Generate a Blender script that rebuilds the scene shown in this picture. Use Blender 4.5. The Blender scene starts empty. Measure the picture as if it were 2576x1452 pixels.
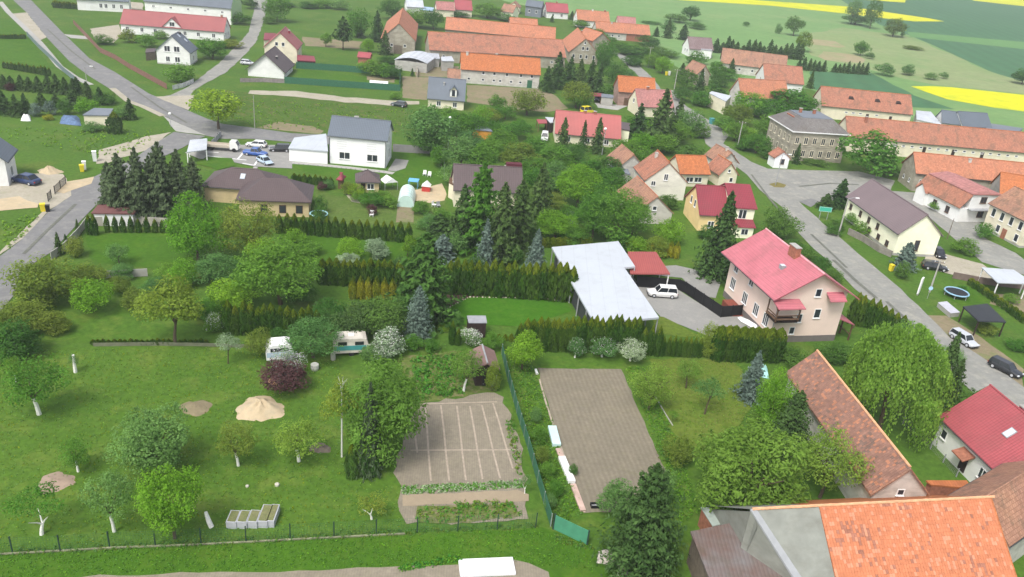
import bpy, bmesh, math, random
from mathutils import Vector, Matrix
# ---------------------------------------------------------------- camera
CR = [[0.9947899154709762, 0.10194618225930921, 0.0], [0.04390169293247501, -0.42839231870638866, 0.902525713002697], [0.09200905083148594, -0.8978234777483355, -0.4306359685035301]]
CH, CF = 54.0, 2050.0
S = bpy.context.scene; COL = S.collection
cam = bpy.data.objects.new('camera', bpy.data.cameras.new('camera')); COL.objects.link(cam)
cam.data.sensor_width = 36.0; cam.data.lens = 36.0*CF/2576.0; cam.data.clip_end = 9000; cam.data.clip_start = 0.5
cam.matrix_world = Matrix(((CR[0][0], -CR[0][1], -CR[0][2], 0), (CR[1][0], -CR[1][1], -CR[1][2], 0), (CR[2][0], -CR[2][1], -CR[2][2], CH), (0, 0, 0, 1)))
S.camera = cam
# ---------------------------------------------------------------- sky, sun, exposure
w = bpy.data.worlds.new('World'); S.world = w; w.use_nodes = True
nt = w.node_tree; nt.nodes.clear()
sky = nt.nodes.new('ShaderNodeTexSky'); sky.sky_type = 'NISHITA'; sky.sun_disc = False
SUN_EL, SUN_AZ = math.radians(56), math.radians(210)
sky.sun_elevation = SUN_EL; sky.sun_rotation = SUN_AZ; sky.air_density = 1.0; sky.dust_density = 4.0; sky.ozone_density = 1.0
hs = nt.nodes.new('ShaderNodeHueSaturation'); hs.inputs['Saturation'].default_value = 0.45
bg = nt.nodes.new('ShaderNodeBackground'); bg.inputs['Strength'].default_value = 0.15
wo = nt.nodes.new('ShaderNodeOutputWorld')
nt.links.new(sky.outputs[0], hs.inputs['Color']); nt.links.new(hs.outputs[0], bg.inputs['Color']); nt.links.new(bg.outputs[0], wo.inputs['Surface'])
sl = bpy.data.lights.new('sun', 'SUN'); sl.energy = 1.35; sl.angle = math.radians(14); sl.color = (1.0, 0.97, 0.92)
sun = bpy.data.objects.new('sun', sl); COL.objects.link(sun)
sd = Vector((math.sin(SUN_AZ)*math.cos(SUN_EL), math.cos(SUN_AZ)*math.cos(SUN_EL), math.sin(SUN_EL)))
sun.rotation_euler = sd.to_track_quat('Z', 'Y').to_euler(); sun.location = sd*300
S.view_settings.view_transform = 'Standard'; S.view_settings.look = 'None'; S.view_settings.gamma = 1.0
S.view_settings.use_curve_mapping = False; S.view_settings.exposure = 0.76
# ---------------------------------------------------------------- picture measurement -> place on the ground
def P(x, y, h=0.0):
    dx, dy = x-1288.0, y-726.0
    d = [CR[i][0]*dx + CR[i][1]*dy + CR[i][2]*CF for i in range(3)]
    t = (CH-h)/(-d[2]); return Vector((d[0]*t, d[1]*t, h))
def pj(v):
    q = (v[0], v[1], v[2]-CH); c = [CR[0][k]*q[0]+CR[1][k]*q[1]+CR[2][k]*q[2] for k in range(3)]
    return (1288+CF*c[0]/c[2], 726+CF*c[1]/c[2], c[2])
def hgt(g, ty):
    lo, hi = 0.0, 45.0
    for _ in range(30):
        m = (lo+hi)/2
        if pj((g[0], g[1], m))[1] > ty: lo = m
        else: hi = m
    return lo
def T(i, j, x, y): return (i*644+x/4.0, j*362.95+y/4.0)
# ---------------------------------------------------------------- helpers
def link(o, parent=None):
    COL.objects.link(o)
    if parent is not None: o.parent = parent
    return o
def tag(o, label=None, cat=None, group=None, kind=None):
    if label: o['label'] = label
    if cat: o['category'] = cat
    if group: o['group'] = group
    if kind: o['kind'] = kind
    return o
def thing(name, label, cat, loc=(0, 0, 0), rz=0.0, group=None):
    o = bpy.data.objects.new(name, None); o.empty_display_size = .3; o.location = loc; o.rotation_euler = (0, 0, rz)
    link(o); return tag(o, label, cat, group)
class MB:
    def __init__(s): s.v = []; s.f = []; s.m = []
    def add(s, vs, fs, m=0):
        n = len(s.v); s.v += [tuple(p) for p in vs]; s.f += [tuple(n+i for i in f) for f in fs]; s.m += [m]*len(fs); return s
    def box(s, x0, x1, y0, y1, z0, z1, m=0, M_=None):
        vs = [(x, y, z) for z in (z0, z1) for y in (y0, y1) for x in (x0, x1)]
        if M_ is not None: vs = [M_ @ Vector(p) for p in vs]
        return s.add(vs, [(0, 2, 3, 1), (4, 5, 7, 6), (0, 1, 5, 4), (2, 6, 7, 3), (0, 4, 6, 2), (1, 3, 7, 5)], m)
    def beam(s, a, b, w, h=None, m=0):      # box bar from a to b
        a = Vector(a); b = Vector(b); d = b-a; L = d.length
        if L < 1e-6: return s
        q = d.to_track_quat('X', 'Z').to_matrix().to_4x4(); q.translation = a; h = h or w
        return s.box(0, L, -w/2, w/2, -h/2, h/2, m, q)
    def tube(s, pts, rs, n=6, m=0, cap=True):
        base = len(s.v); k = len(pts)
        for i, p in enumerate(pts):
            p = Vector(p); a = Vector(pts[max(i-1, 0)]); b = Vector(pts[min(i+1, k-1)]); d = (b-a).normalized()
            u = d.cross(Vector((0, 0, 1))) if abs(d.z) < .95 else d.cross(Vector((1, 0, 0))); u.normalize(); w_ = d.cross(u)
            for j in range(n):
                t = 2*math.pi*j/n; s.v.append(tuple(p+(u*math.cos(t)+w_*math.sin(t))*rs[i]))
        for i in range(k-1):
            for j in range(n):
                s.f.append((base+i*n+j, base+(i+1)*n+j, base+(i+1)*n+(j+1) % n, base+i*n+(j+1) % n)); s.m.append(m)
        if cap:
            s.f.append(tuple(base+(k-1)*n+j for j in range(n))); s.m.append(m); s.f.append(tuple(base+n-1-j for j in range(n))); s.m.append(m)
        return s
    def prism(s, poly, z0, z1, m=0):        # vertical prism over polygon of (x,y); z may be list
        n = len(poly); a = [(p[0], p[1], z0) for p in poly]; b = [(p[0], p[1], z1) for p in poly]
        return s.add(a+b, [tuple(range(n-1, -1, -1)), tuple(range(n, 2*n))]+[(i, (i+1) % n, n+(i+1) % n, n+i) for i in range(n)], m)
    def mesh(s, name, mats, smooth=False):
        me = bpy.data.meshes.new(name); me.from_pydata(s.v, [], s.f)
        for m in (mats if isinstance(mats, (list, tuple)) else [mats]): me.materials.append(m)
        if any(s.m): me.polygons.foreach_set('material_index', s.m)
        if smooth: me.polygons.foreach_set('use_smooth', [True]*len(s.f))
        me.update(); return me
    def build(s, name, mats, parent=None, smooth=False, fix=False):
        me = s.mesh(name, mats, smooth)
        if fix:
            b = bmesh.new(); b.from_mesh(me); bmesh.ops.recalc_face_normals(b, faces=b.faces); b.to_mesh(me); b.free()
        return link(bpy.data.objects.new(name, me), parent)
# ---------------------------------------------------------------- materials
MATS = {}
def lin(c):
    return tuple(((v/255.0)/12.92 if v/255.0 <= .04045 else ((v/255.0+.055)/1.055)**2.4) for v in c)
def newmat(name):
    m = bpy.data.materials.new(name); m.use_nodes = True; return m, m.node_tree, m.node_tree.nodes['Principled BSDF']
def N(t, ty, **kw):
    n = t.nodes.new(ty)
    for k, v in kw.items():
        if k.startswith('i_'): n.inputs[k[2:].replace('_', ' ')].default_value = v
        else: setattr(n, k, v)
    return n
def mixc(t, fac, a, b, mode='MIX'):
    n = t.nodes.new('ShaderNodeMix'); n.data_type = 'RGBA'; n.blend_type = mode
    for sock, val in ((n.inputs[0], fac), (n.inputs[6], a), (n.inputs[7], b)):
        if hasattr(val, 'is_linked'): t.links.new(val, sock)
        else: sock.default_value = (*val, 1) if isinstance(val, tuple) and len(val) == 3 else val
    return n.outputs[2]
def ramp(t, src, lo, hi):
    n = N(t, 'ShaderNodeMapRange'); n.inputs[1].default_value = lo; n.inputs[2].default_value = hi; n.clamp = True
    t.links.new(src, n.inputs[0]); return n.outputs[0]
def noise(t, co, sc, det=3, rough=.55, mul=None):
    if mul:
        mp = N(t, 'ShaderNodeMapping'); mp.inputs['Scale'].default_value = mul; t.links.new(co, mp.inputs[0]); co = mp.outputs[0]
    n = N(t, 'ShaderNodeTexNoise'); n.inputs['Scale'].default_value = sc; n.inputs['Detail'].default_value = det; n.inputs['Roughness'].default_value = rough
    t.links.new(co, n.inputs['Vector']); return n.outputs['Fac']
def k3(c, k): return tuple(min(.95, v*k) for v in c)
def plain(name, rgb, rough=.8, var=.25, sc=1.2, metal=0.0, spec=.3, rnd=0.0, dirt=0.0, bump=0.0):
    """rgb = linear albedo; two-octave tone variation in object space"""
    if name in MATS: return MATS[name]
    m, t, b = newmat(name); tc = N(t, 'ShaderNodeTexCoord').outputs['Object']
    f = noise(t, tc, sc, 4); c = mixc(t, ramp(t, f, .3, .7), k3(rgb, 1-var), k3(rgb, 1+var*.8))
    if dirt:
        f2 = noise(t, tc, .35, 5, .7, (1, 1, 2.5)); c = mixc(t, ramp(t, f2, .45, .75), c, mixc(t, dirt, c, (.10, .085, .06)))
    if rnd:
        oi = N(t, 'ShaderNodeObjectInfo'); c = mixc(t, ramp(t, oi.outputs['Random'], 0, 1), c, mixc(t, rnd, c, (.02, .02, .02)))
    t.links.new(c, b.inputs['Base Color']); b.inputs['Roughness'].default_value = rough; b.inputs['Metallic'].default_value = metal
    b.inputs['Specular IOR Level'].default_value = spec
    if bump:
        f3 = noise(t, tc, sc*9, 3); bp = N(t, 'ShaderNodeBump'); bp.inputs['Strength'].default_value = bump; bp.inputs['Distance'].default_value = .03
        t.links.new(f3, bp.inputs['Height']); t.links.new(bp.outputs[0], b.inputs['Normal'])
    MATS[name] = m; return m
def ground(name, ca, cb, cc=None, sc=.08, fine=1.6, rough=.95, stripes=None, amt=.5, bump=.25):
    """world-space ground: large patches (ca/cb), fine mottling, optional third tone, optional furrow stripes (angle, spacing)"""
    if name in MATS: return MATS[name]
    m, t, b = newmat(name); pos = N(t, 'ShaderNodeNewGeometry').outputs['Position']
    c = mixc(t, ramp(t, noise(t, pos, sc, 5, .6), .35, .65), ca, cb)
    if cc: c = mixc(t, ramp(t, noise(t, pos, sc*2.7, 5, .7), .50, .66), c, cc)
    c = mixc(t, ramp(t, noise(t, pos, sc*6, 4, .7), .40, .62), mixc(t, amt*.22, c, (.02, .035, .006)), c)
    c = mixc(t, ramp(t, noise(t, pos, sc*3.7, 4, .75), .55, .72), c, mixc(t, amt*.38, c, (.20, .22, .05)))
    fi = noise(t, pos, fine, 4, .7); c = mixc(t, ramp(t, fi, .25, .75), mixc(t, amt, c, (.012, .02, .005)), mixc(t, amt*.3, c, (.20, .27, .05)))
    hsrc = fi
    if stripes:
        mp = N(t, 'ShaderNodeMapping'); mp.inputs['Rotation'].default_value = (0, 0, stripes[0]); t.links.new(pos, mp.inputs[0])
        wv = N(t, 'ShaderNodeTexWave'); wv.inputs['Scale'].default_value = stripes[1]; wv.inputs['Distortion'].default_value = .8; wv.inputs['Detail'].default_value = 2
        t.links.new(mp.outputs[0], wv.inputs[0]); c = mixc(t, wv.outputs['Fac'], mixc(t, stripes[2], c, (.03, .025, .015)), c)
    t.links.new(c, b.inputs['Base Color']); b.inputs['Roughness'].default_value = rough; b.inputs['Specular IOR Level'].default_value = .15
    if bump:
        bp = N(t, 'ShaderNodeBump'); bp.inputs['Strength'].default_value = bump; bp.inputs['Distance'].default_value = .12
        t.links.new(hsrc, bp.inputs['Height']); t.links.new(bp.outputs[0], b.inputs['Normal'])
    MATS[name] = m; return m
def roofmat(name, ca, cb, kind='tile', moss=0.0, fine=None, rough=.75):
    if name in MATS: return MATS[name]
    m, t, b = newmat(name); tc = N(t, 'ShaderNodeTexCoord').outputs['Object']
    big = noise(t, tc, .22, 4, .65); c = mixc(t, ramp(t, big, .35, .65), ca, cb)
    sp = N(t, 'ShaderNodeSeparateXYZ'); t.links.new(tc, sp.inputs[0]); cb_ = N(t, 'ShaderNodeCombineXYZ')
    t.links.new(sp.outputs[0], cb_.inputs[0])
    mu = N(t, 'ShaderNodeMath', operation='MULTIPLY'); mu.inputs[1].default_value = 1.45; t.links.new(sp.outputs[2], mu.inputs[0]); t.links.new(mu.outputs[0], cb_.inputs[1])
    if kind == 'tile':
        br = N(t, 'ShaderNodeTexBrick'); br.inputs['Scale'].default_value = 1.0; br.inputs['Brick Width'].default_value = .34; br.inputs['Row Height'].default_value = .36
        br.inputs['Mortar Size'].default_value = .02; br.inputs['Color1'].default_value = (1, 1, 1, 1); br.inputs['Color2'].default_value = (.62, .60, .58, 1); br.inputs['Mortar'].default_value = (.45, .4, .38, 1)
        t.links.new(cb_.outputs[0], br.inputs['Vector']); c = mixc(t, .75, c, br.outputs['Color'], 'MULTIPLY')
        fn = noise(t, tc, 2.2, 4, .7); c = mixc(t, ramp(t, fn, .5, .8), c, k3(cb, .55))
        bp = N(t, 'ShaderNodeBump'); bp.inputs['Strength'].default_value = .5; bp.inputs['Distance'].default_value = .05
        t.links.new(br.outputs['Fac'], bp.inputs['Height']); bp.invert = True; t.links.new(bp.outputs[0], b.inputs['Normal'])
    elif kind == 'sheet':
        wv = N(t, 'ShaderNodeTexWave'); wv.inputs['Scale'].default_value = .9; wv.bands_direction = 'X'; t.links.new(tc, wv.inputs[0])
        rw = N(t, 'ShaderNodeTexWave'); rw.inputs['Scale'].default_value = .8; rw.bands_direction = 'Y'; t.links.new(cb_.outputs[0], rw.inputs[0])
        c = mixc(t, ramp(t, wv.outputs['Fac'], .0, .35), mixc(t, .22, c, (.02, .01, .01)), c)
        c = mixc(t, ramp(t, rw.outputs['Fac'], .0, .2), mixc(t, .14, c, (.02, .01, .01)), c)
        bp = N(t, 'ShaderNodeBump'); bp.inputs['Strength'].default_value = .4; bp.inputs['Distance'].default_value = .04
        t.links.new(wv.outputs['Fac'], bp.inputs['Height']); t.links.new(bp.outputs[0], b.inputs['Normal'])
    elif kind == 'membrane':
        wv = N(t, 'ShaderNodeTexWave'); wv.inputs['Scale'].default_value = .16; wv.bands_direction = 'X'; t.links.new(tc, wv.inputs[0]); c = mixc(t, ramp(t, wv.outputs['Fac'], .0, .02), k3(cb, .95), c)
    if moss:
        fm = noise(t, tc, .5, 5, .7, (1, 1, .5)); c = mixc(t, ramp(t, fm, .5, .62), c, mixc(t, moss, c, (.10, .085, .06)))
    t.links.new(c, b.inputs['Base Color']); b.inputs['Roughness'].default_value = rough; b.inputs['Specular IOR Level'].default_value = .3
    MATS[name] = m; return m
def leafmat(name, ca, cb, trans=.25):
    """ca dark leaf, cb light leaf (albedo); varies by leaf, by clump and by plant"""
    if name in MATS: return MATS[name]
    m, t, b = newmat(name); t.nodes.remove(b); tc = N(t, 'ShaderNodeTexCoord').outputs['Object']
    ge = N(t, 'ShaderNodeNewGeometry'); oi = N(t, 'ShaderNodeObjectInfo')
    c = mixc(t, ge.outputs['Random Per Island'], ca, cb)
    f = noise(t, tc, 3.2, 3); c = mixc(t, ramp(t, f, .35, .65), mixc(t, .4, c, k3(ca, .6)), mixc(t, .4, c, k3(cb, 1.3)))
    h = N(t, 'ShaderNodeHueSaturation'); r1 = N(t, 'ShaderNodeMapRange'); r1.inputs[3].default_value = .485; r1.inputs[4].default_value = .515; t.links.new(oi.outputs['Random'], r1.inputs[0])
    r2 = N(t, 'ShaderNodeMapRange'); r2.inputs[3].default_value = 1.15; r2.inputs[4].default_value = .85; t.links.new(oi.outputs['Random'], r2.inputs[0])
    t.links.new(r1.outputs[0], h.inputs['Hue']); t.links.new(r2.outputs[0], h.inputs['Value']); t.links.new(c, h.inputs['Color'])
    d = N(t, 'ShaderNodeBsdfDiffuse'); tr = N(t, 'ShaderNodeBsdfTranslucent'); mx = N(t, 'ShaderNodeMixShader'); mx.inputs[0].default_value = trans
    t.links.new(h.outputs[0], d.inputs[0]); t.links.new(h.outputs[0], tr.inputs[0]); t.links.new(d.outputs[0], mx.inputs[1]); t.links.new(tr.outputs[0], mx.inputs[2])
    t.links.new(mx.outputs[0], t.nodes['Material Output'].inputs[0]); MATS[name] = m; return m
def glassm():
    if 'glass' in MATS: return MATS['glass']
    m, t, b = newmat('window_glass'); b.inputs['Base Color'].default_value = (.03, .035, .045, 1); b.inputs['Roughness'].default_value = .12; b.inputs['Specular IOR Level'].default_value = .6
    MATS['glass'] = m; return m
def pl(nm, r, g, b_, **k): return plain(nm, (r, g, b_), **k)
G_ = {}
W_ = pl('white_plaster', .78, .78, .76, var=.06, sc=.6, dirt=.12)
WP = pl('white_paint', .8, .8, .79, var=.04, rough=.6)
CREAM = pl('cream_plaster', .74, .68, .52, var=.08, sc=.6, dirt=.2)
YEL = pl('yellow_plaster', .93, .91, .68, var=.07, sc=.6, dirt=.12)
ORY = pl('apricot_plaster', .84, .63, .31, var=.07, sc=.6, dirt=.12)
PINK = pl('pink_plaster', .80, .63, .54, var=.05, sc=.5, dirt=.06)
BEIGE = pl('beige_plaster', .58, .46, .26, var=.1, sc=.8, dirt=.2)
STONE = pl('old_grey_plaster', .36, .33, .26, var=.22, sc=.9, dirt=.5, bump=.3)
GREYP = pl('grey_plaster', .40, .39, .36, var=.15, sc=.7, dirt=.4)
OLDW = pl('weathered_white_plaster', .55, .53, .48, var=.15, sc=.8, dirt=.45)
BRICK = pl('brick_red', .32, .13, .08, var=.3, sc=3)
CONC = pl('concrete', .38, .37, .34, var=.12, sc=1.0, dirt=.25, bump=.2)
DWOOD = pl('dark_stained_wood', .035, .022, .018, var=.3, sc=3)
BWOOD = pl('brown_wood', .12, .07, .04, var=.3, sc=3)
GWOOD = pl('grey_weathered_wood', .16, .13, .10, var=.3, sc=2.5)
DGREY = pl('dark_grey_metal', .05, .055, .06, var=.1, rough=.5)
GREYM = pl('grey_metal', .30, .31, .32, var=.1, rough=.5)
BLACK = pl('black_paint', .012, .012, .013, var=.1, rough=.5)
TEAL = pl('teal_paint', .06, .28, .28, var=.1, rough=.5)
DGREEN = pl('green_mesh_fabric', .035, .13, .07, var=.2, sc=3)
REDP = pl('red_paint', .45, .05, .04, var=.1, rough=.5)
BLUEP = pl('blue_paint', .05, .14, .45, var=.1, rough=.4)
YELP = pl('yellow_paint', .75, .6, .03, var=.1, rough=.5)
LBLUE = pl('light_blue_plastic', .15, .42, .7, var=.1, rough=.5)
R_OR = roofmat('orange_roof_tile', (.58, .235, .13), (.49, .21, .125), moss=.25)
R_OR2 = roofmat('bright_orange_roof_tile', (.56, .19, .068), (.49, .17, .066), moss=.12)
R_ORO = roofmat('faded_orange_roof_tile', (.48, .20, .125), (.41, .19, .125), moss=.45)
R_BRN = roofmat('brown_old_roof_tile', (.37, .20, .14), (.44, .24, .15), moss=.5)
R_PINK = roofmat('pink_faded_roof_tile', (.50, .22, .20), (.43, .20, .185), moss=.25)
R_RED = roofmat('red_metal_sheet', (.38, .085, .095), (.32, .072, .082), 'sheet', rough=.55, moss=.12)
R_ROSE = roofmat('rose_metal_sheet', (.52, .165, .195), (.44, .135, .16), 'sheet', rough=.5, moss=.2)
R_DRED = roofmat('dark_red_metal_sheet', (.26, .042, .058), (.22, .036, .05), 'sheet', rough=.55, moss=.1)
R_BROWN = roofmat('brown_metal_sheet', (.105, .077, .077), (.09, .067, .067), 'sheet', rough=.5)
R_MAUVE = roofmat('mauve_brown_sheet', (.195, .15, .155), (.175, .135, .14), 'sheet', rough=.5)
R_DUSK = roofmat('dusky_red_roof', (.33, .105, .10), (.29, .095, .095), 'sheet', rough=.6)
R_GREY = roofmat('graphite_metal_sheet', (.125, .15, .18), (.112, .135, .16), 'sheet', rough=.45)
R_SLATE = roofmat('grey_slate', (.17, .16, .155), (.22, .21, .20), 'tile', moss=.3)
R_BGREY = roofmat('blue_grey_sheet', (.16, .19, .22), (.2, .22, .25), 'sheet')
R_LGREY = roofmat('light_grey_sheet', (.55, .58, .62), (.46, .49, .53), 'sheet', moss=.15)
R_WHITE = roofmat('white_membrane', (.47, .505, .54), (.45, .48, .515), 'membrane', rough=.6, moss=.08)
# ---------------------------------------------------------------- buildings
# footprint centre x, y, rotation, roof length, roof width, eave height, ridge height (metres)
Q = {
'B1':(-125.58,290.23,0.12,34.57,10.37,3.2,7.32),'B2':(-134.68,329.12,0.09,32.56,16.91,6.01,13.62),'B4':(-107.52,247.34,1.7,8.61,10.24,3.77,8.47),
'B5':(-95.05,135.68,1.91,7.74,9.0,4.58,8.63),'B6':(-81.75,268.91,1.72,12.79,10.8,4.29,9.21),'B7':(-78.58,245.33,1.65,13.59,11.59,1.9,6.9),
'B9':(-51.83,318.0,1.7,41.65,12.47,4.98,10.69),'B10':(-15.37,345.41,0.04,44.81,9.63,3.96,8.1),'B11':(-14.7,301.53,0.26,49.55,13.89,4.09,9.18),
'B12':(16.78,329.18,1.66,26.69,11.8,3.84,9.43),'B13':(-11.08,265.55,0.14,25.5,9.81,4.32,8.58),'B16':(-23.65,227.55,0.09,10.42,9.72,2.61,7.5),
'B17':(-35.32,169.59,0.03,12.59,9.04,6.08,9.15),'B22':(7.94,444.49,0.24,11.93,8.73,3.2,7.15),'B23':(25.62,423.81,0.21,16.69,9.58,3.19,7.57),
'B24':(37.92,391.29,0.18,25.61,9.49,3.22,7.01),'B25':(42.02,417.97,0.11,9.31,8.38,3.19,6.96),'B26':(69.06,365.0,0.25,11.19,8.44,3.21,7.64),
'B27':(58.41,301.04,-1.23,9.84,5.69,3.84,7.06),'B28':(85.53,332.97,-0.16,25.18,11.19,3.46,8.39),'B29':(88.18,301.56,0.06,14.35,11.94,4.02,9.13),
'B30':(72.92,267.68,0.25,16.92,9.04,4.02,9.1),'B32':(31.29,254.76,0.14,11.76,8.38,4.22,8.21),'B33':(35.3,243.11,0.27,11.4,8.99,3.0,7.17),
'B35':(14.71,205.54,0.05,16.7,10.74,2.4,6.97),'B36':(106.09,267.17,0.01,29.19,10.71,3.98,9.04),'B37':(72.86,214.19,0.17,15.61,15.18,7.63,10.39),
'B38':(113.5,227.0,0.05,55.0,9.5,4.2,8.75),'B39':(107.8,193.65,0.02,32.0,8.68,4.48,8.42),'B43':(73.43,155.26,-1.42,20.77,9.21,4.41,8.53),
'B44':(37.46,152.37,0.14,8.68,10.25,3.39,7.63),'B45':(28.9,168.21,-1.41,9.19,9.49,4.0,8.1),'B46':(24.33,154.27,-1.34,12.41,7.83,2.29,5.64),
'B47':(36.64,178.51,0.27,7.43,8.01,3.0,6.08),'B47b':(44.82,180.67,-1.27,6.41,5.21,2.67,5.55),'B50':(40.66,112.55,-1.31,16.77,13.55,7.28,11.24),
'B53':(39.49,77.66,-1.46,24.0,6.43,3.99,7.32),'B54':(58.35,73.51,-1.39,20.0,10.37,3.79,8.17),'B67':(-6.99,151.28,0.17,13.4,8.16,3.48,7.32),
'B61':(-2.5,86.78,-1.35,4.47,3.24,2.5,3.4),'B21':(-3.19,441.11,-0.18,8.84,6.49,4.97,7.7),'B20':(-13.8,447.14,1.52,10.0,6.82,3.01,5.6),
'B19a':(-37.86,415.29,0.26,8.53,8.96,3.21,7.31),'B19b':(-45.77,407.81,0.28,8.86,7.56,3.19,6.55),'B19c':(-60.31,406.86,0.35,8.39,6.89,3.19,6.15)}
def chimney(root, x, y, z0, z1, w=.7, d=.5, m=None):
    b = MB().box(x-w/2, x+w/2, y-d/2, y+d/2, z0, z1); c = b.build('chimney', m or BRICK, root)
    MB().box(x-w/2-.07, x+w/2+.07, y-d/2-.07, y+d/2+.07, z1, z1+.12).build('chimney_cap', CONC, c)
def window(root, face, u, z, w, h, X, Y, frame=None, bars=1, label=None):
    """X,Y half sizes of the walls; u 0..1 along the face seen from outside"""
    if face == 'f': o = Matrix.Translation((-X+2*X*u, -Y, z))
    elif face == 'r': o = Matrix.Translation((X, -Y+2*Y*u, z)) @ Matrix.Rotation(math.pi/2, 4, 'Z')
    elif face == 'l': o = Matrix.Translation((-X, Y-2*Y*u, z)) @ Matrix.Rotation(-math.pi/2, 4, 'Z')
    else: o = Matrix.Translation((X-2*X*u, Y, z)) @ Matrix.Rotation(math.pi, 4, 'Z')
    t = .09
    b = MB()
    for x0, x1, z0, z1 in ((-w/2-t, w/2+t, h/2, h/2+t), (-w/2-t, w/2+t, -h/2-t, -h/2), (-w/2-t, -w/2, -h/2, h/2), (w/2, w/2+t, -h/2, h/2)): b.box(x0, x1, -.06, .05, z0, z1, 0, o)
    for i in range(1, bars+1): x = -w/2+w*i/(bars+1); b.box(x-.05, x+.05, -.055, .04, -h/2, h/2, 0, o)
    b.box(-w/2-.15, w/2+.15, -.16, .02, -h/2-t-.06, -h/2-t-.003, 0, o)
    f = b.build('window', frame or WP, root)
    MB().box(-w/2, w/2, -.02, .03, -h/2, h/2, 0, o).build('pane', glassm(), f)
    return f
def opening(root, face, u, z, w, h, X, Y, name='door', m=None):
    if face == 'f': o = Matrix.Translation((-X+2*X*u, -Y, z))
    elif face == 'r': o = Matrix.Translation((X, -Y+2*Y*u, z)) @ Matrix.Rotation(math.pi/2, 4, 'Z')
    elif face == 'l': o = Matrix.Translation((-X, Y-2*Y*u, z)) @ Matrix.Rotation(-math.pi/2, 4, 'Z')
    else: o = Matrix.Translation((X-2*X*u, Y, z)) @ Matrix.Rotation(math.pi, 4, 'Z')
    b = MB().box(-w/2, w/2, -.05, .03, 0, h, 0, o)
    for k in range(1, max(2, int(w/.5))): x = -w/2+w*k/max(2, int(w/.5)); b.box(x-.02, x+.02, -.07, -.05, .05, h-.05, 0, o)
    return b.build(name, m or BWOOD, root)
def gable_roof(L, W, he, hr, th=.2):
    x, y = L/2, W/2
    pts = [(-y, he), (0, hr), (y, he), (y, he-th), (0, hr-th), (-y, he-th)]
    b = MB(); vs = [(sx*x, p[0], p[1]) for sx in (-1, 1) for p in pts]
    fs = [(0, 6, 7, 1), (1, 7, 8, 2), (2, 8, 9, 3), (3, 9, 10, 4), (4, 10, 11, 5), (5, 11, 6, 0), (0, 1, 4, 5), (1, 2, 3, 4), (6, 11, 10, 7), (7, 10, 9, 8)]
    return b.add(vs, fs)
def hip_roof(L, W, he, hr, k, th=.2):
    x, y = L/2, W/2
    vs = [(-x, -y, he), (x, -y, he), (x, y, he), (-x, y, he), (-x+k, 0, hr), (x-k, 0, hr), (-x, -y, he-th), (x, -y, he-th), (x, y, he-th), (-x, y, he-th)]
    return MB().add(vs, [(0, 1, 5, 4), (1, 2, 5), (2, 3, 4, 5), (3, 0, 4), (0, 6, 7, 1), (1, 7, 8, 2), (2, 8, 9, 3), (3, 9, 6, 0), (6, 9, 8, 7)])
def mansard_roof(L, W, he, hr, k, th=.2):
    x, y = L/2, W/2
    a = [(-x, -y, he), (x, -y, he), (x, y, he), (-x, y, he)]; b = [(-x+k, -y+k, hr), (x-k, -y+k, hr), (x-k, y-k, hr), (-x+k, y-k, hr)]; c = [(p[0], p[1], he-th) for p in a]
    return MB().add(a+b+c, [(i, (i+1) % 4, 4+(i+1) % 4, 4+i) for i in range(4)]+[(i, 8+i, 8+(i+1) % 4, (i+1) % 4) for i in range(4)]+[(11, 10, 9, 8)]+[(4, 5, 6, 7)])
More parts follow.
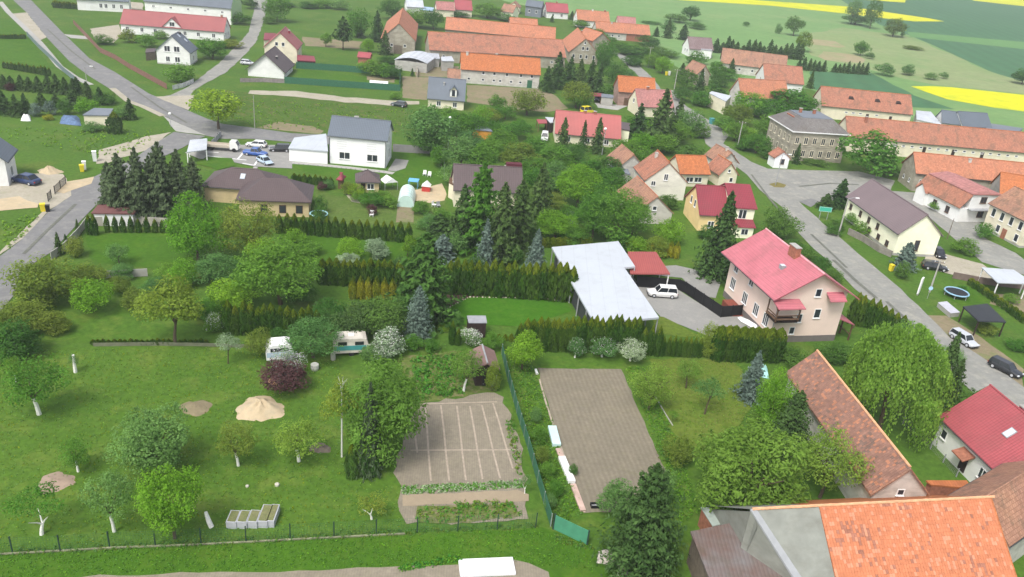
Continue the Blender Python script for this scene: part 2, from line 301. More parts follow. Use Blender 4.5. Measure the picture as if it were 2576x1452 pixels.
def house(key, name, label, cat, wall, roof, wins=(), doors=(), chims=(), o=(.3, .4), hip=None, base=None, frame=None, group=None, bars=1, ridge=True, skylights=(), gutter=True, bandc=None):
    cx, cy, a, L, W, he, hr = Q[key] if isinstance(key, str) else key
    r = thing(name, label, cat, (cx, cy, 0), a, group)
    X, Y = L/2-o[0], W/2-o[1]; sl = (hr-he)/(W/2)
    wt = he+o[1]*sl-.2-.003
    if hip is None:
        pts = [(-Y, 0), (Y, 0), (Y, wt), (0, hr-.205), (-Y, wt)]
        vs = [(sx*X, p[0], p[1]) for sx in (-1, 1) for p in pts]
        MB().add(vs, [(0, 1, 2, 3, 4), (9, 8, 7, 6, 5), (0, 4, 9, 5), (1, 6, 7, 2), (4, 3, 8, 9), (3, 2, 7, 8), (0, 5, 6, 1)]).build('wall', wall, r, fix=True)
        rf = gable_roof(L, W, he, hr).build('roof', roof, r, fix=True)
    else:
        MB().box(-X, X, -Y, Y, 0, he-.203).build('wall', wall, r)
        rf = hip_roof(L, W, he, hr, hip).build('roof', roof, r, fix=True)
        X = X; 
    if ridge:
        k = hip or 0
        MB().tube([(-L/2+k, 0, hr+.01), (L/2-k, 0, hr+.01)], [.12, .12], 6).build('ridge_cap', roof if ridge is True else ridge, rf)
    if gutter:
        b = MB(); b.tube([(-L/2, -W/2-.05, he-.13), (L/2, -W/2-.05, he-.13)], [.06, .06], 5); b.tube([(-L/2, W/2+.05, he-.13), (L/2, W/2+.05, he-.13)], [.06, .06], 5)
        b.build('gutter', DGREY, rf)
    if base: MB().box(-X-.04, X+.04, -Y-.04, Y+.04, 0, base[0]).build('plinth', base[1], r)
    for wn in wins: window(r, *wn[:5], X, Y, frame, wn[5] if len(wn) > 5 else bars)
    for d in doors: opening(r, *d[:5], X, Y, 'door', d[5] if len(d) > 5 else None)
    for c in chims:
        ux, uy = c[0], c[1]; x = -L/2+L*ux; y = -W/2+W*uy; zr = hr-abs(y)*sl
        chimney(r, x, y, zr-.6, max(zr, hr-.5 if len(c) < 5 else 0)+c[2], c[3] if len(c) > 3 else .7, .5, c[4] if len(c) > 4 else BRICK)
    for ux, uy in skylights:       # on the near slope
        x = -L/2+L*ux; y = -W/2+W/2*uy; z = he+(y+W/2)*sl
        q = Matrix.Translation((x, y, z)) @ Matrix.Rotation(math.atan(sl), 4, 'X')
        s = MB().box(-.45, .45, -.65, .65, -.05, .1, 0, q).build('skylight', GREYM, rf); MB().box(-.36, .36, -.55, .55, .1, .115, 0, q).build('pane', pl('skylight_glass', .55, .62, .7, var=.05, rough=.15), s)
    return r
def slabroof(name, label, cat, pts, h, m, wall=None, inset=.4, th=.2, tilt=0.0, posts=None, group=None):
    """flat or slightly tilted roof over a quadrilateral measured at height h; walls or posts below"""
    g = [P(x, y, h) for x, y in pts]; c = sum(g, Vector())/len(g); c.z = 0
    r = thing(name, label, cat, c, 0, group); q = [(p.x-c.x, p.y-c.y) for p in g]
    sg = sum(q[i][0]*q[(i+1) % len(q)][1]-q[(i+1) % len(q)][0]*q[i][1] for i in range(len(q)))
    if sg < 0: q.reverse()
    MB().prism(q, h-th, h).build('roof', m, r, fix=True)
    R_ = max(math.hypot(*p) for p in q); k = 1-inset/R_; w_ = [(p[0]*k, p[1]*k) for p in q]
    if wall: MB().prism(w_, 0, h-th-.003).build('wall', wall, r, fix=True)
    if posts:
        n = len(w_)
        for i in range(n):
            a, b = w_[i], w_[(i+1) % n]; L = math.dist(a, b); kk = max(1, int(L/4))
            for j in range(kk): x = a[0]+(b[0]-a[0])*j/kk; y = a[1]+(b[1]-a[1])*j/kk; MB().box(x-.08, x+.08, y-.08, y+.08, 0, h-th-.003).build('post', posts, r)
    return r
def rect3(p0, p1, depth, h):
    """rectangle from two near eave pixels and a depth in metres: centre x, y, angle, length"""
    a, b = P(*p0, h), P(*p1, h); d = b-a; L = d.length; an = math.atan2(d.y, d.x); n = Vector((-math.sin(an), math.cos(an), 0)); c = (a+b)/2+n*depth/2
    return c.x, c.y, an, L
def hq(p0, p1, depth, he, hr):
    x, y, a, L = rect3(p0, p1, depth, he); return (x, y, a, L, depth, he, hr)
def rowwin(face, z, us, w=.9, h=1.2, bars=1): return [(face, u, z, w, h, bars) for u in us]

R_DUSK2 = roofmat('faded_brick_red_roof', (.42, .125, .115), (.37, .115, .105), 'sheet', rough=.6)
# --- upper left
r = house('B1', 'long_house', 'long low white house with a faded dark red roof and a central gable', 'house', W_, R_DUSK, rowwin('f', 1.7, (.06, .2, .33, .62, .75, .9))+[('r', .5, 4.6, .9, 1.1), ('r', .3, 1.8, .9, 1.2), ('r', .7, 1.8, .9, 1.2)], chims=((.95, .5, .7),))
b = MB(); zt = 6.4   # cross gable on the near side
b.add([(-3.2, -4.9, 0), (3.2, -4.9, 0), (3.2, -4.9, 3.4), (0, -4.9, 6.3), (-3.2, -4.9, 3.4), (-3.2, -3, 0), (3.2, -3, 0), (3.2, -1, 3.4), (0, -1, 6.3), (-3.2, -1, 3.4)], [(0, 1, 2, 3, 4), (1, 6, 7, 2), (0, 4, 9, 5)])
b.build('cross_gable', W_, r, fix=True)
b = MB().add([(-3.6, -5.2, 3.15), (0, -5.2, 6.6), (3.6, -5.2, 3.15), (-3.6, -1, 3.15), (0, .2, 6.6), (3.6, -1, 3.15), (-3.6, -5.2, 3.0), (0, -5.2, 6.42), (3.6, -5.2, 3.0)], [(0, 1, 4, 3), (1, 2, 5, 4), (6, 7, 1, 0), (7, 8, 2, 1)]); b.build('gable_roof', R_DUSK, r, fix=True)
window(r, 'f', .5, 4.4, 1.5, 1.3, 1, 4.93)
house('B2', 'long_hall', 'long white hall with grey roof and pale green end gable at the top left', 'hall', W_, R_GREY,
      rowwin('f', 4.4, (.1, .3, .5, .7, .9), .8, .6)+rowwin('f', 1.8, (.45, .55, .65), .8, 1.0), base=None)
hall = bpy.data.objects['long_hall']; MB().add([(16.05, -7.9, .1), (16.05, 7.9, .1), (16.05, 7.9, 6.1), (16.05, 0, 12.9), (16.05, -7.9, 6.1), (16.2, -7.9, .1), (16.2, 7.9, .1), (16.2, 7.9, 6.1), (16.2, 0, 12.9), (16.2, -7.9, 6.1)], [(0, 1, 2, 3, 4), (9, 8, 7, 6, 5), (0, 4, 9, 5), (4, 3, 8, 9), (3, 2, 7, 8), (2, 1, 6, 7)]).build('green_gable_wall', pl('pale_green_plaster', .45, .62, .33, var=.05), hall, fix=True)
house(hq(T(0, 0, 760, -8), T(0, 0, 1300, 20), 9, 4.0, 7.5), 'white_house', 'white house cut by the top edge of the photo beyond the tall clipped hedge', 'house', W_, R_GREY, rowwin('f', 2.0, (.45, .55, .7, .85), .9, 1.4), ((('f', .2, 0, 1.4, 2.1, WP)),))
house('B4', 'white_cottage', 'white gabled cottage with dark grey roof and four gable windows beside the brown fence', 'house', W_, R_GREY,
      [('l', .33, 4.6, 1.5, 1.5, 1), ('l', .62, 4.6, 1.5, 1.5, 1), ('l', .33, 1.6, 1.0, 1.4), ('l', .62, 1.6, 1.3, 1.4), ('f', .5, 1.7, 1.0, 1.3)], chims=((.8, .45, .5, .6, DGREY),), skylights=((.7, .55), (.55, .85)), base=(.35, CONC))
sh = slabroof('garden_shed', 'dark brown shed standing against the left wall of the white gabled cottage', 'shed', [T(0, 0, 1470, 490), T(0, 0, 1570, 485), T(0, 0, 1560, 520), T(0, 0, 1462, 530)], 2.4, R_BROWN, GWOOD, .15)
house('B5', 'white_house', 'white gabled house cut by the left edge of the photo beside the blue car', 'house', W_, R_GREY, [('l', .5, 1.6, 1.2, 1.4), ('f', .5, 1.8, 1.2, 1.6)], o=(.6, .6))
house('B6', 'cream_house', 'cream gabled house with dark red roof and a low red side roof', 'house', CREAM, R_DUSK, [('l', .38, 5.6, .8, 1.0, 0), ('l', .58, 5.6, .8, 1.0, 0), ('f', .5, 1.8, 1.1, 1.3)], chims=((.7, .35, .9, .8, R_DRED),))
slabroof('lean_to', 'low dark red lean-to roof right of the cream gabled house', 'shed', [T(1, 0, 415, 552), T(1, 0, 585, 565), T(1, 0, 600, 618), T(1, 0, 412, 605)], 2.5, R_DRED, DWOOD, .2)
slabroof('side_wing', 'low dark red roofed wing left of the cream gabled house', 'shed', [T(1, 0, 85, 330), T(1, 0, 205, 335), T(1, 0, 180, 400), T(1, 0, 75, 400)], 3.0, R_DRED, CREAM, .3)
house('B7', 'white_house', 'low white gabled house with dark grey roof, blank gable and grey chimney', 'house', W_, R_BROWN, [('f', .2, 1.0, .9, 1.0), ('f', .7, 1.0, .9, 1.0)], chims=((.35, .3, .6, .8, DGREY),), o=(.7, .6))
# --- barns of the estate
house('B9', 'tall_barn', 'tall old barn with faded orange roof and grey gable beside dark spruces', 'barn', STONE, R_OR, rowwin('l', 3, (.3, .7), .8, .8, 0), ((('l', .5, 0, 3, 3, GWOOD)),), ridge=R_OR2)
house('B10', 'long_barn', 'rearmost long barn with plain orange tile roof', 'barn', STONE, R_OR, rowwin('f', 2.2, (.1, .3, .5, .7, .9), .8, .6, 0), ridge=R_OR2)
house('B11', 'long_barn', 'long barn with faded salmon tile roof in the middle of the estate', 'barn', STONE, R_ORO, rowwin('f', 2.2, (.1, .3, .5, .7, .9), .8, .6, 0), ridge=R_OR2)
house('B12', 'gabled_farmhouse', 'grey gabled farmhouse with orange roof and rows of small gable windows', 'house', STONE, R_OR, [('l', .45, 5.6, .8, 1.1, 0), ('l', .6, 5.6, .8, 1.1, 0), ('l', .5, 7.6, .6, .8, 0)]+rowwin('l', 2.6, (.15, .4, .6, .85), .8, 1.2, 0), ridge=R_OR2, chims=((.5, .5, .8),))
house(hq(T(2, 0, 640, 360), T(2, 0, 812, 415), 9, 5.2, 8.5), 'side_wing', 'orange roofed wing behind the grey gabled farmhouse', 'house', STONE, R_OR, (), ridge=R_OR2)
house(hq(T(2, 0, -20, 258), T(2, 0, 265, 280), 8, 6.2, 9.0), 'side_barn', 'short raised orange roof just behind the rearmost long barn', 'barn', STONE, R_OR, (), ridge=R_OR2)
r = house('B13', 'white_barn', 'weathered white two storey barn with bright orange roof and small dark windows', 'barn', OLDW, R_OR2, rowwin('f', 3.6, (.28, .42, .58, .76, .9), .7, .8, 0)+rowwin('f', 1.5, (.1, .28, .42, .5, .64, .76), .7, .6, 0), ((('f', .88, 0, 1.6, 2.4, DGREEN)),), chims=((.08, .45, .8, .7, OLDW), (.45, .55, .8, .7, OLDW)), ridge=R_OR2)
house(hq(T(1, 0, 1925, 790), T(1, 0, 2060, 800), 6, 2.6, 5), 'side_shed', 'low brown roofed annex on the left end of the weathered white barn', 'shed', OLDW, R_BRN, ())
def metal_shed(name, label, a, b, dep, he, rise, wall, roof, n=8):
    x, y, an, L = rect3(a, b, dep, he); r = thing(name, label, 'shed', (x, y, 0), an); W = dep
    m = MB(); top = []
    for i in range(n+1):
        t = i/n; xx = -L/2+L*t; top.append((xx, he+rise*math.sin(math.pi*t)))
    vs = [(p[0], -W/2, p[1]) for p in top]+[(p[0], W/2, p[1]) for p in top]; k = n+1
    fs = [(i, i+1, k+i+1, k+i) for i in range(n)]+[tuple(range(k))[::-1]+()]
    MB().add(vs+[(v[0], v[1], v[2]-.12) for v in vs], [(i, i+1, k+i+1, k+i) for i in range(n)]+[(2*k+i, 2*k+k+i, 2*k+k+i+1, 2*k+i+1) for i in range(n)]+[(i, 2*k+i, 2*k+i+1, i+1) for i in range(n)]+[(k+i, k+i+1, 3*k+i+1, 3*k+i) for i in range(n)]).build('roof', roof, r, fix=True)
    MB().box(-L/2+.2, L/2-.2, -W/2+.2, W/2-.2, 0, he-.12).build('wall', wall, r); return r
metal_shed('metal_shed', 'low barn with curved pale metal roof beside the spruces of the estate', T(1, 0, 1390, 600), T(1, 0, 1725, 640), 14, 3.2, 1.2, GREYP, R_LGREY)
slabroof('grey_shed', 'narrow grey roofed shed between the pale curved roof and the small white roof', 'shed', [T(1, 0, 1725, 530), T(1, 0, 1840, 540), T(1, 0, 1850, 590), T(1, 0, 1735, 585)], 3, R_LGREY, GREYP, .3)
slabroof('small_shed', 'small square shed with white roof left of the bright orange barn', 'shed', [T(1, 0, 1860, 572), T(1, 0, 1970, 565), T(1, 0, 1995, 615), T(1, 0, 1870, 612)], 3.4, R_WHITE, GREYP, .3)
house(hq(T(1, 0, 1015, 572), T(1, 0, 1148, 585), 5, 2.2, 3.4), 'red_shed', 'small red shed standing alone on the grass below the dark pine', 'shed', BRICK, R_RED, (), gutter=False)
r = house('B16', 'cottage', 'cottage under a steep graphite roof with a white framed dormer', 'house', CREAM, R_GREY, [('f', .3, 1.4, 1, 1.2), ('f', .75, 1.4, 1, 1.2)], chims=((.42, .35, .5, .5, GREYM),))
b = MB().add([(1, -4.1, 3.4), (2.8, -4.1, 3.4), (2.8, -4.1, 5.3), (1.9, -4.1, 6.1), (1, -4.1, 5.3), (1, -1, 3.4), (2.8, -1, 3.4), (2.8, -1, 5.3), (1.9, -1, 6.1), (1, -1, 5.3)], [(0, 1, 2, 3, 4), (1, 6, 7, 2), (0, 4, 9, 5), (4, 3, 8, 9), (3, 2, 7, 8)]); dm = b.build('dormer', CREAM, r, fix=True)
MB().add([(.7, -4.5, 5.05), (1.9, -4.5, 6.25), (3.1, -4.5, 5.05), (.7, -.9, 5.05), (1.9, -.4, 6.25), (3.1, -.9, 5.05)], [(0, 1, 4, 3), (1, 2, 5, 4)]).build('dormer_roof', R_GREY, dm)
MB().box(1.05, 1.45, -4.2, -4.12, 3.6, 5.2).box(2.35, 2.75, -4.2, -4.12, 3.6, 5.2).build('shutter', WP, dm); MB().box(1.47, 2.33, -4.16, -4.11, 3.6, 5.3).build('pane', glassm(), dm)
# --- white villa with garage
r = house('B17', 'white_villa', 'white two storey house with graphite roof and two double windows', 'house', pl('bright_white_plaster', .82, .82, .82, var=.03, sc=.5), R_GREY,
          [('f', .27, 2.0, 2.1, 1.35, 1), ('f', .76, 2.0, 2.1, 1.35, 1), ('r', .5, 2.2, 1.2, 2.0), ('r', .5, 5.2, 1.0, 1.3)], chims=((.4, .62, .7, .8, CREAM),), o=(.35, .35))
b = MB()
for k in range(4): b.box(-4.3, -2.3, -4.2, -4.172, 3.4+.5*k, 3.5+.5*k).box(1.9, 3.9, -4.2, -4.172, 3.4+.5*k, 3.5+.5*k)
b.build('wall_moulding', pl('pale_grey_moulding', .62, .62, .62, var=.05), r)
MB().tube([(-5.9, -4.25, 5.6), (-5.9, -4.25, 0)], [.06]*2, 5).tube([(5.85, -4.25, 5.6), (5.85, -4.25, 0)], [.06]*2, 5).build('downpipe', DGREY, r)
slabroof('flat_garage', 'long white flat roofed garage joined to the left of the white villa', 'garage', [T(1, 1, 325, 38), T(1, 1, 725, 70), T(1, 0, 705, 1345), T(1, 0, 385, 1385)], 2.9, R_WHITE, pl('bright_white_plaster', .82, .82, .82), .25, .25)
# --- brown bungalow (two hips)
q1 = rect3((505, 468), (700, 482), 8.5, 3.0)
r = house((q1[0], q1[1], q1[2], q1[3], 8.5, 3.0, 5.4), 'hip_bungalow', 'beige bungalow under a wide brown hipped roof', 'house', BEIGE, R_BROWN, (), hip=4.2, chims=((.62, .62, .5, .6, BRICK),), skylights=((.5, .6),))
q2 = rect3((592, 503), T(1, 1, 558, 585), 9.0, 3.0); c = Vector((q2[0]-q1[0], q2[1]-q1[1], 0)); c.rotate(Matrix.Rotation(-q1[2], 3, 'Z'))
m2 = Matrix.Translation((c.x, c.y, 0)) @ Matrix.Rotation(q2[2]-q1[2], 4, 'Z')
rf = hip_roof(q2[3], 9.0, 3.02, 5.7, 4.3); rf.v = [tuple(m2 @ Vector(v)) for v in rf.v]; rf.build('roof', R_BROWN, r, fix=True)
MB().box(-q2[3]/2+.5, q2[3]/2-.5, -4, 4, 0, 2.8, 0, m2).build('wall', BEIGE, r)
for k in (.35, .62, .86):
    x = -q2[3]/2+.5+(q2[3]-1)*k; o_ = m2 @ Matrix.Translation((x, -4, 1.4)); f_ = MB().box(-.6, .6, -.06, .05, -.75, .75, 0, o_).build('window', BWOOD, r); MB().box(-.5, .5, -.07, -.062, -.65, .65, 0, o_).build('pane', glassm(), f_)
# --- far village
house('B19c', 'village_house', 'leftmost pale roofed house of the distant row behind the blue tarpaulin', 'house', W_, R_LGREY, ())
slabroof('blue_shed', 'blue roofed shed in the distant row at the top of the photo', 'shed', [T(1, 0, 1640, 62), T(1, 0, 1790, 78), T(1, 0, 1785, 112), T(1, 0, 1650, 95)], 2.6, pl('pale_blue_sheet', .35, .48, .66, var=.1), GREYP, .3)
house('B19b', 'village_house', 'distant house with plain dusky red roof beside the blue roofed shed', 'house', CREAM, R_PINK, ())
house('B19a', 'village_house', 'distant house with brighter red roof at the right end of its row', 'house', CREAM, R_RED, ())
house(hq(T(2, 0, -120, 110), T(2, 0, 10, 130), 8, 3.2, 6.4), 'village_house', 'distant house with brown roof left of the yellow gable', 'house', YEL, R_BRN, rowwin('f', 1.8, (.3, .7), .9, 1.1, 0))
house('B20', 'village_house', 'distant yellow gabled house with brown roof near the top edge', 'house', YEL, R_BRN, [('l', .5, 3.6, .8, .9, 0), ('l', .3, 1.4, .8, 1, 0), ('l', .7, 1.4, .8, 1, 0)])
house('B21', 'village_house', 'distant grey house with dark slate roof beside the bright red roof', 'house', pl('slate_grey_wall', .17, .19, .22, var=.1), R_GREY, rowwin('f', 2.6, (.25, .7), .9, 1.2, 0))
house('B22', 'village_house', 'distant white house with bright red roof near the top edge', 'house', W_, R_RED, [('l', .5, 4.2, .8, 1, 0), ('l', .5, 1.8, .8, 1.2, 0), ('f', .3, 1.7, .9, 1.2), ('f', .7, 1.7, .9, 1.2)], chims=((.5, .5, .8),))
house('B23', 'village_house', 'distant long house with orange roof, dormers and white left gable', 'house', W_, R_OR, [('l', .5, 4, .8, .9, 0)], chims=((.5, .5, .6, .6, W_), (.88, .5, .7)))
house('B24', 'long_barn', 'long distant barn with orange roof, walls half white and half brick', 'barn', OLDW, R_OR, rowwin('f', 1.8, (.2, .3, .42), .8, .8, 0), chims=((.3, .45, .6, .7, OLDW),), ridge=R_OR2)
rb = bpy.data.objects['long_barn.002']; MB().box(1.5, 12.52, -4.37, -4.35, 0, 3.1).build('brick_wall', BRICK, rb)
house('B25', 'village_house', 'distant house with pink roof and cream gable behind the long orange roof', 'house', CREAM, R_PINK, [('l', .5, 3, .8, 1, 0)])
r = house('B26', 'village_house', 'distant white house with greyish brown roof and white box wing', 'house', W_, roofmat('grey_brown_roof', (.24, .17, .17), (.28, .21, .21)), [('l', .4, 2.2, .9, 1.2), ('l', .7, 2.2, .9, 1.2)])
slabroof('white_wing', 'white box shaped wing in front of the greyish brown roof', 'annex', [T(2, 0, 1900, 500), T(2, 0, 2012, 512), T(2, 0, 2016, 478), T(2, 0, 1905, 470)], 3.6, GREYM, W_, .15)
house('B27', 'stone_cottage', 'small narrow stone cottage with rusty brown roof among trees', 'house', STONE, R_BRN, [('r', .5, 4.2, .6, .7, 0), ('r', .5, 1.8, .8, 1.1, 0)])
house('B28', 'old_barn', 'old barn with wide dull brown roof and peeling white walls', 'barn', OLDW, R_BRN, rowwin('f', 1.8, (.3, .5, .7), .8, .8, 0))
house('B29', 'old_barn', 'old barn with salmon roof and white left gable behind the pale gable barn', 'barn', W_, R_ORO, [('l', .5, 4, .7, .8, 0)])
house('B30', 'old_barn', 'old barn with pale orange roof and grey white gable behind bushy trees', 'barn', OLDW, R_OR, ())
slabroof('cream_kiosk', 'small cream building with tall narrow windows and flat grey roof beside the lane', 'building', [T(2, 0, 1985, 935), T(2, 0, 2155, 1020), T(2, 0, 2210, 965), T(2, 0, 2010, 918)], 4.2, R_LGREY, CREAM, .3)
ki = bpy.data.objects['cream_kiosk']; a = P(*T(2, 0, 1985, 935), 4.2); b_ = P(*T(2, 0, 2155, 1020), 4.2); d = (b_-a).normalized()
for k in range(4):
    p = a+(b_-a)*(.18+.17*k)-Vector(ki.location); p.z = 0; n_ = Vector((d.y, -d.x, 0)); q_ = Matrix.Translation(p-n_*.22) @ Matrix.Rotation(math.atan2(d.y, d.x), 4, 'Z')
    f_ = MB().box(-.35, .35, -.1, .05, 1.0, 3.4, 0, q_).build('window', BWOOD, ki); MB().box(-.25, .25, -.115, -.102, 1.1, 3.3, 0, q_).build('pane', glassm(), f_)
house('B32', 'brick_barn', 'barn with bright orange roof and pinkish left gable beside the lane', 'barn', pl('faded_brick_plaster', .36, .24, .20, var=.2, dirt=.4), R_OR2, (), ((('f', .25, 0, 1.8, 2.4, BWOOD)), (('f', .5, 0, 1.8, 2.4, BWOOD))), ridge=R_OR2)
house('B33', 'cream_house', 'cream gabled house with dusky pink roof behind the tall spruces', 'house', CREAM, R_PINK, [('l', .5, 3.8, .9, 1.1, 0)], chims=((.35, .5, .7),))
slabroof('carport', 'small carport with dark red flat roof over a parked dark car', 'carport', [T(2, 0, 808, 962), T(2, 0, 900, 968), T(2, 0, 902, 938), T(2, 0, 800, 932)], 2.5, R_DRED, None, .15, posts=BWOOD)
slabroof('grey_garage', 'grey flat roofed garage between the carport and the pinkish barn', 'garage', [T(2, 0, 898, 975), T(2, 0, 1022, 985), T(2, 0, 1020, 955), T(2, 0, 900, 942)], 2.6, R_BGREY, GREYP, .15)
r = house('B35', 'red_roof_house', 'cream house with wide faded red roof behind three thin spruces', 'house', CREAM, R_DUSK2, rowwin('f', 1.2, (.2, .5, .8), 1, 1.1), chims=((.45, .5, .5), (.6, .5, .5)))
slabroof('lean_to', 'yellow walled annex with brown roof right of the wide red roof', 'annex', [T(2, 0, 1098, 1295), T(2, 0, 1185, 1315), T(2, 0, 1190, 1240), T(2, 0, 1100, 1225)], 3.2, R_BROWN, YEL, .2)
slabroof('red_shed', 'tiny open shed with flat red roof left of the wide red roof', 'shed', [T(2, 0, 268, 1240), T(2, 0, 355, 1238), T(2, 0, 345, 1202), T(2, 0, 248, 1200)], 2.4, R_RED, None, .15, posts=BWOOD)
slabroof('white_shed', 'small shed with flat white roof tucked behind the wide red roof', 'shed', [T(2, 0, 385, 1235), T(2, 0, 420, 1230), T(2, 0, 420, 1182), T(2, 0, 335, 1178)], 2.8, R_WHITE, DWOOD, .2)
# --- right side: manor and farm
r = house('B36', 'estate_barn', 'long cream barn with salmon roof, eyebrow vents and tall dark doors', 'barn', CREAM, R_ORO, rowwin('f', 2.6, (.28, .36, .44, .62), .8, .3, 0), ((('f', .52, .3, .9, 2.4, DWOOD)), (('f', .78, .3, .9, 2.4, DWOOD))), ridge=R_OR2)
for ux in (.33, .62, .85):
    x = -14.6+29.2*ux; y = -2.9; sl_ = (9.04-3.98)/5.35; z = 3.98+(y+5.35)*sl_
    MB().add([(x-1, y, z+.02), (x-.5, y, z+.28), (x+.5, y, z+.28), (x+1, y, z+.02), (x-.6, y+.9, z+.86), (x+.6, y+.9, z+.86)], [(0, 1, 2, 3), (1, 4, 5, 2), (0, 4, 1), (3, 2, 5)]).build('roof_vent', DWOOD, r)
cx, cy, a, L, W, he, hr = Q['B37']
r = thing('manor_house', 'old stone manor with grey flat topped hipped roof and peeling walls', 'house', (cx, cy, 0), a)
X, Y = L/2-.4, W/2-.4
MB().box(-X, X, -Y, Y, 0, he-.203).build('wall', STONE, r); mr = mansard_roof(L, W, he, hr, 3.6).build('roof', R_SLATE, r, fix=True)
MB().box(-L/2+3.62, L/2-3.62, -W/2+3.62, W/2-3.62, hr, hr+.15).build('top_roof', R_BGREY, mr)
MB().box(-L/2-.1, L/2+.1, -W/2-.1, -W/2, he-.2, he+.06).box(-L/2-.1, -L/2, -W/2, W/2, he-.2, he+.06).build('white_gutter', WP, mr)
MB().box(-X-.06, X+.06, -Y-.06, -Y-.002, 3.7, 3.95).box(-X-.06, -X-.002, -Y, Y, 3.7, 3.95).build('cornice', STONE, r)
for z, hh in ((5.3, 1.6), (2.0, 1.6)):
    for u in (.1, .26, .42, .58, .74, .9): window(r, 'f', u, z, .9, hh, X, Y, CREAM)
    for u in (.12, .3, .5, .7, .88): window(r, 'l', u, z, .9, hh, X, Y, CREAM)
chimney(r, -2.4, 1.5, hr, hr+1.2); chimney(r, 1.2, 1.0, hr, hr+1.2)
MB().box(-L/2+2.6, -L/2+3.4, -1, 3, he+.8, he+2.3).build('roof_hatch', BRICK, mr)
r = house('B38', 'long_barn', 'very long stone barn with salmon roof behind the round chestnut tree', 'barn', CREAM, R_ORO, rowwin('f', 3.0, [.2+.045*i for i in range(16)], .7, .35, 0), tuple(('f', u, 1.2, .9, 2.0, DWOOD) for u in (.25, .4, .55, .7)), chims=((.1, .4, 1.0),), ridge=R_OR2)
house('B39', 'farm_barn', 'farm barn with orange roof between the long barn and the white house', 'barn', STONE, R_OR, rowwin('l', 2, (.3, .7), .6, .8, 0)+rowwin('f', 2.4, (.05, .12), .6, .9, 0), ridge=R_OR2, chims=((.42, .4, .6, .6, OLDW),))
# white house with pink upper roof
h = 6.4; g = [P(*T(3, 1, *p), h) for p in ((1620, 292), (2070, 505), (2320, 500), (1880, 212))]
a0 = g[0]; d = (g[1]-g[0]); L = d.length; an = math.atan2(d.y, d.x); n_ = Vector((-math.sin(an), math.cos(an), 0)); wd = 7.5
c = (g[0]+g[1])/2+n_*wd/2; r = thing('white_farmhouse', 'white farmhouse with pink upper roof and steep orange tiled lower slope', 'house', (c.x, c.y, 0), an)
MB().add([(-L/2, -wd/2, h), (L/2, -wd/2, h), (L/2, wd/2, h), (-L/2, wd/2, h), (-L/2+1, 0, h+.9), (L/2-1, 0, h+.9), (-L/2, -wd/2, h-.2), (L/2, -wd/2, h-.2), (L/2, wd/2, h-.2), (-L/2, wd/2, h-.2)], [(0, 1, 5, 4), (1, 2, 5), (2, 3, 4, 5), (3, 0, 4), (0, 6, 7, 1), (1, 7, 8, 2), (2, 8, 9, 3), (3, 9, 6, 0), (6, 9, 8, 7)]).build('upper_roof', R_PINK, r, fix=True)
MB().add([(-L/2-.3, -wd/2-2.2, 3.3), (L/2-.1, -wd/2-2.2, 3.3), (L/2-.1, -wd/2+.1, h-.22), (-L/2-.3, -wd/2+.1, h-.22), (-L/2-.3, -wd/2-2.2, 3.1), (L/2-.1, -wd/2-2.2, 3.1), (L/2-.1, -wd/2+.1, h-.45), (-L/2-.3, -wd/2+.1, h-.45)], [(0, 1, 2, 3), (7, 6, 5, 4), (0, 4, 5, 1), (1, 5, 6, 2), (2, 6, 7, 3), (3, 7, 4, 0)]).build('lower_roof', R_ORO, r, fix=True)
MB().box(-L/2+.2, L/2-.3, -wd/2-1.8, wd/2-.2, 0, 3.05).box(-L/2+.2, L/2-.3, -wd/2+.15, wd/2-.2, 3.05, h-.203).build('wall', W_, r)
for u in (.2, .45, .75): window(r, 'f', u, 1.6, 1.0, 1.3, L/2-.3, wd/2+1.8, BWOOD)
window(r, 'r', .45, 5.0, 1.4, 1.2, L/2-.3, wd/2-.2, BWOOD); window(r, 'r', .5, 1.8, 1.4, 1.2, L/2-.3, wd/2-.2, BWOOD)
MB().box(L/2-.28, L/2+.9, -wd/2, wd/2-.3, 2.9, 3.1).build('canopy', GREYM, r)
for s_, z0 in ((-L/2+2.2, 3.1),):   # entrance gable on the road side
    MB().add([(s_-1.6, -wd/2-2.6, 0), (s_+1.6, -wd/2-2.6, 0), (s_+1.6, -wd/2-2.6, 3.1), (s_, -wd/2-2.6, 4.6), (s_-1.6, -wd/2-2.6, 3.1), (s_-1.6, -wd/2-1, 0), (s_+1.6, -wd/2-1, 0), (s_+1.6, -wd/2-1, 3.1), (s_, -wd/2, 4.6), (s_-1.6, -wd/2-1, 3.1)], [(0, 1, 2, 3, 4), (1, 6, 7, 2), (0, 4, 9, 5)]).build('entrance_gable', W_, r, fix=True)
    MB().add([(s_-1.9, -wd/2-2.9, 2.9), (s_, -wd/2-2.9, 4.8), (s_+1.9, -wd/2-2.9, 2.9), (s_-1.9, -wd/2-1, 2.9), (s_, -wd/2, 4.8), (s_+1.9, -wd/2-1, 2.9)], [(0, 1, 4, 3), (1, 2, 5, 4)]).build('entrance_roof', R_ORO, r)
house(hq(T(3, 1, 2330, 500), T(3, 1, 2700, 560), 9, 4.5, 8.4), 'orange_barn', 'barn with bright orange roof and pale grey gable behind the pink upper roof', 'barn', GREYP, R_OR2, ())
x_, y_, a_, L_ = rect3(T(3, 1, 2215, 592), T(3, 1, 2620, 790), 10, 5.6)
house((x_, y_, a_, L_, 10, 5.6, 9.4), 'stone_farmhouse', 'stone farmhouse with brown tile roof and two rows of windows at the right edge', 'house', CREAM, R_BRN, rowwin('f', 4.2, (.15, .38, .62, .86), .9, 1.6, 0)+rowwin('f', 1.6, (.38, .86), .9, 1.4, 0), ((('f', .55, 0, 1.2, 2.2, BRICK)),), base=(.5, CONC))
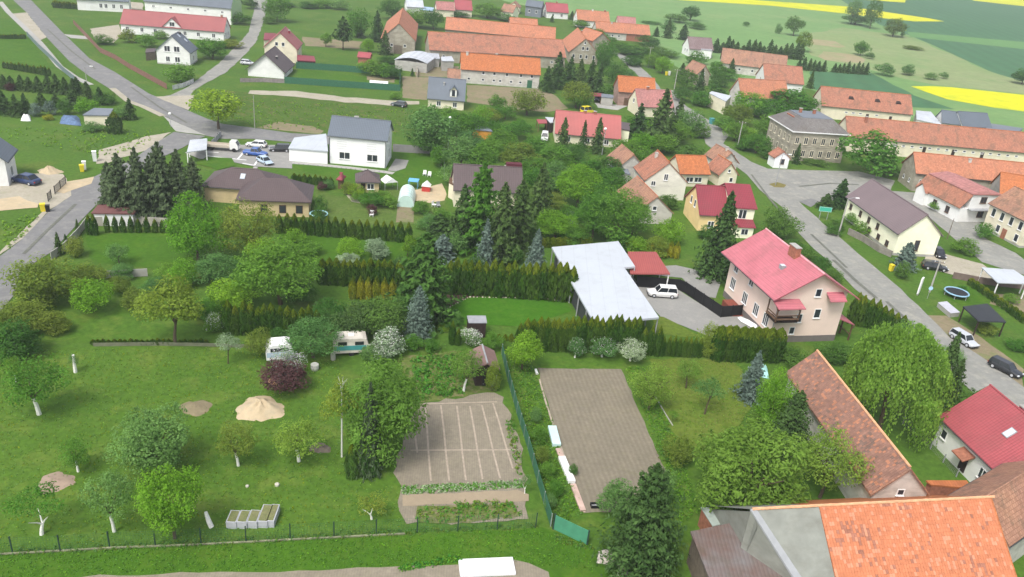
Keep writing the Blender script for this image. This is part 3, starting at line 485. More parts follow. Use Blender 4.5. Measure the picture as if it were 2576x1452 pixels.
r = house('B43', 'yellow_house', 'pale yellow gabled house with plain brown roof beside the main road', 'house', YEL, R_MAUVE, rowwin('f', 1.3, (.52, .7, .86), .9, .9, 1)+rowwin('f', 3.0, (.1, .3, .47, .64), .8, 1.0, 1)+[('r', .5, 2.2, .8, 1.9, 0)], frame=BWOOD, base=(.5, GREYP), o=(.3, .45))
house(hq(T(3, 0, 1960, 1270), T(3, 0, 2260, 1290), 9, 3.0, 6.6), 'white_house', 'white house with dark grey roof behind the very long barn', 'house', W_, R_GREY, ())
house(hq(T(3, 0, 1750, 1235), T(3, 0, 1960, 1262), 8, 3.0, 6.2), 'white_house', 'white gabled house with graphite roof left part near the yellow field', 'house', W_, R_GREY, [('l', .5, 2.4, 1.2, 1.2)])
slabroof('white_roof_shed', 'shed with patched white metal roof right of the salmon estate barn', 'shed', [T(3, 0, 1495, 1200), T(3, 0, 1750, 1255), T(3, 0, 1640, 1125), T(3, 0, 1490, 1112)], 3.4, R_LGREY, OLDW, .3)
slabroof('grey_roof_shed', 'low grey roofed shed at the right edge above the long barn', 'shed', [T(3, 0, 2190, 1300), T(3, 0, 2500, 1345), T(3, 0, 2570, 1290), T(3, 0, 2230, 1240)], 3, R_BGREY, GREYP, .3)
# --- centre right
r = house('B44', 'yellow_villa', 'apricot house with plain dark red roof and a two storey cross wing', 'house', ORY, R_DRED, [('l', .35, 4.2, .8, 1.3, 0), ('l', .6, 4.2, .8, 1.3, 0), ('f', .3, 1.4, 1.1, 1.2)], doors=())
cw = MB(); cx0, cx1, yf, yb = 1.6, 6.2, -5.4, 4.2     # cross wing
cw.add([(cx0, yf, 0), (cx1, yf, 0), (cx1, yf, 5.6), (cx0, yf, 5.6), (cx0, yb, 0), (cx1, yb, 0), (cx1, yb, 6.0), (cx0, yb, 6.0), (cx0, 0, 8.0), (cx1, 0, 8.0)], [(0, 1, 2, 3), (1, 5, 6, 9, 2), (5, 4, 7, 6), (4, 0, 3, 8, 7)])
cw.build('cross_wing', YEL, r, fix=True)
MB().add([(cx0-.3, yf-.4, 5.4), (cx1+.3, yf-.4, 5.4), (cx1+.3, 0, 8.35), (cx0-.3, 0, 8.35), (cx1+.3, yb+.4, 5.7), (cx0-.3, yb+.4, 5.7), (cx0-.3, yf-.4, 5.25), (cx1+.3, yf-.4, 5.25), (cx1+.3, 0, 8.15), (cx0-.3, 0, 8.15), (cx1+.3, yb+.4, 5.5), (cx0-.3, yb+.4, 5.5)], [(0, 1, 2, 3), (3, 2, 4, 5), (6, 9, 8, 7), (9, 11, 10, 8), (0, 6, 7, 1), (1, 7, 8, 2), (2, 8, 10, 4), (0, 3, 9, 6), (3, 5, 11, 9), (5, 4, 10, 11)]).build('wing_roof', R_DRED, r, fix=True)
o_ = Matrix.Translation((3.9, yf, 4.1)); f_ = MB().box(-.8, .8, -.06, .05, -.9, .9, 0, o_).build('window', WP, r); MB().box(-.68, -.08, -.08, -.062, -.8, .8, 0, o_).box(.08, .68, -.08, -.062, -.8, .8, 0, o_).build('pane', glassm(), f_)
MB().box(1.9, 5.9, yf-2.0, yf-.003, 0, 2.2).build('porch_wall', YEL, r)
MB().add([(1.6, yf-2.3, 2.3), (6.2, yf-2.3, 2.3), (6.2, yf, 3.1), (1.6, yf, 3.1), (1.6, yf-2.3, 2.2), (6.2, yf-2.3, 2.2), (6.2, yf, 3.0), (1.6, yf, 3.0)], [(0, 1, 2, 3), (7, 6, 5, 4), (0, 4, 5, 1), (1, 5, 6, 2), (3, 7, 4, 0)]).build('porch_roof', R_DRED, r, fix=True)
o_ = Matrix.Translation((4.2, yf-2.0, 1.3)); f_ = MB().box(-.7, .7, -.06, .05, -.6, .6, 0, o_).build('window', WP, r); MB().box(-.6, -.05, -.08, -.062, -.5, .5, 0, o_).box(.05, .6, -.08, -.062, -.5, .5, 0, o_).build('pane', glassm(), f_)
r = house('B45', 'pale_gable_house', 'pale gabled house with large blank gable, two small windows and old brown roof', 'house', pl('pale_cream_plaster', .74, .72, .62, var=.08, sc=.5, dirt=.3), R_ORO, [('r', .48, 4.9, .75, 1.2, 1), ('r', .2, 3.4, .8, .9, 1)], chims=((.3, .4, .8, .7, OLDW),), ridge=R_OR2, o=(.2, .3))
house('B46', 'low_barn', 'lower barn with brown tile roof and pale gable with one square window', 'barn', pl('greyish_white_plaster', .56, .53, .47, var=.1, sc=.5, dirt=.3), R_BRN, [('r', .48, 3.2, .7, .7, 0)], ridge=R_OR, o=(.2, .3))
house(hq((1572, 403), (1600, 440), 6, 2.8, 5.6) if 0 else (22.5, 178.5, -1.3, 8.0, 6.5, 3.0, 6.0), 'old_cottage', 'small brown tiled roof tucked behind the pale gabled house', 'house', OLDW, R_BRN, ())
house('B47', 'orange_house', 'small house with bright orange roof between the pale gable and the cream gable', 'house', CREAM, R_OR2, rowwin('f', 1.6, (.35, .65), 1.6, 1.0, 1), ridge=R_OR2)
house('B47b', 'cream_cottage', 'cream gabled cottage with mottled orange roof beside the road', 'house', CREAM, R_ORO, [('r', .5, 3.6, .5, .6, 0), ('r', .7, 1.5, .7, .9, 0)], ridge=R_OR2)
house((46.5, 190.5, -1.2, 7.0, 5.4, 2.8, 5.4), 'old_cottage', 'rear brown roofed cottage along the road behind the orange house', 'house', OLDW, R_BRN, (), chims=((.7, .5, .6, .5, OLDW),))
slabroof('grey_shed', 'grey flat roofed shed beside the old brown tiled roofs', 'shed', [T(2, 1, 950, 235), T(2, 1, 1195, 305), T(2, 1, 1140, 205), T(2, 1, 960, 215)], 2.6, R_BGREY, GREYP, .3)
# --- centre
r = house('B67', 'brown_roof_house', 'beige house with brown red roof half hidden by spruces in the middle', 'house', CREAM, R_BROWN, [('l', .5, 4.4, 1, 1.2)], chims=((.78, .6, .6, .7, CREAM),))
MB().box(3.6, 6.6, -.05, 1.3, 7.3, 7.9).build('solar_collector', pl('deep_red_sheet', .10, .02, .03, var=.1), r)
slabroof('garage_annex', 'beige garage with rounded end joined to the left gable of the brown red roof', 'garage', [(1129, 458), (1150, 470), (1158, 440), (1135, 432)], 3.2, BWOOD, CREAM, .2)
hq_ = hq(T(1, 1, 1000, 378), T(1, 1, 1255, 385), 5.0, 2.3, 4.0)
r = house(hq_, 'garden_house', 'beige garden house with brown hipped roof beside the vegetable garden', 'garden house', BEIGE, R_BROWN, [('f', .62, 1.3, 1.2, 1.0)], ((('f', .28, 0, .9, 1.9, DWOOD)),), hip=2.5)
hq_ = hq(T(1, 1, 805, 352), T(1, 1, 870, 360), 2.5, 2.0, 3.0)
house(hq_, 'garden_hut', 'tiny brick red roofed hut left of the hipped garden house', 'shed', BWOOD, R_DRED, (), hip=1.0, gutter=False)
# pink house
cx, cy, a, L, W, he, hr = Q['B50']
r = house('B50', 'pink_house', 'tall pink two storey house with rose metal roof and wooden balcony', 'house', PINK, R_ROSE,
          [('f', .14, 5.9, 1.1, 1.3), ('f', .47, 5.9, 1.1, 1.3), ('f', .14, 3.2, 1.3, 1.7, 2), ('f', .42, 2.8, 1.3, 1.7, 2), ('f', .66, 2.7, 1.3, 1.7, 2), ('f', .86, 2.6, 1.3, 1.7, 2),
           ('r', .36, 3.9, .8, 1.2, 0), ('r', .3, 1.9, .7, 1.0, 0), ('r', .55, 7.9, .8, 1.1, 0), ('r', .62, 4.6, .9, 1.3, 0)], o=(.9, 1.5), base=(1.0, pl('grey_plinth', .17, .15, .14, var=.1)), frame=WP, gutter=True, ridge=pl('pale_rose_ridge', .72, .36, .38))
X, Y = L/2-.9, W/2-1.5; sl_ = (hr-he)/(W/2)
chimney(r, 1.2, -.6, hr-1.6, hr+1.1, 1.9, .8, BRICK)
s = MB().box(2.2, 3.0, -3.2, -2.5, hr-2.1, hr-1.25).build('skylight', GREYM, r)
MB().box(2.27, 2.93, -3.22, -2.6, hr-1.25, hr-1.2).build('pane', pl('skylight_glass', .55, .62, .7), s)
b = MB()   # balcony on the near left corner
bx0, bx1, by0, by1, bz = X-1.0, X+1.5, -Y-.9, -Y+2.6, 4.0
b.box(bx0, bx1, by0, by1, bz, bz+.2); bal = b.build('balcony', DWOOD, r)
b = MB()
for (xa, ya, xb, yb) in ((bx0, by0, bx1, by0), (bx1, by0, bx1, by1)):
    b.beam((xa, ya, bz+1.1), (xb, yb, bz+1.1), .12); b.beam((xa, ya, bz+.6), (xb, yb, bz+.6), .5, .05)
for (xa, ya) in ((bx0, by0), (bx1, by0), (bx1, by1)): b.beam((xa, ya, bz+.2), (xa, ya, bz+2.6), .16)
for (xa, ya, dx, dy) in ((bx1, by0, 0, .8), (bx1, by1, 0, -.8), (bx1, by0, -.8, 0)): b.beam((xa, ya, bz+1.8), (xa+dx, ya+dy, bz+2.6), .1)
b.build('railing', BWOOD, bal)
MB().add([(bx0-.6, by0-.3, bz+3.4), (bx1+.6, by0-.3, bz+2.5), (bx1+.6, by1+.4, bz+2.5), (bx0-.6, by1+.4, bz+3.4), (bx0-.6, by0-.3, bz+3.25), (bx1+.6, by0-.3, bz+2.35), (bx1+.6, by1+.4, bz+2.35), (bx0-.6, by1+.4, bz+3.25)], [(0, 1, 2, 3), (7, 6, 5, 4), (0, 4, 5, 1), (1, 5, 6, 2), (2, 6, 7, 3), (3, 7, 4, 0)]).build('balcony_roof', R_ROSE, r, fix=True)
# right wing gable dormer canopy and porch
MB().add([(X, Y*.35, 8.0), (X+1.4, Y*.35, 7.2), (X+1.4, Y*.85, 7.2), (X, Y*.85, 8.0), (X, Y*.35, 7.85), (X+1.4, Y*.35, 7.05), (X+1.4, Y*.85, 7.05), (X, Y*.85, 7.85)], [(0, 1, 2, 3), (7, 6, 5, 4), (0, 4, 5, 1), (1, 5, 6, 2), (2, 6, 7, 3)]).build('canopy', R_ROSE, r, fix=True)
px, py = X-3.2, Y
MB().add([(px-1.6, py, 3.7), (px+3.4, py, 3.7), (px+3.4, py+2.6, 2.7), (px-1.6, py+2.6, 2.7), (px-1.6, py, 3.55), (px+3.4, py, 3.55), (px+3.4, py+2.6, 2.55), (px-1.6, py+2.6, 2.55)], [(0, 1, 2, 3), (7, 6, 5, 4), (0, 4, 5, 1), (1, 5, 6, 2), (2, 6, 7, 3), (3, 7, 4, 0)]).build('porch_roof', R_ROSE, r, fix=True)
b = MB()
for xx in (px-1.4, px+1, px+3.2): b.beam((xx, py+2.4, 0), (xx, py+2.4, 2.6), .18); b.beam((xx, py+2.4, 1.9), (xx+.6, py+2.4, 2.6), .1)
b.beam((px-1.4, py+2.4, 1.0), (px+3.2, py+2.4, 1.0), .12); b.build('porch_frame', BWOOD, r)
b = MB().box(-X+3.2, X-9.2, -Y-1.8, -Y-.05, 0, 1.0)
for k in range(6): b.box(-X+5.2+k*.3, -X+5.5+k*.3, -Y-1.8, -Y-.05, 0, .95-.16*k)
b.build('entrance_steps', pl('red_clinker', .22, .06, .04, var=.2, sc=3), r)
MB().tube([(X+.06, -Y-.06, 7), (X+.06, -Y-.06, 1.1)], [.06]*2, 5).build('downpipe', GREYM, r)
slabroof('red_carport', 'carport with plain dusky red roof behind the black fence', 'carport', [T(2, 1, 1190, 1300), T(2, 1, 1592, 1303), T(2, 1, 1450, 1082), T(2, 1, 1165, 1080)], 2.9, R_PINK if 0 else roofmat('dusky_red_sheet', (.36, .09, .08), (.32, .08, .075), 'sheet'), None, .3, posts=WP)
wr = slabroof('white_flat_roof', 'large white flat L shaped roof on open steel posts beside the tall hedge', 'shelter', [(1388, 621.7), (1496, 813), (1658, 798.4), (1570.5, 673), (1598, 670.4), (1555.5, 606.7)], 3.6, R_WHITE, None, .3, .3, posts=GREYM)
g = [P(*p, 3.6) for p in ((1388, 621.7), (1496, 813), (1658, 798.4), (1570.5, 673))]; c = Vector(wr.location)
q_ = [((p.x-c.x)*.93, (p.y-c.y)*.93) for p in g]
MB().add([(q_[0][0], q_[0][1], 0), (q_[1][0], q_[1][1], 0), (q_[1][0], q_[1][1], 3.2), (q_[0][0], q_[0][1], 3.2), (q_[0][0]+.1, q_[0][1]+.1, 0), (q_[1][0]+.1, q_[1][1]+.1, 0), (q_[1][0]+.1, q_[1][1]+.1, 3.2), (q_[0][0]+.1, q_[0][1]+.1, 3.2)], [(0, 1, 2, 3), (7, 6, 5, 4), (0, 4, 5, 1), (3, 2, 6, 7), (0, 3, 7, 4), (1, 5, 6, 2)]).build('side_wall', DGREY, wr, fix=True)
# --- lower right barns
def tiles(root, L, W, he, hr, x0, x1, rows, tw, mats, seed, side=-1, skip=.0, name='roof_tiles'):
    """overlapping individual tiles on one slope; slight random tilt, lift and tone"""
    rnd = random.Random(seed); b = MB(); sl_ = (hr-he)/(W/2); n = int((x1-x0)/tw); ang = math.atan(sl_); slen = math.hypot(W/2, hr-he)/rows
    for r_ in range(rows):
        for i in range(n):
            if rnd.random() < skip: continue
            s = (r_+.5)/rows; y = side*(W/2)*(1-s); z = he+(hr-he)*s
            x = x0+(i+.5+(.5 if r_ % 2 else 0)*.0)*tw
            q = Matrix.Translation((x, y, z+.045+rnd.uniform(0, .02))) @ Matrix.Rotation(-side*(ang-.06)+rnd.gauss(0, .012), 4, 'X') @ Matrix.Rotation(rnd.gauss(0, .015), 4, 'Z') @ Matrix.Rotation(rnd.gauss(0, .02), 4, 'Y')
            u = rnd.random(); wob = math.sin(x*.9+r_*.35)+math.sin(x*.33-r_*.21+1.3)
            m = 0 if u < .5 else 1 if u < .8 else 2
            if wob > 1.35 and u < .35: m = 3
            if u > .965: m = 3
            hw = tw*.47; b.box(-hw, hw, -slen*.56, slen*.56, -.02, .02, m, q)
    return b.build(name, mats, root)
TM = [pl('clay_tile_light', .50, .18, .088, var=.1, sc=1.5), pl('clay_tile_mid', .46, .165, .08, var=.1, sc=1.5), pl('clay_tile_pale', .53, .235, .14, var=.1, sc=1.5), pl('clay_tile_dark', .33, .14, .09, var=.25, sc=2)]
TM2 = [pl('old_tile_brown', .235, .128, .095, var=.2, sc=1.2), pl('old_tile_mid', .27, .145, .105, var=.2, sc=1.2), pl('old_tile_orange', .38, .17, .10, var=.2, sc=1.2), pl('old_tile_dark', .18, .115, .09, var=.25, sc=1.2)]
q55 = (42.9, 0, 0); a0 = P(2060, 1273, 8.0); a1 = P(2495, 1251, 8.0); dd = a1-a0; L = dd.length; an = math.atan2(dd.y, dd.x); W = 15.0; c = (a0+a1)/2
r = thing('near_barn', 'nearest barn with bright orange clay tile roof and grey left strip at the lower right', 'barn', (c.x, c.y, 0), an)
he, hr = 2.0, 8.0; gl = 6.7
MB().add([(sx, y, z) for sx in (-L/2-.3, L/2-.3) for y, z in ((-7.1, 0), (7.1, 0), (7.1, he+.1), (0, hr-.25), (-7.1, he+.1))], [(0, 1, 2, 3, 4), (9, 8, 7, 6, 5), (0, 4, 9, 5), (1, 6, 7, 2), (4, 3, 8, 9), (3, 2, 7, 8)]).build('wall', STONE, r, fix=True)
rf = gable_roof(L, W, he, hr).build('roof', R_OR2, r, fix=True)
tiles(r, L, W, he, hr-.02, -L/2, L/2, 27, .27, TM, 5).parent = rf
gs = MB(); gs.add([(-L/2-1.6, -W/2-.2, he-.3), (-L/2-.02, -W/2-.2, he-.3), (-L/2-.02, 0, hr), (-L/2-gl+.3, 0, hr), (-L/2-1.6, -W/2-.2, he-.5), (-L/2-.02, -W/2-.2, he-.5), (-L/2-.02, 0, hr-.2), (-L/2-gl+.3, 0, hr-.2), (-L/2-.02, W/2, he), (-L/2-gl, W/2, he)], [(0, 1, 2, 3), (7, 6, 5, 4), (0, 4, 5, 1), (0, 3, 7, 4), (3, 2, 8, 9)])
gs.add([(-L/2-gl+.5, -.1, 0), (-L/2-gl+.5, 6.9, 0), (-L/2-gl+.5, 6.9, he), (-L/2-gl+.5, 0, hr-.25), (-L/2-gl+.5, -1.0, hr-1.1)], [(0, 1, 2, 3, 4)])
gs.add([(-L/2-1.7, -W/2-.2, 0), (-L/2-gl+.2, 0, 0), (-L/2-gl+.2, 0, hr-.2), (-L/2-1.7, -W/2-.2, he-.35)], [(0, 1, 2, 3)])
gs.build('grey_roof_part', pl('grey_cement_sheet', .235, .245, .215, var=.14, sc=.8, dirt=.4, bump=.3), r, fix=True)
MB().add([(-L/2-1.9, -W/2-.2, he-.24), (-L/2-1.1, -W/2-.2, he-.2), (-L/2-gl+.65, 0, hr+.06), (-L/2-gl+.1, 0, hr+.04), (-L/2-1.9, -W/2-.2, he-.5), (-L/2-1.1, -W/2-.2, he-.4), (-L/2-gl+.65, 0, hr-.1), (-L/2-gl+.1, 0, hr-.15)], [(0, 1, 2, 3), (7, 6, 5, 4), (0, 4, 5, 1), (1, 5, 6, 2), (2, 6, 7, 3), (3, 7, 4, 0)]).build('verge_board', GREYM, r, fix=True)
rng = random.Random(3); b = MB()
for i in range(int((L+gl)/.42)):
    x = -L/2-gl+.3+i*.42; b.tube([(x, 0, hr+.03+rng.uniform(-.01, .02)), (x+.45, 0, hr+.06+rng.uniform(-.01, .02))], [.15, .13], 7)
b.build('ridge_tile', pl('pale_ridge_tile', .66, .36, .2, var=.2, sc=2), rf)
# rusty metal lean-to on its left
h2 = 3.6; slabroof('rusty_shed', 'shed with patched rusty grey metal roof joined to the near orange barn', 'shed', [(1737, 1337), (1815, 1530), (2110, 1530), (1985, 1370), (1925, 1297)], h2, roofmat('rusty_sheet', (.15, .098, .08), (.19, .185, .185), 'sheet', moss=.45), GWOOD, .35)
# long brown tiled barn
cx, cy, a, L, W, he, hr = Q['B53']; L = 23.0
r = house((cx, cy, a, L, W, he, hr), 'brown_tile_barn', 'long narrow barn with weathered brown orange tile roof beside the weeping willow', 'barn', OLDW, R_BRN, (('r', .5, 4.2, .6, .6, 0),), ridge=False, gutter=False)
rf = [c_ for c_ in r.children if c_.name.startswith('roof')][0]
tiles(r, L, W, he, hr-.02, -L/2, L/2, 15, .3, TM2, 8).parent = rf
b = MB()
for i in range(int(L/.42)):
    x = -L/2+i*.42; b.tube([(x, 0, hr+.03), (x+.45, 0, hr+.06)], [.15, .13], 7)
b.build('ridge_tile', pl('pale_ridge_tile', .66, .36, .2), rf)
house('B54', 'white_red_house', 'white house with wide plain red metal roof at the lower right edge', 'house', W_, R_RED, [('f', .06, 2.2, .8, 1.0, 0), ('f', .42, 2.0, .9, 1.2), ('f', .6, 2.0, .9, 1.2), ('f', .8, 2.0, .9, 1.2)], ((('f', .27, .2, 1.1, 2.1, DWOOD)),), chims=((.2, .68, .9, 1.4, R_RED),), skylights=((.35, .6),))
wh = bpy.data.objects['white_red_house']; MB().add([(-5.2, -4.8, 3.0), (-3.2, -4.8, 3.0), (-3.2, -6.2, 2.5), (-5.2, -6.2, 2.5), (-5.2, -4.8, 2.85), (-3.2, -4.8, 2.85), (-3.2, -6.2, 2.35), (-5.2, -6.2, 2.35)], [(0, 1, 2, 3), (7, 6, 5, 4), (0, 4, 5, 1), (1, 5, 6, 2), (2, 6, 7, 3), (3, 7, 4, 0)]).build('door_canopy', BRICK, wh, fix=True)
r = house(hq((2540, 1375), (2700, 1262), 7, 4.6, 7.6), 'corner_barn', 'barn with plain brown tile roof cut by the lower right corner', 'barn', OLDW, R_BRN, ())
slabroof('brick_wing', 'low ruined brick wing between the brown tiled barn and the red roofed house', 'annex', [T(3, 3, 1640, 520), T(3, 3, 2050, 560), T(3, 3, 2000, 478), T(3, 3, 1590, 478)], 2.4, R_OR2, BRICK, .2)
slabroof('tool_shed', 'small shed with pale green grey tin roof beside the rusty roofed shed', 'shed', [T(2, 3, 2020, 940), T(2, 3, 2155, 905), T(2, 3, 2050, 748), T(2, 3, 1900, 748)], 2.2, R_LGREY if 0 else pl('greenish_tin', .36, .42, .38, var=.15, dirt=.4), BRICK, .12, .1)
# allotment shed and outhouse
r = house('B61', 'allotment_shed', 'dark wooden allotment shed with brown gabled roof above the vegetable plot', 'shed', DWOOD, pl('brown_roof_felt', .20, .125, .11, var=.15, sc=1), (), ((('r', .5, 0, .9, 1.9, BLACK)),), o=(.25, .35), ridge=GREYM, gutter=False)
slabroof('outhouse', 'little dark wooden outhouse with pale grey roof beside the white flowering bush', 'outhouse', [T(1, 2, 2140, 345), T(1, 2, 2325, 345), T(1, 2, 2312, 272), T(1, 2, 2122, 272)], 2.4, pl('grey_felt', .30, .31, .33, var=.15, dirt=.2), DWOOD, .12, .1)
slabroof('left_garage', 'low garage with dull dark red roof and white wall beside the left road', 'garage', [T(0, 1, 915, 692), T(0, 1, 1350, 698), T(0, 1, 1395, 632), T(0, 1, 1090, 606), T(0, 1, 985, 606)], 2.3, roofmat('dull_brown_red', (.17, .075, .07), (.15, .065, .06), 'sheet'), W_, .35)
slabroof('low_shed', 'low cream shed with grey flat roof beside the conifers at the left', 'shed', [T(0, 0, 830, 1155), T(0, 0, 1100, 1160), T(0, 0, 1140, 1092), T(0, 0, 945, 1086)], 2.4, R_BGREY, CREAM, .25)
slabroof('orange_hut', 'small orange walled hut with grey roof between garden trees', 'hut', [T(1, 0, 2175, 1300), T(1, 0, 2380, 1320), T(1, 0, 2335, 1268), T(1, 0, 2185, 1265)], 2.4, R_BGREY, pl('orange_wood', .55, .26, .04, var=.2), .3)
slabroof('dark_pavilion', 'open garden pavilion with nearly black roof at the right edge', 'pavilion', [T(3, 2, 2120, 325), T(3, 2, 2400, 335), T(3, 2, 2210, 150), T(3, 2, 1962, 180)], 2.7, roofmat('black_felt', (.03, .034, .04), (.036, .04, .046), 'flat'), None, .3, posts=DWOOD)
slabroof('cold_frame', 'long pale grey glazed cold frame on the grass right of the main road', 'cold frame', [T(3, 2, 1840, 250), T(3, 2, 1935, 240), T(3, 2, 1800, 128), T(3, 2, 1710, 140)], .8, pl('pale_glass_sheet', .45, .45, .5, var=.1), CONC, .05, .05)
slabroof('white_canopy', 'bright white canopy roof at the right edge beside the yard', 'canopy', [T(3, 1, 2312, 1392), T(3, 1, 2620, 1405), T(3, 1, 2600, 1345), T(3, 1, 2470, 1262), T(3, 1, 2150, 1238)], 3.0, R_WHITE, None, .3, .15, posts=WP)
# little white chapel on the square
hq_ = hq(T(3, 1, 45, 150), T(3, 1, 205, 160), 4.0, 2.8, 4.6)
xx, yy, aa, LL = rect3(T(3, 1, 28, 215), T(3, 1, 60, 245), 4, 0)
g0 = P(*T(3, 1, 48, 238)); g1 = P(*T(3, 1, 192, 246)); d = g1-g0; an = math.atan2(d.y, d.x)-math.pi/2
wd = d.length; c = (g0+g1)/2+Vector((-d.y, d.x, 0)).normalized()*1.8
house((c.x, c.y, an, 4.0, wd+.6, 2.6, 4.3), 'white_chapel', 'tiny white gabled chapel with one dark window on the village square', 'chapel', pl('bright_white_plaster', .82, .82, .82), R_ORO, [('r', .55, 1.7, .9, 1.1, 0)], frame=BWOOD, gutter=False, o=(.2, .3))
# ---------------------------------------------------------------- ground and paved surfaces
GR = ground('rough_grass', (.074, .172, .016), (.054, .142, .013), (.112, .178, .026), .05)
LAWN = ground('lawn', (.052, .150, .006), (.042, .125, .005), (.072, .155, .009), .10, 1.4, amt=.35)
LAWN2 = ground('orchard_grass', (.080, .178, .015), (.058, .152, .011), (.130, .205, .028), .09, 1.5)
LAWN3 = ground('dry_grass', (.155, .200, .030), (.12, .185, .02), (.10, .175, .014), .12, 1.5)
MEAD = ground('pale_meadow', (.17, .30, .105), (.145, .275, .09), (.21, .31, .12), .012, .25, amt=.25, bump=.1)
FIELD = ground('young_crop_field', (.062, .168, .078), (.055, .155, .072), None, .01, .2, stripes=(.15, .035, .14), amt=.2, bump=.05)
FIELD2 = ground('light_crop_field', (.12, .26, .085), (.105, .24, .08), None, .01, .2, amt=.2, bump=.05)
RAPE = ground('rapeseed_field', (.62, .60, .004), (.58, .57, .006), (.42, .50, .02), .02, .3, amt=.15, bump=.1)
DRYF = ground('dry_meadow', (.27, .31, .15), (.22, .30, .12), (.19, .29, .11), .015, .25, amt=.25, bump=.1)
BARE = ground('bare_earth_meadow', (.36, .29, .18), (.30, .28, .15), (.25, .29, .13), .03, .3, amt=.2, bump=.1)
_d = P(1470, 1292)-P(1352, 927); SA = -math.atan2(_d.y, _d.x)+math.pi/2
SOIL2 = ground('ploughed_soil', (.255, .215, .17), (.23, .195, .155), (.275, .232, .18), .12, 2.2, stripes=(SA, .55, .15), amt=.3)
SOIL = ground('garden_soil', (.295, .25, .20), (.265, .222, .178), (.32, .27, .215), .2, 2.5, stripes=(SA+.12, 1.3, .10), amt=.3)
EARTH = ground('brown_earth', (.28, .22, .15), (.23, .19, .12), (.19, .21, .09), .12, 1.2, amt=.3)
SAND = ground('sand', (.56, .45, .30), (.48, .38, .25), (.44, .37, .26), .3, 2.0, amt=.15)
GRAVEL = ground('pale_gravel', (.46, .41, .34), (.40, .36, .29), (.36, .34, .25), .2, 2.0, amt=.25)
ASPH = ground('asphalt', (.22, .215, .225), (.195, .19, .20), (.27, .262, .255), .16, 1.4, amt=.22, bump=.05)
ASPH2 = ground('old_asphalt', (.30, .295, .28), (.26, .255, .245), (.36, .345, .31), .16, 1.2, amt=.24, bump=.05)
PAVE = ground('concrete_paving', (.38, .37, .35), (.34, .335, .32), (.42, .41, .38), .2, 1.6, amt=.12, bump=.05)
PAVE2 = ground('grey_paving_blocks', (.29, .285, .27), (.265, .26, .25), (.32, .31, .29), .25, 3.0, amt=.12, bump=.1)
WHITEM = pl('white_marking', .72, .72, .70, var=.08)
rg = random.Random(11)
_lv = [0]
def crosses(q):
    n = len(q)
    def o(a, b, c): return (b[0]-a[0])*(c[1]-a[1])-(b[1]-a[1])*(c[0]-a[0])
    return [(i, j) for i in range(n) for j in range(i+2, n) if (j+1) % n != i and o(q[i], q[(i+1) % n], q[j])*o(q[i], q[(i+1) % n], q[(j+1) % n]) < 0 and o(q[j], q[(j+1) % n], q[i])*o(q[j], q[(j+1) % n], q[(i+1) % n]) < 0]
def patch(name, pts, m, lvl=1, rough=.0, seg=2.0, tile=None):
    """flat sheet on the ground; organic outline when rough > 0"""
    g = [P(*(T(*tile, *p) if tile else p)) for p in pts]; out = []; _lv[0] += 1; zz = .012*lvl+.00008*_lv[0]
    n = len(g)
    for i in range(n):
        a, b = g[i], g[(i+1) % n]; L = (b-a).length; k = max(1, int(L/seg)) if rough else 1
        nn = Vector((-(b-a).y, (b-a).x, 0)).normalized() if L > 0 else Vector((1, 0, 0))
        for j in range(k):
            p = a+(b-a)*j/k
            if rough: p = p+nn*rg.uniform(-rough, rough)
            out.append((p.x, p.y, zz))
    if crosses(out): print('CROSS', name, [pj(out[i])[:2] for i, j in crosses(out)][:4])
    ar = sum(out[i][0]*out[(i+1) % len(out)][1]-out[(i+1) % len(out)][0]*out[i][1] for i in range(len(out)))
    if ar < 0: out.reverse()
    me = bpy.data.meshes.new(name); bm_ = bmesh.new(); vs = [bm_.verts.new(p) for p in out]; f = bm_.faces.new(vs); f.normal_update(); bmesh.ops.triangulate(bm_, faces=[f]); bm_.to_mesh(me); bm_.free(); me.materials.append(m)
    return tag(link(bpy.data.objects.new(name, me)), kind='structure')
def strip(name, pts, wd, m, lvl=2, tile=None):
    g = [P(*(T(*tile, *p) if tile else p)) for p in pts]; L = []; R = []
    _lv[0] += 1; zz = .012*lvl+.00008*_lv[0]
    for i, p in enumerate(g):
        d = (g[min(i+1, len(g)-1)]-g[max(i-1, 0)]).normalized(); n_ = Vector((-d.y, d.x, 0)); L.append(p+n_*wd/2); R.append(p-n_*wd/2)
    b = MB(); k = len(g); vs = [(v.x, v.y, zz) for v in L]+[(v.x, v.y, zz) for v in R]
    b.add(vs, [(i, k+i, k+i+1, i+1) for i in range(k-1)]); return tag(b.build(name, m), kind='structure')
b = MB().add([(-1450, -250, 0), (2350, -250, 0), (2350, 3250, 0), (-1450, 3250, 0)], [(0, 1, 2, 3)]); tag(b.build('ground', GR), kind='structure')
# far country
patch('meadow', [(1120, -40), (2700, -60), (2700, 330), (2300, 330), (2040, 225), (1760, 200), (1640, 120), (1530, 60), (1300, 10)], MEAD, 1, 2, 12)
patch('field', [(2100, -10), (2060, -60), (2760, -60), (2760, 222), (2530, 200), (2470, 170), (2350, 115), (2277, 85), (2212, 62)], FIELD, 2)
patch('field', [(2282, 80), (2576, 106), (2720, 118), (2720, 140), (2576, 124), (2290, 93)], FIELD2, 3)
patch('rapeseed_field', [(1770, -8), (2124, 16), (2212, 28), (2340, 47), (2374, 54), (2300, 54), (2212, 45), (2124, 34), (1932, 14), (1700, 0)], RAPE, 4, .6, 12)
patch('rapeseed_field', [(2060, -40), (2280, -6), (2277, 7), (2220, 3), (1900, -22)], RAPE, 4, .6, 12)
patch('rapeseed_field', [(2420, -12), (2600, 2), (2760, 16), (2760, 34), (2576, 16), (2450, 2)], RAPE, 4, .6, 12)
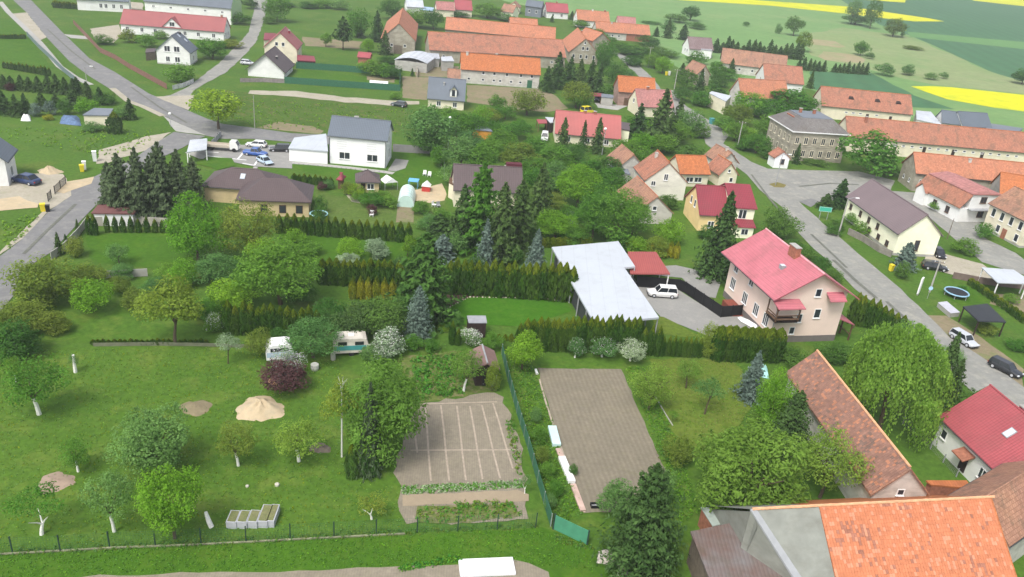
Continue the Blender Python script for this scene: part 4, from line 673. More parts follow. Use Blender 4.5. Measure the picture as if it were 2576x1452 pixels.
patch('rapeseed_field', [(2289, 217), (2345, 216), (2600, 241), (2760, 256), (2760, 305), (2600, 285), (2500, 272), (2382, 250)], RAPE, 4, 1.0, 8)
patch('dry_meadow', [(2024, 85), (2120, 70), (2277, 90), (2350, 118), (2470, 172), (2560, 202), (2740, 232), (2740, 250), (2345, 214), (2200, 180), (2040, 140)], DRYF, 2, 2, 10)
patch('bare_meadow', [(2040, 98), (2100, 104), (2130, 118), (2110, 120), (2040, 112)], BARE, 3, 1, 6)
patch('bare_meadow', [(2072, 130), (2150, 138), (2180, 152), (2170, 160), (2080, 152), (2055, 142)], BARE, 3, 1, 6)
patch('field', [(2036, 180), (2190, 184), (2300, 240), (2400, 275), (2140, 262), (2050, 225)], FIELD, 3, .6, 6)
patch('meadow_strip', [(716, 10), (867, 10), (860, 60), (720, 55)], GR, 2, .8, 6)
patch('vegetable_plot', [(760, 93), (910, 105), (905, 124), (766, 116)], EARTH, 2, .5, 4)
# upper left plots
patch('lawn', T(0, 0, 600, 60) and [T(0, 0, 520, 60), T(0, 0, 1200, 130), T(0, 0, 1200, 240), T(0, 0, 800, 260), T(0, 0, 640, 330), T(0, 0, 540, 180)], GR, 1, .5, 4)
patch('lawn', [T(0, 0, -60, 180), T(0, 0, 130, 200), T(0, 0, 270, 340), T(0, 0, 520, 690), T(0, 0, 300, 740), T(0, 0, -60, 640)], LAWN, 2, .4, 4)
patch('verge', [T(0, 0, 480, 420), T(0, 0, 700, 620), T(0, 0, 900, 780), T(0, 0, 1080, 880), T(0, 0, 920, 860), T(0, 0, 640, 680)], GR, 3, .4, 4)
patch('courtyard', [T(0, 0, 900, 290), T(0, 0, 1200, 250), T(0, 0, 1230, 340), T(0, 0, 1150, 430), T(0, 0, 960, 400)], GRAVEL, 3, .4, 4)
patch('courtyard', [T(0, 0, 1320, 20), T(0, 0, 1440, 30), T(0, 0, 1440, 100), T(0, 0, 1230, 90), T(0, 0, 1240, 60)], GRAVEL, 3, .4, 4)
patch('lane', [T(0, 0, 640, 345), T(0, 0, 880, 365), T(0, 0, 920, 400), T(0, 0, 720, 385)], PAVE, 3, .2, 4)
patch('lawn', [(555, 201), (1000, 233), (1040, 246), (1040, 270), (1000, 262), (740, 240), (600, 225)], GR, 2, .4, 4)
patch('track', [T(1, 0, -60, 910), T(1, 0, 400, 920), T(1, 0, 900, 980), T(1, 0, 1350, 1010), T(1, 0, 1640, 1020), T(1, 0, 1640, 1050), T(1, 0, 1350, 1062), T(1, 0, 900, 1030), T(1, 0, 400, 975), T(1, 0, -60, 945)], GRAVEL, 3, .5, 3)
patch('lawn', [T(1, 0, 410, 695), T(1, 0, 1100, 775), T(1, 0, 1430, 780), T(1, 0, 1450, 890), T(1, 0, 900, 830), T(1, 0, 430, 795)], LAWN, 2)
patch('garden_bed', [T(1, 0, 1110, 765), T(1, 0, 1395, 785), T(1, 0, 1395, 835), T(1, 0, 1110, 805)], EARTH, 3, .2, 2)
patch('rough_ground', [(520, 225), (1030, 268), (1040, 330), (820, 345), (640, 325), (575, 300)], ground('weedy_ground', (.070, .150, .015), (.052, .12, .012), (.14, .14, .045), .14), 1, .5, 4)
patch('rough_ground', [T(1, 0, 0, 1285), T(1, 0, 220, 1230), T(1, 0, 560, 1275), T(1, 0, 700, 1320), T(1, 0, 650, 1350), T(1, 0, 300, 1315)], EARTH, 2, .5, 2)
patch('farmyard', [T(1, 0, 1470, 765), T(1, 0, 1740, 780), T(1, 0, 1720, 1010), T(1, 0, 1480, 985)], EARTH, 2, .3, 3)
patch('farmyard', [T(1, 0, 2115, 855), T(2, 0, 270, 895), T(2, 0, 420, 950), T(2, 0, 570, 1100), T(2, 0, 300, 1130), T(1, 0, 2130, 1030)], EARTH, 2, .3, 3)
patch('farmyard', [T(1, 0, 1620, 655), T(1, 0, 2050, 670), T(1, 0, 1940, 775), T(1, 0, 1600, 770)], EARTH, 2, .3, 3)
patch('courtyard', [T(2, 0, 830, 1035), T(2, 0, 1180, 1065), T(2, 0, 1060, 1110), T(2, 0, 870, 1085)], PAVE, 3, .2, 3)
# roads
road = [T(0, 0, 100, -60), T(0, 0, 130, 0), T(0, 0, 270, 130), T(0, 0, 470, 380), T(0, 0, 700, 620), T(0, 0, 900, 770), T(0, 0, 1080, 880), T(0, 0, 1290, 1030), T(0, 0, 1640, 1165), T(0, 0, 1880, 1280), T(0, 0, 2080, 1370), (560, 350), (640, 350), (730, 358), (960, 372), (960, 345), (820, 340), (735, 336), (644, 323),
        T(0, 0, 2240, 1250), T(0, 0, 2090, 1200), T(0, 0, 1880, 1110), T(0, 0, 1600, 985), T(0, 0, 1500, 945), T(0, 0, 1170, 735), T(0, 0, 900, 590), T(0, 0, 640, 340), T(0, 0, 310, 0), T(0, 0, 270, -60)]
patch('main_road', road, ASPH, 5)
patch('left_road', [T(0, 0, 1750, 1330), T(0, 0, 2070, 1372), T(0, 0, 1960, 1420), (460, 372), (400, 400), (330, 440), T(0, 1, 1080, 500), T(0, 1, 990, 590), T(0, 1, 740, 850), T(0, 1, 530, 1080), T(0, 1, 200, 1290), T(0, 2, 150, 60), T(0, 2, 0, 240), T(0, 2, -250, 460), T(0, 1, -250, 1350), T(0, 1, 0, 1130), T(0, 1, 200, 980), T(0, 1, 500, 670), T(0, 1, 720, 520), T(0, 1, 700, 400), T(0, 1, 950, 330), T(0, 1, 1090, 260), (330, 405), T(0, 0, 1550, 1455)], ASPH, 6)
patch('side_lane', [T(0, 0, 1600, 980), T(0, 0, 1720, 960), T(0, 0, 1900, 870), T(0, 0, 2200, 640), T(0, 0, 2420, 420), T(0, 0, 2500, 330), T(1, 0, -10, 70), T(1, 0, -40, -40), T(1, 0, 120, -40), T(1, 0, 90, 180), T(1, 0, 0, 430), T(0, 0, 2420, 600), T(0, 0, 2260, 740), T(0, 0, 1960, 900), T(0, 0, 1880, 1000), T(0, 0, 1890, 1110), T(0, 0, 1700, 1030)], ASPH2, 4, .2, 3)
patch('junction_apron', [T(0, 0, 1560, 975), T(0, 0, 1960, 960), T(0, 0, 1900, 1110), T(0, 0, 1760, 1060)], GRAVEL, 6, .2, 2)
patch('junction_apron', [T(0, 0, 1640, 1165), T(0, 0, 1880, 1282), T(0, 0, 2075, 1365), T(0, 0, 1770, 1325)], PAVE, 6, .15, 2)
patch('gravel_apron', [T(0, 0, 120, 140), T(0, 0, 270, 128), T(0, 0, 470, 380), T(0, 0, 400, 410), T(0, 0, 260, 300)], GRAVEL, 6, .2, 2)
strip('footpath', [(0, 5), (22, 32), (70, 78), (100, 108), (150, 168), (190, 196), (228, 214)], 1.8, PAVE, 6)
strip('footpath', [T(0, 0, 1130, 890), T(0, 0, 1290, 1020), T(0, 0, 1450, 1080), T(0, 0, 1640, 1170)], 1.6, GRAVEL, 6)
patch('sandy_verge', [T(0, 0, 1200, 1452), T(0, 0, 1480, 1370), T(0, 0, 1720, 1330), (388, 372), (345, 385), T(0, 1, 1090, 190), T(0, 1, 950, 200), T(0, 1, 1000, 60)], GRAVEL, 3, .4, 2)
patch('driveway', [T(0, 1, -60, 400), T(0, 1, 90, 300), T(0, 1, 640, 300), T(0, 1, 690, 400), T(0, 1, 720, 520), T(0, 1, 510, 660), T(0, 1, 380, 600), T(0, 1, -60, 620)], GRAVEL, 4, .3, 2)
patch('sand_strip', [T(0, 1, -60, 560), T(0, 1, 180, 530), T(0, 1, 400, 600), T(0, 1, 380, 640), T(0, 1, -60, 680)], SAND, 5, .3, 2)
patch('sandy_verge', [T(0, 1, 560, 480), T(0, 1, 680, 380), T(0, 1, 960, 330), T(0, 1, 920, 400), T(0, 1, 640, 500)], SAND, 7, .2, 2)
patch('gravel_verge', [T(0, 1, 500, 660), T(0, 1, 210, 970), T(0, 1, 0, 1120), T(0, 1, 0, 1080), T(0, 1, 190, 920), T(0, 1, 470, 640)], GRAVEL, 5, .2, 2)
patch('parking', [(497, 385), (560, 365), (735, 366), (735, 425), (640, 420), (520, 395)], PAVE2, 7)
patch('parking', [(465, 385), (505, 372), (620, 370), (600, 410), (500, 400)], PAVE, 6)
for (a_, b_) in (((520, 393), (560, 398)), ((560, 398), (620, 404)), ((515, 383), (550, 385)), ((610, 412), (640, 417)), ((598, 402), (612, 385)), ((640, 417), (655, 395))):
    strip('parking_marking', [a_, b_], .35, WHITEM, 8)
patch('lawn', [T(0, 1, 1960, 200), T(0, 1, 2080, 130), T(0, 1, 2340, 145), T(0, 1, 2380, 220), T(0, 1, 2200, 260)], LAWN, 8, .2, 2)
# upper right village road and square
patch('village_lane', [(1538, 127), (1576, 140), (1613, 170), (1646, 200), (1662, 225), (1698, 228), (1705, 245), (1730, 270), (1780, 300), (1832, 338), (1812, 366), (1755, 335), (1740, 315), (1700, 290), (1670, 255), (1645, 225), (1610, 195), (1580, 168)], ASPH2, 4, .2, 3)
patch('village_road', [(1765, 322), (1790, 318), (1834, 340), (1820, 362), (1890, 408), (1932, 425), (2005, 428), (2160, 432), (2215, 446), (2250, 455), (2240, 478), (2215, 500), (2130, 500), (2050, 512), (2010, 508), (2070, 562), (2160, 640), (2220, 690), (2265, 728), (2330, 790), (2390, 850), (2480, 905), (2576, 975), (2720, 1090), (2720, 1250), (2576, 1040), (2490, 968), (2450, 990), (2390, 935), (2300, 850), (2240, 795), (2150, 728), (2090, 665), (2030, 610), (1995, 570), (1965, 520), (1910, 478), (1880, 440), (1840, 412), (1775, 362)], ASPH2, 5, .12, 3)
patch('road_patch', [(2010, 508), (2040, 500), (2062, 508), (2040, 522)], ASPH, 6, .1, 2)
for q_, w_ in (([(2040, 590), (2085, 632), (2130, 675)], .5), ([(2096, 655), (2150, 705), (2205, 752)], .7), ([(1890, 440), (1935, 500), (1985, 558)], .5), ([(2230, 760), (2290, 815), (2350, 870)], .6), ([(2010, 470), (2090, 462), (2160, 466)], .6), ([(330, 220), (400, 270), (470, 310)], .5), ([(120, 75), (180, 130), (240, 175)], .5), ([(60, 640), (120, 580), (190, 515)], .5)):
    strip('road_repair', q_, w_, ground('dark_asphalt', (.17, .165, .165), (.20, .195, .19), None, .3, 2), 9)
patch('yard', [(2335, 795), (2380, 795), (2470, 850), (2576, 930), (2576, 975), (2480, 905), (2390, 850)], EARTH, 4, .3, 2)
patch('side_road', [(2230, 480), (2330, 488), (2410, 515), (2500, 590), (2576, 655), (2720, 760), (2720, 790), (2576, 692), (2470, 660), (2400, 600), (2330, 540), (2240, 500)], ASPH2, 4, .2, 3)
patch('yard', [(2330, 640), (2380, 640), (2470, 665), (2520, 700), (2430, 700), (2320, 672)], GRAVEL, 5, .2, 2)
patch('traffic_island', [(1934, 464), (1955, 459), (1978, 466), (1972, 473), (1948, 472)], ground('dry_island', (.25, .20, .07), (.22, .17, .06), None, .5, 2), 7)
patch('verge', [(1985, 540), (2030, 575), (2120, 650), (2210, 730), (2290, 812), (2262, 800), (2120, 672), (2000, 570)], GR, 3, .2, 2)
patch('lawn', [(2360, 735), (2440, 720), (2520, 770), (2450, 790)], LAWN, 3, .2, 2)
patch('lawn', [(2470, 560), (2560, 600), (2720, 700), (2720, 720), (2560, 640), (2480, 600)], GR, 5, .3, 2)
patch('vegetable_plot', [(2500, 740), (2576, 745), (2720, 760), (2720, 800), (2576, 790), (2490, 765)], EARTH, 3, .2, 2)
# middle gardens
patch('lawn', [(735, 365), (1118, 385), (1122, 450), (1000, 470), (820, 445), (706, 415)], LAWN, 3)
strip('terrace_strip', [(705, 408), (790, 414), (880, 423), (965, 433), (990, 437)], 1.6, PAVE, 5)
patch('terrace', [(975, 430), (995, 400), (1028, 404), (1020, 424), (995, 432)], PAVE2, 5)
for i in range(22):
    x = 714+i*11.9; y = 409.5+i*1.12; strip('stepping_stone', [(x, y), (x+4, y+.5)], .5, WHITEM if 0 else pl('dark_paver', .2, .2, .2), 6)
patch('garden_lawn', [(800, 470), (830, 492), (900, 495), (1000, 470), (1060, 475), (1130, 490), (1100, 560), (960, 570), (780, 560)], ground('short_dull_lawn', (.10, .17, .03), (.085, .15, .025), (.13, .18, .045), .12, 1.6), 3, .3, 2)
patch('courtyard', [(1037, 480), (1110, 462), (1125, 490), (1118, 505), (1080, 512), (1040, 505)], SAND, 4, .2, 2)
patch('vegetable_plot', [(1000, 520), (1042, 520), (1040, 560), (996, 560)], EARTH, 4)
patch('garden_path', [(870, 492), (885, 508), (905, 512), (900, 505), (888, 496), (880, 488)], GRAVEL, 4, .1, 1)
patch('lawn', [(214, 590), (430, 586), (480, 600), (470, 660), (420, 680), (230, 660)], LAWN, 3, .3, 2)
patch('lawn', [(700, 590), (1050, 600), (1100, 640), (1000, 680), (760, 690)], LAWN, 3, .3, 2)
patch('lawn', [(0, 770), (250, 740), (500, 760), (560, 830), (540, 855), (200, 860), (0, 850)], LAWN2, 2, .4, 3)
patch('lawn', [T(1, 2, 1755, 245), T(1, 2, 1900, 215), T(1, 2, 2150, 90), T(2, 2, 0, 100), T(2, 2, 330, 105), T(2, 2, 560, 150), T(2, 2, 600, 230), T(2, 2, 300, 330), T(2, 2, 60, 380), T(1, 2, 2320, 370), T(1, 2, 1775, 370)], ground('bright_lawn', (.045, .165, .004), (.038, .14, .004), (.058, .17, .008), .12, 1.4, amt=.3), 3, .1, 1.5)
patch('garden_bed', [T(1, 2, 1755, 245), T(1, 2, 1900, 215), T(1, 2, 2150, 90), T(1, 2, 2300, 80), T(1, 2, 1900, 20), T(1, 2, 1740, 150)], pl('bark_mulch', .07, .045, .03, var=.3, sc=3), 2, .1, 1)
patch('parking_yard', [(1570, 670), (1612, 722), (1700, 726), (1800, 790), (1862, 795), (1950, 822), (1950, 850), (1780, 846), (1662, 798), (1600, 730)], PAVE2, 4)
patch('side_yard', [(1640, 672), (1700, 668), (1800, 690), (1815, 705), (1800, 750), (1760, 745), (1715, 700), (1640, 692)], PAVE2, 4, .1, 2)
patch('lawn', [(1640, 795), (1670, 798), (1760, 846), (1720, 850), (1650, 838)], LAWN3, 5, .1, 2)
# front gardens
patch('orchard_grass', [(-200, 880), (640, 860), (850, 900), (860, 1010), (1000, 1200), (1010, 1330), (-60, 1400), (-200, 1400)], LAWN2, 1, .6, 4)
patch('front_meadow', [(-60, 1398), (1360, 1330), (1480, 1370), (1560, 1470), (1500, 1560), (-60, 1560)], LAWN, 2, .3, 3)
patch('dry_lawn', [T(2, 2, 1380, 700), T(2, 2, 2250, 740), T(2, 2, 2400, 1000), T(2, 2, 2350, 1300), T(2, 3, 1900, 200), T(2, 3, 1680, 50), T(2, 2, 1560, 1350), T(2, 2, 1400, 1000)], LAWN3, 2, .5, 2)
patch('green_strip', [(1255, 892), (1660, 905), (1790, 1130), (1900, 1330), (1700, 1450), (1500, 1330), (1400, 1330), (1330, 1170)], LAWN2, 1, .3, 2)
PL_ = [(1352, 927), (1563, 929.6), (1620, 1062), (1680, 1201), (1640, 1240), (1530, 1290), (1470, 1292), (1405, 1105)]
patch('ploughed_field', PL_, SOIL2, 4, .12, 1.2)
patch('vegetable_plot', [(1060, 1015), (1245, 988), (1262, 1000), (1288, 1060), (1310, 1130), (1322, 1205), (1330, 1310), (1020, 1320), (1008, 1285), (1005, 1225), (990, 1190), (1020, 1100), (1040, 1040)], SOIL, 3, .3, 1)
patch('front_soil', [(0, 1458), (350, 1445), (600, 1440), (1000, 1426), (1160, 1420), (1290, 1408), (1330, 1418), (1380, 1440), (1400, 1520), (0, 1560)], SOIL, 4, .2, 1.5)
BL = pl('pale_trodden_soil', .36, .30, .235, var=.2, sc=2)
for p0, p1 in (((1069, 1021), (1084, 1211)), ((1109, 1021), (1130, 1211)), ((1149, 1022), (1172, 1210)), ((1182, 1023), (1214, 1207)), ((1212, 1020), (1258, 1205)), ((1240, 1015), (1290, 1180)), ((1036, 1025), (1050, 1140)), ((1033, 1134), (1300, 1133)), ((1055, 1018), (1250, 1012))):
    strip('bed_path', [p0, (p0[0]*.7+p1[0]*.3+.7, p0[1]*.7+p1[1]*.3), (p0[0]*.35+p1[0]*.65-.5, p0[1]*.35+p1[1]*.65), p1], .2, BL, 5)
strip('field_edging', [(1357, 955), (1372, 1010), (1396, 1085), (1430, 1180), (1470, 1290)], .22, BL, 5)
patch('bare_patch', [(1012, 1247), (1300, 1235), (1330, 1245), (1330, 1262), (1015, 1274)], EARTH if 0 else ground('light_soil', (.34, .27, .19), (.30, .24, .17), None, .3, 2, amt=.15), 5, .1, 1)
patch('weedy_bed', [(1050, 1278), (1290, 1268), (1310, 1300), (1180, 1315), (1045, 1315)], ground('weed_bed', (.20, .19, .09), (.12, .17, .04), (.28, .23, .14), .4, 3), 5, .2, 1)
patch('worn_ground', [(1000, 900), (1200, 880), (1250, 985), (1060, 1012), (1030, 960)], ground('garden_weeds', (.15, .19, .05), (.09, .16, .02), (.27, .22, .13), .35, 2), 2, .3, 1)
def blob(cx, cy, rx, ry, n=26, s=1, v=.12):
    r_ = random.Random(s); return [(cx+rx*math.cos(2*math.pi*i/n)*(1+r_.uniform(-v, v)), cy+ry*math.sin(2*math.pi*i/n)*(1+r_.uniform(-v, v))) for i in range(n)]
def mound(name, label, cx, cy, rx, h, m, s, cat='heap', ky=1.0):
    """low irregular heap"""
    g = P(cx, cy); e = P(cx+rx, cy); R_ = (e-g).length; r_ = random.Random(s); b = MB(); n, k = 30, 7; vs = [(0, 0, h)]
    for j in range(1, k+1):
        for i in range(n):
            t = 2*math.pi*i/n; f = j/k; rr = R_*f*(1+.10*math.sin(3*t+s)+.06*math.sin(7*t+2*s))
            vs.append((rr*math.cos(t), rr*math.sin(t)*ky, max(-.02, h*(1-f)**1.1*(1+.3*math.sin(2*t+s)*f+.18*math.sin(5*t+3*f*s))+r_.uniform(-.09, .09)*h) if j < k else -.03))
    fs = [(0, 1+i, 1+(i+1) % n) for i in range(n)]
    for j in range(k-1):
        for i in range(n): fs.append((1+j*n+i, 1+(j+1)*n+i, 1+(j+1)*n+(i+1) % n, 1+j*n+(i+1) % n))
    o = b.add(vs, fs).build(name, m, smooth=True); o.location = (g.x, g.y, 0); return tag(o, label, cat)
mound('sand_heap', 'largest heap of yellow sand on the lawn', 655, 1030, 64, 1.3, SAND, 2, ky=.95)
mound('soil_heap', 'flat grey brown earth heap left of the big sand heap', 493, 1026, 44, .5, EARTH, 5, ky=.85)
mound('soil_heap', 'flat brown earth heap near the left edge of the lawn', 140, 1214, 50, .35, pl('brown_soil', .30, .225, .17, var=.12, sc=1.5, bump=.3), 7, ky=.95)
mound('ash_heap', 'small dark earth heap beside a whitewashed fruit tree trunk', 806, 1128, 30, .4, pl('dark_soil', .17, .14, .11, var=.3, sc=2, bump=.4), 9, ky=.8)
mound('sand_heap', 'sand heap behind the blue car at the left', 126, 433, 34, 1.2, SAND, 12, ky=.7)
# ---------------------------------------------------------------- plants
LM = {
 'green': leafmat('leaf_green', (.080, .20, .022), (.175, .36, .055), .5),
 'dark': leafmat('leaf_dark_green', (.055, .145, .024), (.12, .25, .05), .45),
 'cool': leafmat('leaf_cool_green', (.095, .22, .05), (.19, .35, .105), .48),
 'bright': leafmat('leaf_bright_green', (.12, .28, .016), (.25, .47, .05), .5),
 'lime': leafmat('leaf_lime', (.15, .27, .018), (.30, .46, .05), .5),
 'olive': leafmat('leaf_olive', (.13, .19, .026), (.25, .34, .06), .5),
 'yellowish': leafmat('leaf_yellow_green', (.17, .24, .025), (.30, .41, .065), .5),
 'spruce': leafmat('needle_dark', (.032, .075, .020), (.085, .155, .044), .2),
 'fir': leafmat('needle_green', (0.039, 0.099, 0.020), (0.098, 0.200, 0.039), 0.2),
 'bluefir': leafmat('needle_blue', (0.074, 0.119, 0.094), (0.176, 0.245, 0.194), 0.15),
 'thuja': leafmat('thuja_green', (.032, .085, .011), (.080, .165, .022), .25),
 'gold': leafmat('thuja_golden', (0.169, 0.195, 0.012), (0.390, 0.390, 0.030), 0.25),
 'tipthuja': leafmat('thuja_yellow_green', (0.070, 0.126, 0.010), (0.210, 0.280, 0.020), 0.2),
 'mossy': leafmat('leaf_moss_yellow', (.145, .27, .032), (.27, .43, .08), .55),
 'pinegrey': leafmat('needle_grey_green', (.060, .095, .045), (.145, .20, .095), .3),
 'willow': leafmat('leaf_willow', (.15, .31, .035), (.28, .48, .085), .55),
 'plum': leafmat('leaf_purple', (.065, .03, .034), (.12, .062, .06), .2),
 'silver': leafmat('leaf_silver', (0.156, 0.237, 0.115), (0.324, 0.425, 0.253), .25),
 'veg': leafmat('leaf_vegetable', (0.054, 0.196, 0.020), (0.120, 0.336, 0.050), 0.4),
 'bloom': leafmat('blossom_white', (.55, .57, .48), (.8, .8, .74), .3),
 'lilac': leafmat('blossom_lilac', (.35, .33, .36), (.6, .58, .62), .3),
}
BARK = pl('bark', .10, .075, .05, var=.3, sc=4); WBARK = pl('whitewashed_bark', .78, .77, .72, var=.1, sc=3); BBARK = pl('birch_bark', .62, .62, .58, var=.25, sc=2.5)
def leafquads(b, pts, size, rnd, up=.4, m=0, stretch=1.0, droop=0):
    for p, nrm in pts:
        n_ = (nrm+Vector((rnd.gauss(0, .55), rnd.gauss(0, .55), rnd.gauss(0, .45)+up))).normalized()
        t = n_.cross(Vector((rnd.gauss(0, 1), rnd.gauss(0, 1), rnd.gauss(0, 1)-droop*3))).normalized()
        if droop: t = (Vector((rnd.gauss(0, .25), rnd.gauss(0, .25), -1))).normalized(); n_ = (nrm+Vector((rnd.gauss(0, .4), rnd.gauss(0, .4), .2))).normalized(); 
        u = n_.cross(t).normalized(); s = size*rnd.uniform(.6, 1.35); a = t*s*stretch; c = u*s*.62
        k = len(b.v); b.v += [tuple(p-a), tuple(p+c), tuple(p+a), tuple(p-c)]; b.f.append((k, k+1, k+2, k+3)); b.m.append(m)
def sphpt(rnd):
    while True:
        v = Vector((rnd.uniform(-1, 1), rnd.uniform(-1, 1), rnd.uniform(-1, 1)))
        if .05 < v.length < 1: return v.normalized()
def crown_mesh(kind, seed, N_, size, mats, z0=.2, lobes=14, flat=1.0, two=0.0, stretch=1.0, gap=1.0, sparse=False):
    rnd = random.Random(seed); b = MB(); H_ = 1-z0; L = []
    for i in range(lobes):
        d = sphpt(rnd); rr = rnd.uniform(.5, .74)
        cz = z0+H_*(.5+.5*rr*d.z*.98); tp = 1-.35*max(0, (cz-z0)/H_-.45)
        L.append((Vector((d.x*.5*rr*tp, d.y*.5*rr*tp, cz)), rnd.uniform(.13, .23)*gap))
    L.append((Vector((0, 0, z0+H_*.52)), .27)); L.append((Vector((rnd.uniform(-.06, .06), rnd.uniform(-.06, .06), 1-.17)), .15))
    tot = sum(l[1]**2 for l in L); pts = []; pts2 = []
    for c, r_ in L:
        n = int(N_*r_**2/tot)
        for _ in range(n):
            d = sphpt(rnd); q = rnd.random(); k = r_*(1-.45*q*q)*(1+rnd.gauss(0, .08))
            p = c+Vector((d.x*k, d.y*k, d.z*k*H_*flat*1.05))
            if p.z < z0*.6: continue
            if any((Vector(((p.x-c2.x)/r2, (p.y-c2.y)/r2, (p.z-c2.z)/(r2*H_)))).length < .55 for c2, r2 in L if c2 is not c): continue
            (pts2 if rnd.random() < two and d.z > -.2 else pts).append((p, d))
    for _ in range(int(26+lobes*1.2)):
        c, r_ = L[rnd.randrange(len(L)-2)]; d = sphpt(rnd); d.z = abs(d.z)*.9+.1; o = Vector((c.x, c.y, c.z)); ln = r_*rnd.uniform(.95, 1.45)
        for k in range(int(N_/420)):
            f = .75+.25*k/(N_/420); q = o+Vector((d.x, d.y, d.z*H_))*ln*f+Vector((rnd.gauss(0, .012), rnd.gauss(0, .012), rnd.gauss(0, .012))); pts.append((q, d))
    leafquads(b, pts, size, rnd, .85, 0, stretch)
    if pts2: leafquads(b, pts2, size*.8, rnd, .6, 1)
    return b.mesh('crown', mats)
def trunk_mesh(seed, h, r, mat, limbs=5, spread=.28, lean=.03, top=.7, white=0, lr=1.0):
    rnd = random.Random(seed); b = MB(); lx, ly = rnd.uniform(-lean, lean), rnd.uniform(-lean, lean)
    b.tube([(0, 0, -.01), (lx*.3, ly*.3, h*.5), (lx, ly, h)], [r*1.25, r, r*.8], 7)
    for i in range(limbs):
        a = 2*math.pi*i/limbs+rnd.uniform(-.4, .4); s = spread*rnd.uniform(.6, 1.1); zt = h+(top-h)*rnd.uniform(.5, 1)
        b.tube([(lx, ly, h*.93), (lx+math.cos(a)*s*.4, ly+math.sin(a)*s*.4, h+(zt-h)*.45), (lx+math.cos(a)*s, ly+math.sin(a)*s, zt)], [r*.62*lr, r*.4*lr, r*.12*lr], 5, 1 if isinstance(mat, list) else 0)
    return b.mesh('trunk', mat)
def spruce_mesh(seed, mats, tiers=20, per=11, segs=9, size=.022, droop=.25, base=.04, taper=1.0, ragged=.16):
    rnd = random.Random(seed); b = MB(); pts = []
    for t in range(tiers):
        f = t/(tiers-1); z = base+(.985-base)*f; R_ = .5*((1-f)**taper)*(1+rnd.uniform(-.05, .05))+.012
        n = max(4, int(per*(.45+.55*(1-f))))
        for i in range(n):
            a = 2*math.pi*(i+rnd.random()*.8)/n; rr = R_*(1+rnd.gauss(0, ragged)); dx, dy = math.cos(a), math.sin(a)
            for s in range(segs):
                g = (s+rnd.random()*.6)/segs; x = rr*g; zz = z-droop*R_*g*g+rnd.gauss(0, .006)+.02*(g > .8); wd = .20*rr*(1.1-g)+.016
                for side in (-1, 0, 1):
                    w_ = side*wd*rnd.uniform(.5, 1); pts.append((Vector((dx*x-dy*w_, dy*x+dx*w_, zz-abs(side)*.008)), Vector((dx*.5, dy*.5, .75))))
    leafquads(b, pts, size*1.25, rnd, .35, 0, 1.35)
    for k in range(14): pts = [(Vector((rnd.gauss(0, .006), rnd.gauss(0, .006), .93+.07*k/14)), Vector((rnd.gauss(0, 1), rnd.gauss(0, 1), .5)).normalized())]; leafquads(b, pts, size*.7, rnd)
    return b.mesh('crown', mats)
def column_mesh(seed, mats, N_=900, size=.035, tip=.55, belly=.3, tips=0):
    """thuja: flame shaped column of upright sprays"""
    rnd = random.Random(seed); b = MB(); pts = []; pts2 = []; ph = [rnd.uniform(0, 6) for _ in range(4)]
    for _ in range(N_):
        z = rnd.random()**.85; a = rnd.uniform(0, 2*math.pi)
        r_ = .5*(min(1, .82+.6*z) if z < belly else max(.02, (1-((z-belly)/(1-belly))**(1.6+tip))))*(1+.10*math.sin(3*a+ph[0]+5*z)+.07*math.sin(7*a+ph[1])+rnd.gauss(0, .06))
        d = Vector((math.cos(a), math.sin(a), .35)); p = Vector((d.x*r_, d.y*r_, z*.98+.01))
        (pts2 if tips and z > 1-tips*rnd.uniform(.5, 1.2) else pts).append((p, d))
    for P_, m in ((pts, 0), (pts2, 1)):
        for p, d in P_:
            t = Vector((d.x*.35+rnd.gauss(0, .2), d.y*.35+rnd.gauss(0, .2), 1)).normalized(); n_ = (d+Vector((rnd.gauss(0, .5), rnd.gauss(0, .5), rnd.gauss(.1, .3)))).normalized(); u = n_.cross(t).normalized()
            s = size*rnd.uniform(.7, 1.4); k = len(b.v); b.v += [tuple(p-t*s*.8), tuple(p+u*s*1.1), tuple(p+t*s*1.1), tuple(p-u*s*1.1)]; b.f.append((k, k+1, k+2, k+3)); b.m.append(m)
    return b.mesh('crown', mats)
